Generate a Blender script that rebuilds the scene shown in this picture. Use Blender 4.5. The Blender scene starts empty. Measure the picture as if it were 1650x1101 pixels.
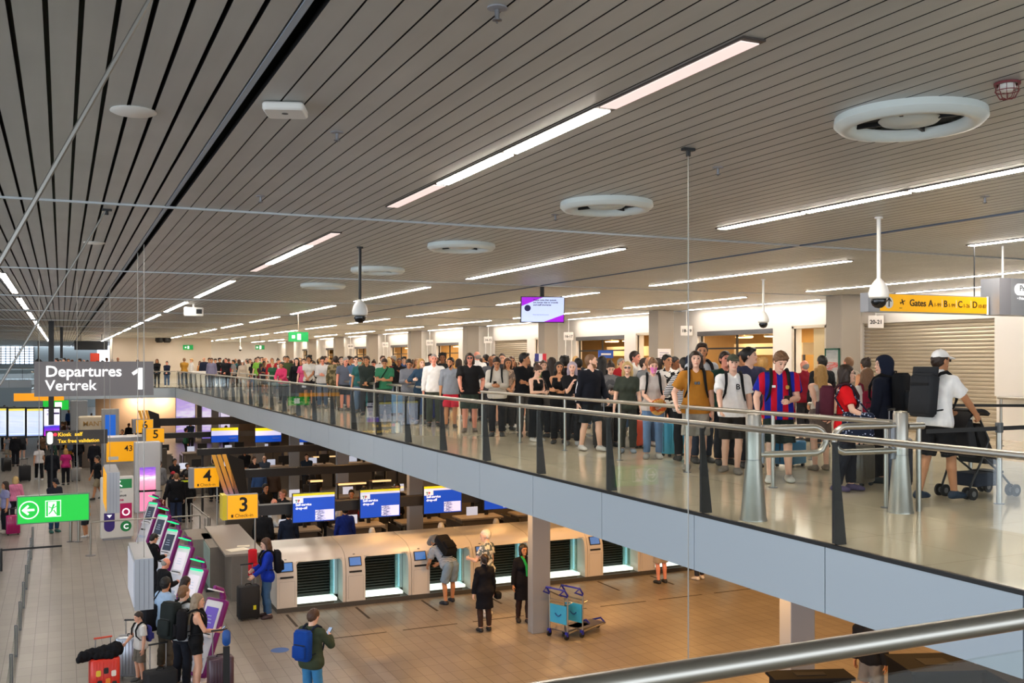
import bpy, math, random
import numpy as np
from mathutils import Vector, Matrix
random.seed(7); rng = np.random.default_rng(7)
SC = bpy.context.scene; C = SC.collection
PI = math.pi
# ---------------------------------------------------------------- camera frame (metres, z=0 lower floor)
EYE = 5.75; UF = 4.05; CEIL = 7.32; FPX = 1590.0; U0 = 825.0; VH = 580.0
TH = math.atan2(726.0, 1590.0); SN, CS = math.sin(TH), math.cos(TH)
def at_z(u, v, z):
    d = (EYE - z) * FPX / (v - VH); k = (u - U0) / FPX
    return d * (SN + k * CS), d * (CS - k * SN)
def at_y(u, y):                      # x of the sight line at column u where it meets the plane y
    k = (u - U0) / FPX
    return y * (SN + k * CS) / (CS - k * SN)
def at_x(u, x):
    k = (u - U0) / FPX
    return x * (CS - k * SN) / (SN + k * CS)
def z_at(v, x, y):
    return EYE - (v - VH) / FPX * (x * SN + y * CS)

# ---------------------------------------------------------------- materials
def lin(c):
    if isinstance(c, str):
        c = c.lstrip('#'); c = [int(c[i:i+2], 16) / 255 for i in (0, 2, 4)]
        c = [x / 12.92 if x <= .04045 else ((x + .055) / 1.055) ** 2.4 for x in c]
    return (c[0], c[1], c[2], 1.0)
_M = {}; EMK = .36
def mat(name, col='#808080', rough=.6, metal=0., emit=0., ecol=None, spec=.5, noise=0., nscale=8., coat=0.):
    if name in _M: return _M[name]
    m = bpy.data.materials.new(name); m.use_nodes = True; nt = m.node_tree
    b = nt.nodes['Principled BSDF']; c = lin(col)
    b.inputs['Base Color'].default_value = c
    b.inputs['Roughness'].default_value = rough; b.inputs['Metallic'].default_value = metal
    b.inputs['Specular IOR Level'].default_value = spec
    if coat: b.inputs['Coat Weight'].default_value = coat
    if emit:
        b.inputs['Emission Color'].default_value = lin(ecol or col); b.inputs['Emission Strength'].default_value = emit*(EMK if emit < 2 else 1)
    if noise:
        tc = nt.nodes.new('ShaderNodeTexCoord'); n = nt.nodes.new('ShaderNodeTexNoise')
        n.inputs['Scale'].default_value = nscale; n.inputs['Detail'].default_value = 4
        mx = nt.nodes.new('ShaderNodeMix'); mx.data_type = 'RGBA'
        mx.inputs['A'].default_value = tuple(x * (1 - noise) for x in c[:3]) + (1,)
        mx.inputs['B'].default_value = tuple(min(1, x * (1 + noise)) for x in c[:3]) + (1,)
        nt.links.new(tc.outputs['Object'], n.inputs['Vector']); nt.links.new(n.outputs['Fac'], mx.inputs['Factor'])
        nt.links.new(mx.outputs['Result'], b.inputs['Base Color'])
    _M[name] = m; return m
def glass_mat(name, tint=(.93, .96, .95), refl=1.45, extra=0.0):
    if name in _M: return _M[name]
    m = bpy.data.materials.new(name); m.use_nodes = True; nt = m.node_tree; nt.nodes.clear()
    o = nt.nodes.new('ShaderNodeOutputMaterial'); t = nt.nodes.new('ShaderNodeBsdfTransparent'); g = nt.nodes.new('ShaderNodeBsdfGlossy')
    f = nt.nodes.new('ShaderNodeLayerWeight'); pw = nt.nodes.new('ShaderNodeMath'); pw.operation = 'POWER'; pw.inputs[1].default_value = 5.; f.inputs['Blend'].default_value = .5; mx = nt.nodes.new('ShaderNodeMixShader')
    t.inputs['Color'].default_value = (*tint, 1); g.inputs['Roughness'].default_value = .0; sc_ = nt.nodes.new('ShaderNodeMath'); sc_.operation = 'MULTIPLY'; sc_.inputs[1].default_value = .45
    a = nt.nodes.new('ShaderNodeMath'); a.inputs[1].default_value = .014+extra; a.use_clamp = True
    nt.links.new(f.outputs['Facing'], pw.inputs[0]); nt.links.new(pw.outputs[0], sc_.inputs[0]); nt.links.new(sc_.outputs[0], a.inputs[0]); nt.links.new(a.outputs[0], mx.inputs[0])
    nt.links.new(t.outputs[0], mx.inputs[1]); nt.links.new(g.outputs[0], mx.inputs[2]); nt.links.new(mx.outputs[0], o.inputs[0])
    _M[name] = m; return m
def tile_mat(name, c1, c2, grout, w, h, rough, off=0., mortar=.012, bump=0., spec=.5):
    m = bpy.data.materials.new(name); m.use_nodes = True; nt = m.node_tree; b = nt.nodes['Principled BSDF']
    tc = nt.nodes.new('ShaderNodeTexCoord'); br = nt.nodes.new('ShaderNodeTexBrick')
    br.offset = off; br.squash = 1
    br.inputs['Color1'].default_value = lin(c1); br.inputs['Color2'].default_value = lin(c2); br.inputs['Mortar'].default_value = lin(grout)
    br.inputs['Scale'].default_value = 1; br.inputs['Brick Width'].default_value = w; br.inputs['Row Height'].default_value = h
    br.inputs['Mortar Size'].default_value = mortar; br.inputs['Mortar Smooth'].default_value = .3
    n = nt.nodes.new('ShaderNodeTexNoise'); n.inputs['Scale'].default_value = .9; n.inputs['Detail'].default_value = 5
    mx = nt.nodes.new('ShaderNodeMix'); mx.data_type = 'RGBA'; mx.blend_type = 'MULTIPLY'; mx.inputs['Factor'].default_value = .35
    nt.links.new(tc.outputs['Object'], br.inputs['Vector']); nt.links.new(tc.outputs['Object'], n.inputs['Vector'])
    nt.links.new(br.outputs['Color'], mx.inputs['A']); nt.links.new(n.outputs['Color'], mx.inputs['B'])
    rp = nt.nodes.new('ShaderNodeMapRange'); rp.inputs['From Min'].default_value = .3; rp.inputs['From Max'].default_value = .7
    rp.inputs['To Min'].default_value = .75; rp.inputs['To Max'].default_value = 1.1
    nt.links.new(n.outputs['Fac'], rp.inputs['Value'])
    nt.links.new(rp.outputs['Result'], mx.inputs['B'])
    nt.links.new(mx.outputs['Result'], b.inputs['Base Color'])
    b.inputs['Roughness'].default_value = rough; b.inputs['Specular IOR Level'].default_value = spec
    _M[name] = m; return m
def ramp_mat(name, stops, axis='Z', scale=1., offset=0., emit=1., noise=0., rough=.4, nscale=3.):
    """an emitting or printed picture: colour stops along an object axis, warped by noise"""
    m = bpy.data.materials.new(name); m.use_nodes = True; nt = m.node_tree; b = nt.nodes['Principled BSDF']
    tc = nt.nodes.new('ShaderNodeTexCoord'); sx = nt.nodes.new('ShaderNodeSeparateXYZ'); nt.links.new(tc.outputs['Object'], sx.inputs[0])
    ma = nt.nodes.new('ShaderNodeMath'); ma.operation = 'MULTIPLY_ADD'; ma.inputs[1].default_value = scale; ma.inputs[2].default_value = offset
    nt.links.new(sx.outputs[axis], ma.inputs[0]); src = ma.outputs[0]
    if noise:
        mp = nt.nodes.new('ShaderNodeMapping'); mp.inputs['Scale'].default_value = (1, 1, 3.5)
        n = nt.nodes.new('ShaderNodeTexNoise'); n.inputs['Scale'].default_value = nscale; n.inputs['Detail'].default_value = 5
        nt.links.new(tc.outputs['Object'], mp.inputs[0]); nt.links.new(mp.outputs[0], n.inputs['Vector'])
        a2 = nt.nodes.new('ShaderNodeMath'); a2.operation = 'MULTIPLY_ADD'; a2.inputs[1].default_value = noise
        s2 = nt.nodes.new('ShaderNodeMath'); s2.operation = 'SUBTRACT'; s2.inputs[1].default_value = .5
        nt.links.new(n.outputs['Fac'], s2.inputs[0]); nt.links.new(s2.outputs[0], a2.inputs[0]); nt.links.new(src, a2.inputs[2]); src = a2.outputs[0]
    r = nt.nodes.new('ShaderNodeValToRGB'); cr = r.color_ramp
    while len(cr.elements) < len(stops): cr.elements.new(.5)
    for e, (p, c) in zip(cr.elements, stops): e.position = p; e.color = lin(c)
    nt.links.new(src, r.inputs[0]); nt.links.new(r.outputs[0], b.inputs['Base Color'])
    b.inputs['Roughness'].default_value = rough
    if emit:
        nt.links.new(r.outputs[0], b.inputs['Emission Color']); b.inputs['Emission Strength'].default_value = emit*EMK
    _M[name] = m; return m

# ---------------------------------------------------------------- mesh building
class MB:
    def __init__(s): s.v = []; s.f = []; s.mi = []; s.cur = 0
    def m(s, i): s.cur = i; return s
    def add(s, vs, fs):
        o = len(s.v); s.v += [tuple(p) for p in vs]
        for f in fs: s.f.append([i + o for i in f]); s.mi.append(s.cur)
        return s
    def box(s, x0, x1, y0, y1, z0, z1):
        return s.add([(x0,y0,z0),(x1,y0,z0),(x1,y1,z0),(x0,y1,z0),(x0,y0,z1),(x1,y0,z1),(x1,y1,z1),(x0,y1,z1)],
              [(0,3,2,1),(4,5,6,7),(0,1,5,4),(1,2,6,5),(2,3,7,6),(3,0,4,7)])
    def cbox(s, c, d, R=None):
        hx, hy, hz = d[0]/2, d[1]/2, d[2]/2
        vs = [Vector((sx*hx, sy*hy, sz*hz)) for sz in (-1,1) for sx, sy in ((-1,-1),(1,-1),(1,1),(-1,1))]
        if R is not None: vs = [R @ p for p in vs]
        vs = [p + Vector(c) for p in vs]
        return s.add(vs, [(0,3,2,1),(4,5,6,7),(0,1,5,4),(1,2,6,5),(2,3,7,6),(3,0,4,7)])
    def rbox(s, c, d, r=.02, n=3, axis=2, R=None):
        """box whose four edges along an axis are rounded, with a small chamfer at both ends"""
        ax = [i for i in range(3) if i != axis]; a, b = d[ax[0]]/2, d[ax[1]]/2; h = d[axis]/2; r = min(r, a*.99, b*.99)
        def ring(off, z):
            out = []
            for cx, cy, t0 in ((a-r,b-r,0),(-a+r,b-r,90),(-a+r,-b+r,180),(a-r,-b+r,270)):
                for i in range(n+1):
                    t = math.radians(t0 + 90*i/n); p = [0,0,0]
                    p[ax[0]] = cx + (r-off)*math.cos(t); p[ax[1]] = cy + (r-off)*math.sin(t); p[axis] = z
                    out.append(Vector(p))
            return out
        e = min(r*.35, h*.4)
        rings = [ring(e,-h), ring(0,-h+e), ring(0,h-e), ring(e,h)]
        vs = [p for q in rings for p in q]
        if R is not None: vs = [R @ p for p in vs]
        vs = [p + Vector(c) for p in vs]; N = 4*(n+1); fs = []
        for k in range(3):
            for i in range(N): fs.append((k*N+i, k*N+(i+1)%N, (k+1)*N+(i+1)%N, (k+1)*N+i))
        fs.append(tuple(range(N))[::-1]); fs.append(tuple(range(3*N, 4*N)))
        if axis == 1: fs = [f[::-1] for f in fs]
        return s.add(vs, fs)
    def tube(s, pts, r, n=8, cap=True):
        pts = [Vector(p) for p in pts]; rs = r if isinstance(r, (list, tuple)) else [r]*len(pts); vs = []; prev = None
        for i, p in enumerate(pts):
            t = (pts[min(i+1,len(pts)-1)] - pts[max(i-1,0)]).normalized()
            u = prev if prev is not None else (Vector((0,0,1)) if abs(t.z) < .9 else Vector((1,0,0)))
            u = (u - t*u.dot(t)).normalized(); prev = u; w = t.cross(u)
            for k in range(n):
                a = 2*PI*k/n; vs.append(p + (u*math.cos(a) + w*math.sin(a))*rs[i])
        fs = [(i*n+k, i*n+(k+1)%n, (i+1)*n+(k+1)%n, (i+1)*n+k) for i in range(len(pts)-1) for k in range(n)]
        if cap: fs += [tuple(range(n))[::-1], tuple(range((len(pts)-1)*n, len(pts)*n))]
        return s.add(vs, fs)
    def cyl(s, c, r, z0, z1, n=16, r2=None): return s.tube([(c[0],c[1],z0),(c[0],c[1],z1)], [r, r if r2 is None else r2], n)
    def lathe(s, c, prof, n=24):
        vs = []; fs = []
        for r, z in prof:
            for k in range(n): a = 2*PI*k/n; vs.append((c[0]+r*math.cos(a), c[1]+r*math.sin(a), c[2]+z))
        for i in range(len(prof)-1):
            for k in range(n): fs.append((i*n+k, i*n+(k+1)%n, (i+1)*n+(k+1)%n, (i+1)*n+k))
        fs.append(tuple(range(n))[::-1]); fs.append(tuple(range((len(prof)-1)*n, len(prof)*n)))
        return s.add(vs, fs)
    def ring(s, c, prof, n=40):
        """closed profile swept round a vertical axis"""
        vs = []; fs = []; P = len(prof)
        for k in range(n):
            a = 2*PI*k/n
            for r, z in prof: vs.append((c[0]+r*math.cos(a), c[1]+r*math.sin(a), c[2]+z))
        for k in range(n):
            for i in range(P): fs.append((k*P+i, ((k+1)%n)*P+i, ((k+1)%n)*P+(i+1)%P, k*P+(i+1)%P))
        return s.add(vs, fs)
    def prism(s, poly, axis, a0, a1):
        """polygon in the plane across an axis, extruded from a0 to a1 along it; poly = coordinates on the two other axes in order"""
        ax = [i for i in range(3) if i != axis]; n = len(poly); vs = []
        for a in (a0, a1):
            for p in poly:
                q = [0,0,0]; q[ax[0]] = p[0]; q[ax[1]] = p[1]; q[axis] = a; vs.append(q)
        fs = [(i, (i+1)%n, n+(i+1)%n, n+i) for i in range(n)] + [tuple(range(n))[::-1], tuple(range(n, 2*n))]
        return s.add(vs, fs)
    def mesh(s, name):
        me = bpy.data.meshes.new(name); me.from_pydata(s.v, [], s.f); 
        me.polygons.foreach_set('material_index', s.mi)
        import bmesh
        b = bmesh.new(); b.from_mesh(me); bmesh.ops.recalc_face_normals(b, faces=b.faces); b.to_mesh(me); b.free()
        return me
    def build(s, name, m, parent=None, smooth=None, loc=None):
        me = s.mesh(name)
        for q in (m if isinstance(m, (list, tuple)) else [m]): me.materials.append(q)
        if smooth is not None:
            try: me.shade_smooth_by_angle if False else None
            except Exception: pass
            me.polygons.foreach_set('use_smooth', [True]*len(me.polygons))
            try: me.set_sharp_from_angle(angle=math.radians(smooth))
            except Exception: pass
        o = bpy.data.objects.new(name, me); C.objects.link(o)
        if parent is not None: o.parent = parent
        if loc is not None: o.location = loc
        return o
SEEN = {}
def tag(o, label, cat, group=None):
    o['label'] = label; o['category'] = cat
    if group: o['group'] = group
    SEEN.setdefault(label.lower(), []).append(o.name)
    return o
def thing(name, label, cat, loc=(0,0,0), rotz=0., group=None):
    o = bpy.data.objects.new(name, None); C.objects.link(o); o.location = loc; o.rotation_euler = (0,0,rotz); o.empty_display_size = .1
    return tag(o, label, cat, group)
def struct(name, mb, m, **k):
    o = mb.build(name, m, **k); o['kind'] = 'structure'; return o
def dup(root, loc, rotz=None, label=None):
    """a copy of a thing with its parts and their sub-parts"""
    r = root.copy(); C.objects.link(r); r.location = loc
    if rotz is not None: r.rotation_euler = (0,0,rotz)
    if label: tag(r, label, r['category'], r.get('group'))
    for ch in list(root.children):
        c = ch.copy(); C.objects.link(c); c.parent = r
        for g in ch.children:
            d = g.copy(); C.objects.link(d); d.parent = c
    return r
_fonts = {}
def text(body, size, m, parent, loc, rot=(PI/2,0,0), bold=0., align='LEFT', name='lettering', ext=.002, shear=0.):
    cu = bpy.data.curves.new(name, 'FONT'); cu.body = body; cu.size = size; cu.extrude = ext; cu.offset = bold; cu.align_x = align; cu.align_y = 'BOTTOM_BASELINE'; cu.shear = shear
    cu.resolution_u = 3
    t = bpy.data.objects.new(name, cu); C.objects.link(t)
    me = bpy.data.meshes.new_from_object(t.evaluated_get(bpy.context.evaluated_depsgraph_get()))
    bpy.data.objects.remove(t); bpy.data.curves.remove(cu)
    me.materials.clear(); me.materials.append(m)
    o = bpy.data.objects.new(name, me); C.objects.link(o); o.parent = parent; o.location = loc; o.rotation_euler = rot
    return o
ORD = 'first second third fourth fifth sixth seventh eighth ninth tenth eleventh twelfth thirteenth fourteenth fifteenth'.split()
# common materials
STEEL = mat('brushed_steel', '#aaa69d', .34, .92)
STEEL_D = mat('dark_steel', '#77777a', .35, .9)
BLACK = mat('black_plastic', '#101112', .5)
CHAR = mat('charcoal_metal', '#26282b', .45, .3)
WHITE = mat('white_plastic', '#e4e2dc', .4)
GREY = mat('grey_paint', '#8d8d92', .5)
YELLOW = mat('lit_yellow', '#f2a900', .4, emit=.55, ecol='#f5a800')
LITW = mat('lit_white', '#ffffff', .4, emit=1.4)
INK = mat('black_ink', '#0b0b0c', .6)
GLASS = glass_mat('railing_glass', extra=.022)
# ================================================================ shell
EDGE = 6.43; YB = 64.0; WALLX = 18.2; UB = 3.41
slat_m = mat('ceiling_slats', '#a9a59e', .42, .25, spec=.4)
nt = slat_m.node_tree; b_ = nt.nodes['Principled BSDF']
tc = nt.nodes.new('ShaderNodeTexCoord'); n1 = nt.nodes.new('ShaderNodeTexNoise'); n1.inputs['Scale'].default_value = 1.3; n1.inputs['Detail'].default_value = 6
mp = nt.nodes.new('ShaderNodeMapping'); mp.inputs['Scale'].default_value = (7, .55, 1)
n2 = nt.nodes.new('ShaderNodeTexNoise'); n2.inputs['Scale'].default_value = 1.; n2.inputs['Detail'].default_value = 3
mxx = nt.nodes.new('ShaderNodeMix'); mxx.data_type = 'RGBA'; mxx.inputs['A'].default_value = lin('#9a9b98'); mxx.inputs['B'].default_value = lin('#c8c9c5')
ad = nt.nodes.new('ShaderNodeMath'); ad.operation = 'MULTIPLY_ADD'; ad.inputs[1].default_value = .55
nt.links.new(tc.outputs['Object'], n1.inputs['Vector']); nt.links.new(tc.outputs['Object'], mp.inputs[0]); nt.links.new(mp.outputs[0], n2.inputs['Vector'])
nt.links.new(n1.outputs['Fac'], ad.inputs[0]); hm = nt.nodes.new('ShaderNodeMath'); hm.operation = 'MULTIPLY'; hm.inputs[1].default_value = .5
nt.links.new(n2.outputs['Fac'], hm.inputs[0]); nt.links.new(hm.outputs[0], ad.inputs[2]); nt.links.new(ad.outputs[0], mxx.inputs['Factor'])
nt.links.new(mxx.outputs['Result'], b_.inputs['Base Color'])
PITCH = .1475
mb = MB(); Y0, Y1 = -6., 130.
x = 1.0
def slat(mb, a, b, y1):                 # painted underside; returns coloured black to stand for shade in the gaps
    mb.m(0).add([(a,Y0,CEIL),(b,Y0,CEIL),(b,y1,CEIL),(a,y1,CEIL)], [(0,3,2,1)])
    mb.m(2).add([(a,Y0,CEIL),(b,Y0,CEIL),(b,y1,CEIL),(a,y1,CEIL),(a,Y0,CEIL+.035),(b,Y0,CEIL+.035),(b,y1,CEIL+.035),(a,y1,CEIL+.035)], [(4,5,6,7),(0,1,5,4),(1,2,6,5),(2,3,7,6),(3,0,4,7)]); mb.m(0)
x = .955
while x > -14:                       # wider gaps over the open hall
    slat(mb, x-PITCH+.024, x, Y1); x -= PITCH
mb.m(1).box(.965, 1.0, Y0, Y1, CEIL-.004, CEIL+.04); mb.m(0)
SL0 = 1.068; k = 0
while SL0 + (k+1)*PITCH < 18.25:
    slat(mb, SL0+k*PITCH, SL0+(k+1)*PITCH-.0105, Y1 if SL0+k*PITCH < 3 else 92.); k += 1
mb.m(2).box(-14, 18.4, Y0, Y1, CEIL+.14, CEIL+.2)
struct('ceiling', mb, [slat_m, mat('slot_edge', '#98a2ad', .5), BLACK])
mb = MB()
for i, yy in enumerate([10.65+8.02*j for j in range(14)]):
    mb = MB(); mb.box(-14, 18.2 if yy < 90 else 3, yy-.022, yy+.022, CEIL-.02, CEIL)
    struct('trim_%d' % (i+10), mb, mat('ceiling_joint', '#b3b8ba', .4, .5))
mb = MB(); mb.box(9.17, 9.21, -6, 90, CEIL-.018, CEIL); struct('trim_30', mb, mat('ceiling_rail', '#5f6b7d', .4, .5))
# floors
tile_lo = tile_mat('hall_floor_tiles', '#8d867d', '#847d74', '#544f48', .25, .5, .33, .0, .006)
struct('floor_lower', MB().box(-16, 21.5, -8, 132, -.25, 0), tile_lo)
tile_up = tile_mat('gallery_floor_tiles', '#dccdb2', '#d7c8ac', '#b0a186', 1.2, 1.2, .10, 0, .004)
soffit = mat('soffit', '#8b8378', .7)
def slab(name, x0, x1, y0, y1, top_m):
    mb = MB(); mb.box(x0, x1, y0, y1, UB+.02, UF-.01); mb.m(1).box(x0, x1, y0, y1, UF-.01, UF); return struct(name, mb, [soffit, top_m])
slab('floor_gallery', EDGE, 22.0, -8, YB, tile_up)
slab('floor_camera_walkway', -10, EDGE, -8, 1.78, tile_up)
slab('floor_far_gallery', -1.6, 22.0, YB, 93, tile_up)
slab('floor_crossing', -14, -1.6, 93, 100, tile_up)
# fascias
fas = mat('fascia_panels', '#b4c0ca', .45, .12)
def fascia(name, along, fixed, a0, a1, step, off=0., face=-1):
    mb = MB(); a = a0 + off
    cuts = [a0]
    while a < a1: cuts.append(a); a += step
    cuts.append(a1)
    for p, q in zip(cuts[:-1], cuts[1:]):
        if q-p < .05: continue
        if along == 'y': mb.box(fixed-.025, fixed, p+.006, q-.006, UB, UF-.03)
        else: mb.box(p+.006, q-.006, fixed-.025, fixed, UB, UF-.03)
    mb.m(1)
    if along == 'y': mb.box(fixed-.028, fixed+.012, a0, a1, UF-.028, UF+.008); mb.box(fixed-.006, fixed, a0, a1, UB+.01, UF-.03)
    else: mb.box(a0, a1, fixed-.028, fixed+.012, UF-.028, UF+.008); mb.box(a0, a1, fixed-.006, fixed, UB+.01, UF-.03)
    return struct(name, mb, [fas, BLACK])
PSTEP = 2.065; PY0 = 7.0
fascia('trim_1', 'y', EDGE, 1.78, YB, PSTEP, (PY0+.08-1.78) % PSTEP)
fascia('trim_2', 'x', YB, -1.6, EDGE, 2.0)
fascia('trim_3', 'x', 93., -14, -1.6, 2.0)
POSTM = mat('railing_post_black', '#0c0d0f', .45)
# glass railings
def railing(label, p0, p1, inward, step, first, zr=.985, r=.032, off=.07):
    """p0->p1 along the slab edge; inward = unit vector towards the floor"""
    p0, p1 = Vector((*p0, UF)), Vector((*p1, UF)); d = (p1-p0); L = d.length; d.normalize(); n = Vector((*inward, 0))
    t = thing('glass_railing', label, 'railing', p0)
    MB().tube([n*off+Vector((0,0,zr)), d*L+n*off+Vector((0,0,zr))], r, 14).build('handrail', STEEL, t, smooth=40)
    cuts = [0.]; a = first
    while a < L: cuts.append(a); a += step
    cuts.append(L)
    for q in cuts[1:-1]:
        mb = MB(); mb.cbox(d*q+n*.02+Vector((0,0,.48)), (.035, .035, .93))
        w = d*.011
        pr = [n*.03+Vector((0,0,.9)), n*.045+Vector((0,0,.9)), n*.15+Vector((0,0,0)), n*.03]
        vs = [d*q+p+w for p in pr]+[d*q+p-w for p in pr]
        mb.add(vs, [(0,1,2,3),(7,6,5,4),(0,4,5,1),(1,5,6,2),(2,6,7,3),(3,7,4,0)])
        mb.tube([d*q+n*.04+Vector((0,0,.9)), d*q+n*off+Vector((0,0,zr-r*.8))], .012, 6)
        mb.build('post', POSTM, t)
    for p, q in zip(cuts[:-1], cuts[1:]):
        if q-p < .1: continue
        c = d*((p+q)/2)+Vector((0,0,.48)); s = [abs(d.x)*(q-p-.03)+.012*abs(n.x), abs(d.y)*(q-p-.03)+.012*abs(n.y), .93]
        MB().cbox(c, s).build('glass_pane', GLASS, t)
    return t
railing('long glass railing with steel handrail along the edge of the upper gallery', (EDGE, 1.9), (EDGE, YB), (1, 0), PSTEP, (PY0-1.9) % PSTEP)
railing('near glass railing with thick steel handrail of the walkway the picture was taken from', (-6, 1.78), (6.3, 1.78), (0, -1), 2.0, 1.2, zr=1.0, r=.0275, off=-.07)
railing('far glass railing with steel rail behind the large grey departures sign', (-1.6, YB), (EDGE, YB), (0, 1), 2.0, 1.)
railing('distant glass railing on the crossing before the bright end window', (-14, 93), (-1.6, 93), (0, 1), 2.0, 1.)
# columns
colm = mat('column_paint', '#8f9297', .55); colu = mat('gallery_column_paint', '#a39a8e', .55)
for i in range(-1, 8):
    y = 18.75 + 8.05*i; mb = MB(); mb.rbox((9.19, y, UB/2), (.42, .24, UB), .012, 2)
    struct('column_lower_%d' % (i+2), mb, colm)
for i in range(-1, 9):
    y = 18.6 + 8.05*i; mb = MB(); mb.rbox((17.4, y, UF+(CEIL-UF)/2), (.6, .55, CEIL-UF-.002), .02, 2)
    struct('column_upper_%d' % (i+2), mb, colu)
# right hand wall of the gallery with its shop fronts
wallw = mat('gallery_wall', '#e4dfd8', .6); warmw = mat('warm_timber', '#a98750', .55, noise=.15, nscale=3); jamb = mat('door_jamb', '#c9bfae', .6)
shut_m = mat('shutter_slats', '#b9ad98', .38, .35)
mains = [(14.9, 18.78, 2.60, 'shutter')]
for n in range(0, 8): mains.append((22.2+8.05*n, 25.8+8.05*n - (0 if n < 3 else .4), 2.58, 'shutter' if n == 2 else 'shop'))
narrow = [(20.1+8.05*n, 21.3+8.05*n, 2.55, 'door') for n in range(0, 7)]
ops = sorted(mains+narrow)
mb = MB(); y = -8.
for a, b, zt, kd in ops:
    mb.box(WALLX, WALLX+.25, y, a, UF, CEIL); mb.box(WALLX, WALLX+.25, a, b, UF+zt, CEIL); y = b
mb.box(WALLX, WALLX+.25, y, 92, UF, CEIL)
struct('wall_right', mb, wallw)
mb = MB(); mb.box(21.6, 21.8, -8, 92, UF, CEIL); struct('wall_shop_back', mb, warmw)
mb = MB(); mb.box(18.45, 21.6, 19, 92, UF+2.72, UF+2.78); struct('ceiling_shops', mb, mat('shop_ceiling', '#b89a6a', .6))
mb = MB(); mb.box(10., 22.0, 92, 92.3, UF, CEIL); struct('wall_end', mb, wallw)
mb = MB(); mb.box(3.3, 10., 75, 80, UF, CEIL); struct('wall_far_block', mb, mat('far_block_wall', '#cfc3b2', .7))
lamp_w = mat('warm_lamp', '#ffd9a0', .4, emit=9, ecol='#ffc987')
for i, (a, b, zt, kd) in enumerate(mains):
    if kd == 'shutter':
        mb = MB(); z = 0.
        while z < zt: mb.prism([(WALLX+.09, UF+z+.003), (WALLX+.06, UF+z+.02), (WALLX+.055, UF+z+.06), (WALLX+.07, UF+z+.083), (WALLX+.1, UF+z+.086)], 1, a, b); z += .0866
        # prism on axis 1 takes (x, z)
        o = struct('door_%d' % (i+1), mb, shut_m)
        MB().box(WALLX+.02, WALLX+.2, a-.05, a, UF, UF+zt).build('trim_%d' % (60+i), jamb)['kind'] = 'structure'
    else:
        struct('trim_%d' % (60+i), MB().box(WALLX-.02, WALLX+.2, a, b, UF+zt-.14, UF+zt), STEEL_D)
        # glazed front: frame bars and a counter with a lit canopy inside
        mb = MB()
        for yy in (a+.03, a+(b-a)*.5, b-.03): mb.box(WALLX+.12, WALLX+.18, yy-.02, yy+.02, UF, UF+zt-.14)
        mb.box(WALLX+.12, WALLX+.18, a, b, UF+2.02, UF+2.07)
        w = struct('window_%d' % (i+1), mb, CHAR)
        nm = ['nearest the big shutter', 'second from the big shutter', 'third from it', 'just past the second shutter', 'fifth along the wall', 'sixth along the wall', 'seventh along the wall', 'eighth along the wall'][i-1]
        t = thing('service_counter', 'pale service counter with canopy in the amber lit shop front %s' % nm, 'counter', (WALLX+1.6, (a+b)/2, UF))
        MB().box(-.3, .3, -1.5, 1.5, 0, 1.05).build('body', mat('counter_body', '#caa06a', .5), t)
        MB().box(-.36, .36, -1.55, 1.55, 1.05, 1.1).build('worktop', mat('counter_top', '#e8dcc8', .3), t)
        MB().box(-.35, .35, -1.6, 1.6, 1.85, 2.2).build('canopy', mat('counter_canopy', '#e0cfae', .5), t)
        for s in (-1, 1): MB().box(-.25, -.2, s*1.5-.03, s*1.5+.03, 1.1, 1.85).build('canopy_post', STEEL_D, t)
        for j in range(2):
            L = thing('pendant_lamp', 'round %s warm ceiling lamp in the amber shop front %s' % (['first', 'second'][j], nm), 'lamp', (WALLX+.75+.2*j, a+.9+1.6*j, UF+2.40))
            MB().lathe((0,0,0), [(.02,.32),(.02,.05),(.26,.04),(.28,0),(.27,-.01)], 20).build('shade', mat('lamp_shade', '#d8c9a8', .5), L)
            MB().lathe((0,0,-.012), [(.25,-.012),(.25,0)], 20).build('diffuser', lamp_w, L)
        l = bpy.data.lights.new('shop_light', 'AREA'); l.energy = 55; l.color = (1, .74, .42); l.shape = 'RECTANGLE'; l.size = 2; l.size_y = 3
        lo = bpy.data.objects.new('shop_light', l); C.objects.link(lo); lo.location = (WALLX+1.8, (a+b)/2, UF+2.68)
for i, (a, b, zt, kd) in enumerate(narrow):
    struct('trim_%d' % (80+i), MB().box(WALLX-.03, WALLX+.05, a-.08, a, UF, UF+zt+.06).box(WALLX-.03, WALLX+.05, b, b+.08, UF, UF+zt+.06).box(WALLX-.03, WALLX+.05, a-.08, b+.08, UF+zt, UF+zt+.08), jamb)
    mb = MB(); mb.box(0, .05, 0, .5, 0, zt-.02)
    o = struct('door_%d' % (20+i), mb, mat('door_leaf', '#c9b489', .5), loc=(WALLX+.05, a, UF))
    l = bpy.data.lights.new('door_light', 'AREA'); l.energy = 12; l.color = (1, .74, .44); l.size = .8
    lo = bpy.data.objects.new('door_light', l); C.objects.link(lo); lo.location = (WALLX+.9, (a+b)/2, UF+2.6)
# white wall panel next to the shutter
struct('trim_40', MB().box(WALLX-.16, WALLX, 3., 14.82, UF+.93, UF+2.62), mat('white_wall_panel', '#e6e2dc', .45))
struct('trim_41', MB().box(WALLX-.2, WALLX, 3., 14.7, UF+.90, UF+.93), STEEL_D)
struct('wall_glare_block', MB().box(-16.3, -16, 24, 131, 0, CEIL), mat('glare_block_grey', '#7d8083', .6))  # unseen wall added to keep bright sky out of the railing glass reflections
# lower hall back wall and side
struct('wall_lower_back', MB().box(2.2, 20, 76, 76.3, 0, UB), mat('lower_back_wall', '#b89c80', .7))
struct('wall_lower_right', MB().box(18.2, 18.4, -8, 76, 0, UB), mat('lower_side_wall', '#4a3f36', .8))
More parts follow.
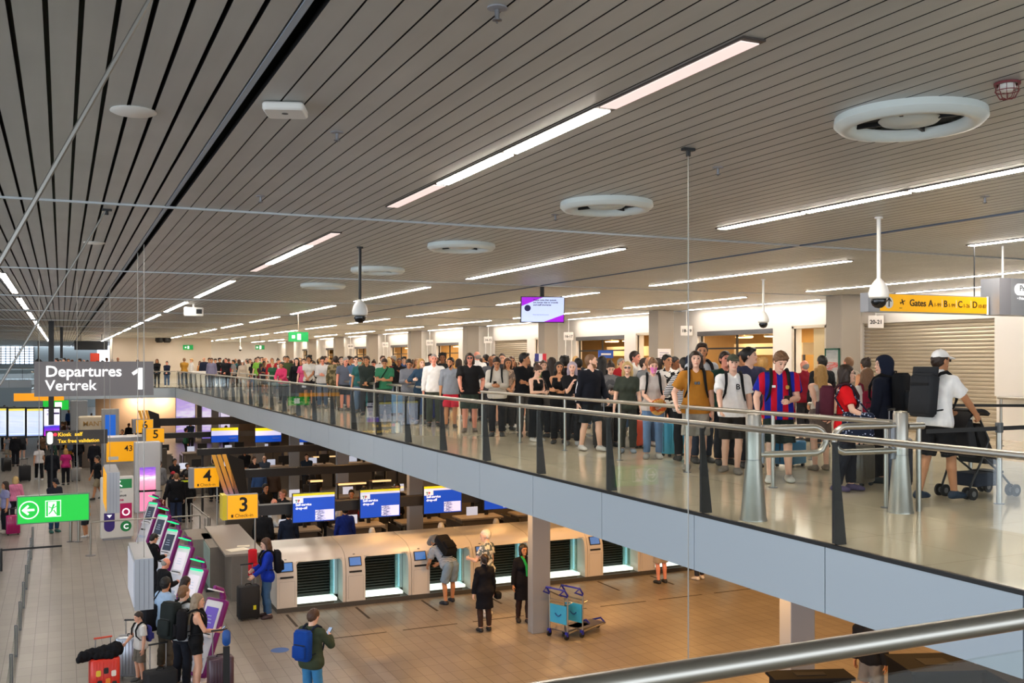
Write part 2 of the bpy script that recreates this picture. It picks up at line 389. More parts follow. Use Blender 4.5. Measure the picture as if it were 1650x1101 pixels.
# end window
struct('wall_far_end', MB().box(-16, -9.5, 131, 131.4, 0, CEIL).box(-3.0, 4, 131, 131.4, 0, CEIL).box(-9.5,-3,131,131.4,0,UF+1.2).box(-40,-16,131,131.4,0,CEIL), mat('far_end_wall', '#9aa3a5', .7))
mb = MB()
for i in range(14): xx = -9.5 + i*.5; mb.box(xx-.05, xx+.05, 130.9, 131.05, UF+1.2, CEIL)
for i in range(7): zz = UF+1.2+i*.3; mb.box(-9.5, -3, 130.9, 131.05, zz-.04, zz+.04)
struct('window_20', mb, CHAR)
struct('window_21', MB().box(-9.5, -3, 131.1, 131.12, 0, CEIL), glass_mat('window_glass', (.9, .96, 1.)))
# ---------------------------------------------------------------- ceiling lights
dif = mat('light_diffuser', '#fff4e6', .4, emit=26, ecol='#fff3e6'); dif2 = mat('light_diffuser_dim', '#ead8d2', .4, emit=1.0, ecol='#f2dcd6'); dif3 = mat('light_diffuser_wall', '#fff4e6', .4, emit=11, ecol='#fff3e6'); lframe = mat('light_frame', '#3a3029', .5)
rows = [(-.98, 'over the open hall'), (3.07, 'beside the dark ceiling slot'), (7.15, 'above the steel queue rail'), (11.3, 'over mid queue'), (15.5, 'over the far queue side'), (17.85, 'along the shop wall')]
base = None
for ri, (rx, rn) in enumerate(rows):
    for g in range(0, 11):
        y0 = 3.88 + 8.03*g
        for j in range(4):
            yc = y0 + .725 + 1.452*j
            kd = rx*CS - yc*SN; dd = rx*SN + yc*CS
            u = U0 + FPX*kd/dd; v = VH - FPX*(CEIL-EYE)/dd
            if u < -40 or u > 1720 or v < -60 or yc > 90: continue
            dim = ri == 1 and g < 2 and j in (0, 3)
            lab = '%s of four ceiling light panels, %s run, row %s' % (ORD[j], ORD[g], rn)
            if base is None:
                base = thing('ceiling_light', lab, 'ceiling light', (rx, yc, CEIL), 0, 'ceiling light panels')
                MB().box(-.068, .068, -.726, .726, -.012, .03).build('frame', lframe, base)
                MB().box(-.056, .056, -.69, .69, -.017, -.010).build('diffuser', dif, base)
                o = base
            else: o = dup(base, (rx, yc, CEIL), None, lab)
            if ri == 5:
                c = [q for q in o.children if q.name.startswith('diffuser')][0]; c.data = c.data.copy(); c.data.materials[0] = dif3
            if dim:
                c = [q for q in o.children if q.name.startswith('diffuser')][0]
                c.data = c.data.copy(); c.data.materials[0] = dif2
# ring air outlets
ringm = mat('ring_white', '#d3dad6', .3)
for i, y in enumerate([4.7, 8.57, 12.5, 16.4, 20.3]):
    t = thing('ring_air_outlet', 'large white ring air outlet under the slatted ceiling, %s from the camera' % ORD[i], 'air outlet', (4.95, y, CEIL), 0, 'white ring air outlets')
    MB().ring((0,0,0), [(.33,-.02),(.335,-.05),(.38,-.085),(.43,-.08),(.465,-.045),(.46,-.0),(.4,-.0)], 48).build('ring', ringm, t, smooth=50)
    MB().lathe((0,0,-.05), [(.02,.05),(.16,.045),(.19,.02),(.17,0),(.0,-.006)], 32).build('centre_cap', ringm, t, smooth=50)
    for a in range(4): MB().cbox((.25*math.cos(a*PI/2+.5), .25*math.sin(a*PI/2+.5), -.03), (.2, .02, .03), Matrix.Rotation(a*PI/2+.5, 3, 'Z')).build('spoke', BLACK, t)
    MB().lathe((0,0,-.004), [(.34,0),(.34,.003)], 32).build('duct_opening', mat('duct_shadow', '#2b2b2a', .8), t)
# detectors, discs, sprinklers
def ceil_at(u, v, z=CEIL): return at_z(u, v, z)
x, y = ceil_at(460, 178, CEIL-.03)
t = thing('ceiling_access_point', 'white rectangular box mounted on the ceiling slats beside the dark slot', 'ceiling box', (x, y, CEIL), -.35)
MB().rbox((0,0,-.03), (.25,.25,.05), .03).build('housing', WHITE, t, smooth=40); MB().box(-.06,.06,-.06,.06,-.006,.0).build('bracket', GREY, t); MB().lathe((0,-.02,-.057), [(.02,0),(.02,.004)], 12).build('badge', mat('badge_dark', '#444'.ljust(7,'4'), .5), t)
for u, v, nm in ((215, 181, 'nearest the camera'), (152, 392, 'behind the diagonal cable')):
    x, y = ceil_at(u, v, CEIL-.01); o = MB().lathe((0,0,0), [(.135,0),(.14,-.008),(.12,-.018),(0,-.02)], 28).build('ceiling_speaker', WHITE, None, smooth=40, loc=(x, y, CEIL)); tag(o, 'flat white round ceiling disc over the open hall, %s' % nm, 'ceiling disc')
for i, (u, v, nm) in enumerate(((801, 12, 'at the top of the view'), (543, 213, 'left of the long light panels'.replace('left of', 'beside')), (895, 346, 'next to the second ring outlet'), (1157, 270, 'near the hanging cable clamp'), (1587, 317, 'beyond the light row over the queue rail'), (420, 316, 'past the white ceiling box'))):
    x, y = ceil_at(u, v); t = thing('ceiling_sprinkler', 'small pendent sprinkler head %s' % nm, 'sprinkler', (x, y, CEIL))
    MB().lathe((0,0,0), [(.045,0),(.045,-.006),(.015,-.01)], 16).build('escutcheon', GREY, t); MB().lathe((0,0,-.01), [(.012,0),(.01,-.04),(.022,-.045),(.022,-.05),(.006,-.055),(.006,-.06)], 12).build('nozzle', STEEL_D, t)
x, y = ceil_at(1623, 133); t = thing('caged_fire_detector', 'smoke detector inside a dark red wire cage on the ceiling', 'detector', (x, y, CEIL))
MB().lathe((0,0,0), [(.04,0),(.045,-.03),(.03,-.05),(0,-.055)], 16).build('detector', WHITE, t, smooth=40)
mb = MB(); red = mat('cage_red', '#6e2027', .5)
for a in range(10):
    c, s = math.cos(a*PI/5), math.sin(a*PI/5); mb.tube([(.06*c,.06*s,0),(.062*c,.062*s,-.05),(.04*c,.04*s,-.09),(0,0,-.095)], .0025, 4)
mb.ring((0,0,-.05), [(.06,0),(.065,0),(.065,.004),(.06,.004)], 20); mb.ring((0,0,-.002), [(.056,-.012),(.07,-.012),(.07,0),(.056,0)], 20); mb.build('cage', red, t)
# dome cameras
def dome(label, u, vtop, vbot, pole_m, zt=CEIL):
    x, y = at_z(u, vtop, CEIL); zb = z_at(vbot, x, y); L = CEIL-zb
    t = thing('ceiling_camera', label, 'security camera', (x, y, CEIL))
    MB().cyl((0,0), .045, -.02, 0, 14).cyl((0,0), .022, -L+.3, -.02, 12).build('pole', pole_m, t, smooth=40)
    MB().lathe((0,0,-L), [(.075,.1),(.105,.12),(.11,.17),(.09,.24),(.05,.3),(.022,.33)], 24).build('housing', WHITE, t, smooth=50)
    MB().lathe((0,0,-L), [(.0,.0),(.04,.008),(.07,.035),(.085,.075),(.08,.105)], 24).build('dome', mat('smoked_dome', '#0c0d0e', .08), t, smooth=60)
dome('white dome camera on a black pole over the glass railing', 580, 398, 521, BLACK)
dome('white dome camera on a white pole in front of the yellow gates sign', 1416, 350, 497, WHITE)
dome('small white dome camera on a thin pole before the amber shop front', 1230, 450, 529, WHITE)
dome('tiny white dome camera hanging by the far end of the queue', 387, 543, 566, WHITE)
# hanging cables
cab = mat('cable_steel', '#8d8a84', .35, .8)
def cable(label, pts, r, clamp=True):
    t = thing('hanging_cable', label, 'cable', pts[0])
    p0 = Vector(pts[0]); MB().tube([Vector(p)-p0 for p in pts], r, 6).build('wire', cab, t)
    if clamp: MB().box(-.05, .05, -.02, .02, -.02, .0).lathe((0,0,-.06), [(.018,0),(.018,.05)], 8).build('clamp', BLACK, t)
x, y = at_z(1109, 239, CEIL); t_ = cable('thin vertical steel cable hanging from a black ceiling clamp near the ring outlets', [(x, y, CEIL), (x, y, .02)], .0045)
x2 = x
cable('thick diagonal steel cable crossing the top corner over the open hall', [(.43, 3.72, CEIL), (-.5, 3.72, 5.45), (-1.2, 3.72, 4.05)], .009)
cable('diagonal steel cable from the black ceiling clamp behind the first one', [(.43, 11.1, CEIL), (-.56, 11.1, 5.5), (-1.4, 11.1, 4.0)], .011)
for u, yy, zb, nm in ((232, 14.3, 3.06, 'to the near end of the grey hanging box'), (222, 15.4, 3.06, 'to the far end of the grey hanging box'), (63, 20.85, 3.14, 'to one end of the green exit sign'), (124, 20.85, 3.14, 'to the other end of the green exit sign'), (177, 23., 3.0, 'to the near end of the narrow yellow sign'), (168, 24.4, 3.0, 'to the far end of the narrow yellow sign')):
    xx = at_y(u, yy); cable('thin vertical cable %s' % nm, [(xx, yy, CEIL), (xx, yy, zb)], .0055, False)
# ---------------------------------------------------------------- camera, world, lights
cd = bpy.data.cameras.new('camera'); cam = bpy.data.objects.new('camera', cd); C.objects.link(cam)
cam.location = (0, 0, EYE); cam.rotation_euler = (PI/2, 0, -TH); cd.sensor_width = 36; cd.lens = FPX/1650*36; cd.shift_y = (VH-550.5)/1650; cd.clip_start = .05; cd.clip_end = 400
SC.camera = cam
w = bpy.data.worlds.new('world'); SC.world = w; w.use_nodes = True
w.node_tree.nodes['Background'].inputs[0].default_value = (.80, .89, 1.0, 1); w.node_tree.nodes['Background'].inputs[1].default_value = 1.6
def area(name, loc, rot, size, energy, col):
    l = bpy.data.lights.new(name, 'AREA'); l.energy = energy; l.color = col; l.shape = 'RECTANGLE'; l.size, l.size_y = size
    o = bpy.data.objects.new(name, l); C.objects.link(o); o.location = loc; o.rotation_euler = rot
for xx in (8.2, 12., 15.8):
    for j in range(7):
        yy = 7+4*j; area('gallery_underside_lamp', (xx, yy, UB-.02), (0, 0, 0), (.35, .35), 38 if yy < 22.5 else 18, (1, .52, .18))
for xx in (8, 12, 16):
    for yy in (38, 46, 54, 62): area('gallery_underside_lamp', (xx, yy, UB-.02), (0, 0, 0), (.4, .4), 24, (1, .66, .38))
v = SC.view_settings; v.view_transform = 'Standard'; v.look = 'None'; v.gamma = 1; v.use_curve_mapping = False; v.exposure = 1.25
SC.display_settings.display_device = 'sRGB'
SC.cycles.use_denoising = True; SC.cycles.max_bounces = 7; SC.cycles.diffuse_bounces = 3; SC.cycles.glossy_bounces = 3; SC.cycles.transparent_max_bounces = 14
SC.cycles.sample_clamp_indirect = 6; SC.cycles.caustics_reflective = False; SC.cycles.caustics_refractive = False
# ================================================================ people: bodies and clothes grown as one smooth surface each
def axis_lines(lo, hi, h, fine, fh):
    out = []; x = lo
    while x < hi:
        out.append(x); s = h
        for a, b in fine:
            if a-h < x < b: s = fh
        x += s
    out.append(x); return np.array(out, dtype=np.float32)
class Field:
    def __init__(s, lo, hi, h, fine=(), fh=None):
        s.h = h
        s.ax = [axis_lines(lo[i], hi[i], h, [(f[0][i], f[1][i]) for f in fine], fh or h) for i in range(3)]
        s.F = np.full([len(a) for a in s.ax], 1., np.float32)
    def sub(s, lo, hi):
        sl = [slice(max(0, int(np.searchsorted(a, lo[i]))-1), int(np.searchsorted(a, hi[i]))+1) for i, a in enumerate(s.ax)]
        g = np.meshgrid(*[a[q] for a, q in zip(s.ax, sl)], indexing='ij', sparse=True); return tuple(sl), g
    def cone(s, a, b, ra, rb, k=.02, R=None, sc=(1,1,1), flat=0, sub=False):
        a = np.asarray(a, np.float32); b = np.asarray(b, np.float32); sc = np.asarray(sc, np.float32)
        m = max(ra, rb)*float(sc.max()) + k + 1.6*s.h + .01
        sl, g = s.sub(np.minimum(a, b)-m, np.maximum(a, b)+m)
        if R is None: Q = np.eye(3, dtype=np.float32)
        else: Q = np.asarray(R, np.float32).T
        Q = Q / sc[:, None]; qa = Q @ a; ab = Q @ b - qa; L2 = float(ab @ ab) + 1e-9
        q = [Q[i,0]*(g[0]-a[0]) + Q[i,1]*(g[1]-a[1]) + Q[i,2]*(g[2]-a[2]) for i in range(3)]
        t0 = (q[0]*ab[0]+q[1]*ab[1]+q[2]*ab[2])/L2; t = np.clip(t0, 0, 1)
        d = np.sqrt((q[0]-t*ab[0])**2+(q[1]-t*ab[1])**2+(q[2]-t*ab[2])**2) - (ra+(rb-ra)*t)
        d = d*float(sc.min()**.6 * sc.max()**.4)
        if flat: d = np.maximum(d, (t0-1)*math.sqrt(L2))
        if flat == 2: d = np.maximum(d, -t0*math.sqrt(L2))
        F = s.F[sl]
        if sub:
            s.F[sl] = np.maximum(F, -d); return
        hh = np.maximum(k-np.abs(F-d), 0)/max(k, 1e-6); s.F[sl] = np.minimum(F, d) - hh*hh*k*.25
    def ball(s, c, r, k=.02, R=None, sc=(1,1,1), sub=False): s.cone(c, c, r, r, k, R, sc, 0, sub)
    def plane(s, p, n):              # keep the side the normal points away from
        g = np.meshgrid(*s.ax, indexing='ij', sparse=True); n = np.asarray(n, np.float32); n = n/np.linalg.norm(n)
        s.F = np.maximum(s.F, (g[0]-p[0])*n[0]+(g[1]-p[1])*n[1]+(g[2]-p[2])*n[2])
    def wrinkle(s, amp, f, seed):
        r = np.random.default_rng(seed); g = np.meshgrid(*s.ax, indexing='ij', sparse=True); D = 0
        for i in range(3):
            w = r.normal(size=3)*f*(1+.7*i); w[2] *= .7; D = D + np.sin(g[0]*w[0]+g[1]*w[1]+g[2]*w[2]+r.uniform(0, 6))/(1+.5*i)
        s.F = s.F + amp*D.astype(np.float32)
    def surface(s):
        F = s.F; X = s.ax; nx, ny, nz = F.shape; S = F < 0
        c = S[:-1,:-1,:-1].astype(np.int8)
        for dx, dy, dz in ((1,0,0),(0,1,0),(1,1,0),(0,0,1),(1,0,1),(0,1,1),(1,1,1)):
            c = c + S[dx:nx-1+dx, dy:ny-1+dy, dz:nz-1+dz]
        idx = np.argwhere((c > 0) & (c < 8))
        if not len(idx): return np.zeros((0,3)), np.zeros((0,4), int)
        i, j, k = idx.T; V = np.full(c.shape, -1, np.int32); V[i,j,k] = np.arange(len(idx))
        acc = np.zeros((len(idx),3)); cnt = np.zeros(len(idx))
        for ax_ in range(3):
            o = [q for q in range(3) if q != ax_]
            for a in (0,1):
                for b in (0,1):
                    p = [i.copy(), j.copy(), k.copy()]; p[o[0]] += a; p[o[1]] += b; q = [t.copy() for t in p]; q[ax_] += 1
                    f0 = F[p[0],p[1],p[2]]; f1 = F[q[0],q[1],q[2]]; cr = (f0 < 0) != (f1 < 0)
                    t = np.where(cr, f0/np.where(cr, f0-f1, 1), 0)
                    P = np.stack([X[0][p[0]], X[1][p[1]], X[2][p[2]]], 1).astype(np.float64)
                    P[:, ax_] += t*(X[ax_][q[ax_]]-X[ax_][p[ax_]])
                    acc += P*cr[:,None]; cnt += cr
        verts = acc/cnt[:,None]; quads = []
        for ax_ in range(3):
            o = [q for q in range(3) if q != ax_]
            A = [slice(None)]*3; B = [slice(None)]*3; A[ax_] = slice(0,-1); B[ax_] = slice(1,None)
            for q in o: A[q] = slice(1,-1); B[q] = slice(1,-1)
            s0, s1 = S[tuple(A)], S[tuple(B)]; e = np.argwhere(s0 != s1)
            if not len(e): continue
            fl = s0[e[:,0],e[:,1],e[:,2]]; e = e.copy(); e[:,o[0]] += 1; e[:,o[1]] += 1
            def vi(da, db):
                p = e.copy(); p[:,o[0]] += da; p[:,o[1]] += db; return V[p[:,0],p[:,1],p[:,2]]
            Q = np.stack([vi(-1,-1), vi(0,-1), vi(0,0), vi(-1,0)], 1)
            flip = ~fl if ax_ != 1 else fl
            Q[flip] = Q[flip][:, ::-1]; quads.append(Q)
        return verts, np.concatenate(quads)
def to_mesh(name, V, Q, attr=None):
    me = bpy.data.meshes.new(name); me.vertices.add(len(V)); me.vertices.foreach_set('co', V.astype(np.float32).ravel())
    me.loops.add(len(Q)*4); me.loops.foreach_set('vertex_index', Q.astype(np.int32).ravel())
    me.polygons.add(len(Q)); me.polygons.foreach_set('loop_start', np.arange(0, len(Q)*4, 4, dtype=np.int32))
    me.polygons.foreach_set('use_smooth', np.ones(len(Q), bool))
    if attr is not None:
        a = me.attributes.new('face', 'FLOAT_COLOR', 'POINT'); a.data.foreach_set('color', attr.astype(np.float32).ravel())
    me.update(calc_edges=True); me.validate(); me.materials.append(None); return me
def RX(a): c, s = math.cos(a), math.sin(a); return np.array([[1,0,0],[0,c,-s],[0,s,c]])
def RZ(a): c, s = math.cos(a), math.sin(a); return np.array([[c,-s,0],[s,c,0],[0,0,1]])
def RY(a): c, s = math.cos(a), math.sin(a); return np.array([[c,0,s],[0,1,0],[-s,0,c]])
A_ = lambda *p: np.array(p, float)
def nrm(v): return v/(np.linalg.norm(v)+1e-9)
def ik(a, t, l1, l2, pole):
    d = t-a; L = min(np.linalg.norm(d), (l1+l2)*.995); u = nrm(d); t = a+u*L
    x = (l1*l1-l2*l2+L*L)/(2*L); h = math.sqrt(max(l1*l1-x*x, 0)); p = pole-u*np.dot(pole, u)
    return a+u*x+nrm(p)*h, t
# poses: lean, turn, head (pitch, yaw), hands, feet ; every number in metres for a person 1.75 m tall, +y is ahead
STAND = dict(lean=.03, twist=0., head=(.05, 0.), L=(-.265,.05,.80), R=(.265,.05,.80), FL=(-.105,.0,.15), FR=(.11,.03,.2))
def pose(**k): p = dict(STAND); p.update(k); return p
POSES = {
 'stand': pose(), 'stand_turn': pose(head=(.05,.55), FL=(-.1,.05,.1), R=(.25,.1,.83)), 'stand_other': pose(head=(.1,-.6), L=(-.25,.1,.84), FR=(.12,-.05,.35)),
 'phone': pose(lean=.06, head=(.5,0.), L=(-.06,.30,1.12), R=(.07,.31,1.14)), 'phone_one': pose(lean=.05, head=(.42,.12), L=(-.26,.05,.82), R=(.05,.32,1.13)),
 'crossed': pose(L=(.09,.20,1.15), R=(-.08,.23,1.11), handL=(.85,-.35,.15), handR=(-.85,-.35,.15), palmL=(0,-1,0), palmR=(0,-1,0), head=(.03,.2)), 'hips': pose(L=(-.2,.06,1.0), R=(.26,.05,.82), head=(.02,-.35)),
 'strap': pose(L=(-.13,.2,1.28), R=(.25,.06,.82), head=(.05,.35)), 'walk': pose(lean=.07, FL=(-.09,.26,.1), FR=(.1,-.22,.12), L=(-.25,-.1,.84), R=(.26,.2,.87), head=(.02,0)),
 'clasp': pose(L=(-.02,.24,.98), R=(.03,.25,.97), head=(.12,-.2)), 'up': pose(R=(.2,.25,1.62), L=(-.25,.1,.85), head=(-.1,.2)), 'trolley': pose(lean=.14, L=(-.22,.38,1.0), R=(.22,.38,1.0), head=(.1,0)),
 'behind': pose(L=(-.1,-.2,.95), R=(.1,-.2,.93)), 'talk': pose(R=(.2,.33,1.2), L=(-.25,.1,.85), head=(.02,.45)), 'look_up': pose(head=(-.25,.1)),
}
def skeleton(p, sex, b=1.):
    J = {}; P = A_(0,0,.93); Rt = RZ(p.get('twist', 0)) @ RX(-p['lean']); T = lambda q: P + Rt @ (A_(*q)-P)
    J['T'] = T; J['Rt'] = Rt; J['NB'] = T((0,-.015,1.44)); J['HP'] = T((0,.0,1.525))
    hp, hy = p['head'][:2]; Rh = RZ(hy+p.get('twist', 0)) @ RX(-hp)
    if len(p['head']) > 2: Rh = Rh @ RY(p['head'][2])
    J['Rh'] = Rh; J['H'] = lambda q: J['HP'] + Rh @ (A_(*q)-A_(0,0,1.525))
    sw = (.180 if sex == 'm' else .153)*(.5+.5*b)
    for s, n in ((-1,'L'),(1,'R')):
        S = T((s*sw,-.005,1.395)); tgt = A_(*p[n]); pole = A_(*p.get('pole'+n, (s*.7,-1.,-.25)))
        E, W = ik(S, tgt, .285, .25, pole); J['S'+n], J['E'+n], J['W'+n] = S, E, W
        hd = p.get('hand'+n); J['D'+n] = nrm(A_(*hd)) if hd is not None else nrm(W-E); J['N'+n] = A_(*p.get('palm'+n, (-s*.9,.1,-.15)))
        f = p['F'+n]; H_ = A_(s*.088,.0,.915)
        if 'hip' in p: H_ = H_+A_(*p['hip'])
        an = A_(f[0], f[1]-.02, .085+(f[3] if len(f) > 3 else 0))
        K, An = ik(H_, an, .425, .41, A_(s*.15+.0, 1., 0)); J['H'+n], J['K'+n], J['A'+n] = H_, K, An; J['f'+n] = s*f[2]*-1 if False else f[2]*(1 if s > 0 else -1)
    J['sex'] = sex; J['b'] = b; J['grip'] = p.get('grip', .5); return J
def put_torso(F, J, g=0., lo=0, waist=0.):
    T, Rt, b = J['T'], J['Rt'], J['b']; fem = J['sex'] == 'f'; w = (b-1)*.10
    if lo <= 0:
        hw = .075; r = .112+g+w*.4+(.008+waist*.6 if g else 0)
        F.cone(A_(-hw,-.01,.915), A_(hw,-.01,.915), r, r, .05, None, (1,.95,1))
        F.cone(A_(0,.0,.93), T((0,.005,1.08)), .132+g+w+waist, (.122 if not fem else .112)+g+w*1.3+waist, .05, Rt, (1.08,.82,1))
    F.cone(T((0,.01,1.02)), T((0,.0,1.28)), (.124 if not fem else .112)+g+w*1.3+waist, (.152 if not fem else .134)+g+w*.7, .05, Rt, (1.03,.74,1))
    F.cone(T((-.09,-.01,1.33)), T((.09,-.01,1.33)), .092+g*.9+w*.3, .092+g*.9+w*.3, .05, Rt, (1,.95,1))
    if fem:
        for s in (-1,1): F.ball(T((s*.068,.078,1.265)), .058+g*.7, .05)
    for s in 'LR': F.cone(T((0,-.02,1.43)), J['S'+s], .054+g*.7, .052+g*.7, .045)
def put_arm(F, J, n, g=0., upto=2., fa=0., k=.02, flare=0., flat=1):
    S, E, W = J['S'+n], J['E'+n], J['W'+n]; q = .92 if J['sex'] == 'f' else 1.; q *= (.6+.4*J['b'])
    if upto < 1:
        M = S+(E-S)*upto; F.cone(S, M, .056*q+g, .050*q+g+flare, .03, None, (1,1,1), flat); return
    F.cone(S, E, .055*q+g, .041*q+g+fa, .025)
    if upto < 2:
        M = E+(W-E)*(upto-1); F.cone(E, M, .041*q+g+fa, .037*q+g+fa+flare, .008, None, (1,1,1), flat); return
    M = E+(W-E)*.35; F.cone(E, M, .040*q+g+fa, .041*q+g+fa, .008); F.cone(M, W, .041*q+g+fa, .028*q+g+fa*1.1+flare, .008, None, (1,1,1), 1 if g else 0)
def put_leg(F, J, n, g=0., upto=2., wide=0., flat=1):
    H, K, A = J['H'+n], J['K'+n], J['A'+n]; q = (1+.5*(J['b']-1)); fem = .004 if J['sex'] == 'f' else 0
    if upto < 1:
        M = H+(K-H)*upto; r = .082+(.056-.082)*upto
        F.cone(H, M, (.084+fem)*q+g, r*q+g+wide, .03, None, (1,1,1), flat); return
    F.cone(H, K, (.084+fem)*q+g, .055*q+g+wide*.6, .03)
    if upto < 2:
        M = K+(A-K)*(upto-1)
        if upto > 1.4: M1 = K+(A-K)*.33+nrm(A_(0,-1,0))*.012; F.cone(K, M1, .055*q+g+wide*.6, .056*q+g+wide*.7, .01); F.cone(M1, M, .056*q+g+wide*.7, .042*q+g+wide, .01, None, (1,1,1), flat); return
        F.cone(K, M, .055*q+g+wide*.6, .05*q+g+wide, .01, None, (1,1,1), flat); return
    M = K+(A-K)*.33+nrm(A_(0,-1,0))*.012
    if g: F.cone(K, M, .055*q+g+wide*.6, .056*q+g+wide*.7, .01); F.cone(M, A, .056*q+g+wide*.7, .038*q+g+wide, .01, None, (1,1,1), flat); return
    F.cone(K, M, .053*q, .055*q, .012); F.cone(M, A, .055*q, .036*q, .012)
def put_foot(F, J, n, g=0.):
    A = J['A'+n]; Rf = RZ(-J['f'+n]); z0 = A[2]-.085
    q = lambda y, z, x=0: A_(A[0], A[1], z0) + Rf @ A_(x, y, z)
    F.cone(A, q(-.03,.045), .036+g*.8, .036+g, .02); F.cone(q(-.035,.036), q(.10,.034), .034+g, .036+g, .02, Rf, (1.05,1,.9)); F.cone(q(.0,.06), q(.13,.028), .034+g, .03+g, .02, Rf, (1.15,1,.8)); F.cone(q(.10,.03), q(.155,.024), .037+g, .026+g, .02, Rf, (1.1,1,.75))
def put_head(F, J, g=0.):
    H, Rh = J['H'], J['Rh']; fem = J['sex'] == 'f'
    F.cone(J['T']((0,-.02,1.42)), H((0,-.012,1.56)), (.060 if not fem else .05), (.055 if not fem else .046), .03)
    F.ball(H((0,-.012,1.662)), .09, .03, Rh, (.83,1.06,.98)); F.cone(H((0,.028,1.62)), H((0,.052,1.55)), .058, .036, .03, Rh, (1.02,.95,1))
    F.cone(H((0,.03,1.66)), H((0,.04,1.60)), .062, .05, .02, Rh, (1.0,.95,1)); F.cone(H((-.035,.07,1.672)), H((.035,.07,1.672)), .014, .014, .02)
    F.cone(H((0,.082,1.652)), H((0,.104,1.618)), .009, .0135, .012); F.ball(H((0,.094,1.58)), .016, .012, Rh, (1.5,.7,.8)); F.ball(H((0,.088,1.548)), .02, .015)
    for s in (-1,1):
        F.ball(H((s*.08,-.008,1.632)), .028, .008, Rh, (.38,.75,1.15)); F.ball(H((s*.031,.092,1.65)), .014, .01, Rh, (1.2,.6,.8), True); F.ball(H((s*.031,.081,1.65)), .0145, .004)
def put_hand(F, J, n, fine=True):
    W, d, N = J['W'+n], J['D'+n], J['N'+n]; s = nrm(np.cross(d, N)); N = nrm(np.cross(s, d)); side = 1 if n == 'R' else -1
    th = s if np.dot(s, A_(0,1,.25)) > 0 else -s       # thumb on the forward side
    R = np.stack([th, N, d], 1)
    F.cone(W-d*.01, W+d*.03, .026, .03, .012, R, (1,.72,1)); F.cone(W+d*.03, W+d*.075, .035, .037, .012, R, (1.05,.46,1))
    cu = J['grip']
    if not fine:
        F.cone(W+d*.08, W+d*.13+N*.03*cu*2, .03, .022, .015, R, (1,.5,1)); F.cone(W+d*.03+th*.03, W+d*.085+th*.045+N*.02, .013, .010, .01); return
    for i, (o, L) in enumerate(((.029,.068),(.0098,.078),(-.0098,.072),(-.028,.056))):
        p = W+d*.095+th*o; a = cu*(.75+.12*i); d1 = d*math.cos(a)+N*math.sin(a)+th*o*.8; d2 = d*math.cos(a*2.1)+N*math.sin(a*2.1)
        m = p+nrm(d1)*L*.52; F.cone(W+d*.06+th*o*.8, p, .0095, .0092, .006); F.cone(p, m, .0092, .0082, .003); F.cone(m, m+nrm(d2)*L*.5, .0082, .0066, .003)
    p = W+d*.025+th*.024; m = p+nrm(d*.7+th*.62+N*.35)*.045; F.cone(p, m, .0135, .0105, .012); F.cone(m, m+nrm(d*.9+th*.15+N*.5)*.034, .0102, .0075, .003)
HAIRS = ('short','long','bob','bun','pony','crop','curly','bald','swept')
def put_hair(F, J, style):
    H, Rh = J['H'], J['Rh']
    g = {'crop': .006, 'short': .013, 'swept': .018, 'curly': .03, 'bald': .003}.get(style, .013)
    F.ball(H((0,-.018,1.668)), .09+g, .02, Rh, (.85,1.06,1.)); F.ball(H((0,-.05,1.63)), .075+g*.8, .03, Rh, (.98,.8,1.1))
    if style == 'swept': F.cone(H((-.04,.06,1.735)), H((.05,.065,1.725)), .03, .028, .02)
    if style == 'curly':
        for i in range(14): a = i*2.4; F.ball(H((.085*math.cos(a), -.02+.085*math.sin(a), 1.70+.05*math.sin(i*1.7))), .028, .012)
    F.plane(H((0,.082,1.708)), Rh @ A_(0,.74,-.67)) if style != 'bald' else F.plane(H((0,-.03,1.62)), Rh @ A_(0,.5,.8))
    if style == 'bob':
        for s in (-1,1): F.cone(H((s*.068,-.01,1.68)), H((s*.075,.0,1.535)), .036, .038, .03)
        F.cone(H((0,-.06,1.68)), H((0,-.065,1.53)), .075, .07, .03, Rh, (1.1,.7,1))
    if style == 'long':
        T = J['T']
        for s in (-1,1): F.cone(H((s*.066,-.015,1.68)), H((s*.074,-.01,1.55)), .034, .034, .03); F.cone(H((s*.072,-.02,1.56)), T((s*.085,-.03,1.40)), .034, .03, .03)
        F.cone(H((0,-.06,1.68)), H((0,-.075,1.53)), .075, .07, .03, Rh, (1.1,.7,1)); F.cone(H((0,-.075,1.55)), T((0,-.135,1.27)), .08, .055, .03, J['Rt'], (1.25,.5,1))
    if style == 'bun': F.ball(H((0,-.10,1.735)), .045, .015)
    if style == 'pony': F.ball(H((0,-.115,1.69)), .03, .015); F.cone(H((0,-.125,1.69)), H((0,-.15,1.50)), .03, .018, .02)
def hands_fine(J): return [(np.minimum(J['W'+n], J['W'+n]+J['D'+n]*.18)-.055, np.maximum(J['W'+n], J['W'+n]+J['D'+n]*.18)+.055) for n in 'LR']
def bounds(J, pad=.13):
    P = np.array([J[q] for q in J if isinstance(J[q], np.ndarray) and J[q].shape == (3,) and q[0] in 'SEWHKAN']+[J['H']((0,0,1.7)), J['AL']+A_(0,.2,0), J['AR']+A_(0,.2,0), J['WL']+J['DL']*.15, J['WR']+J['DR']*.15])
    lo = P.min(0)-pad; hi = P.max(0)+pad; lo[2] = min(lo[2], -.01) if True else lo[2]; lo[2] = -.02; return lo, hi
LOD = {'a': (.0105, .0052), 'b': (.0135, .0095), 'c': (.021, .016)}
_mesh = {}
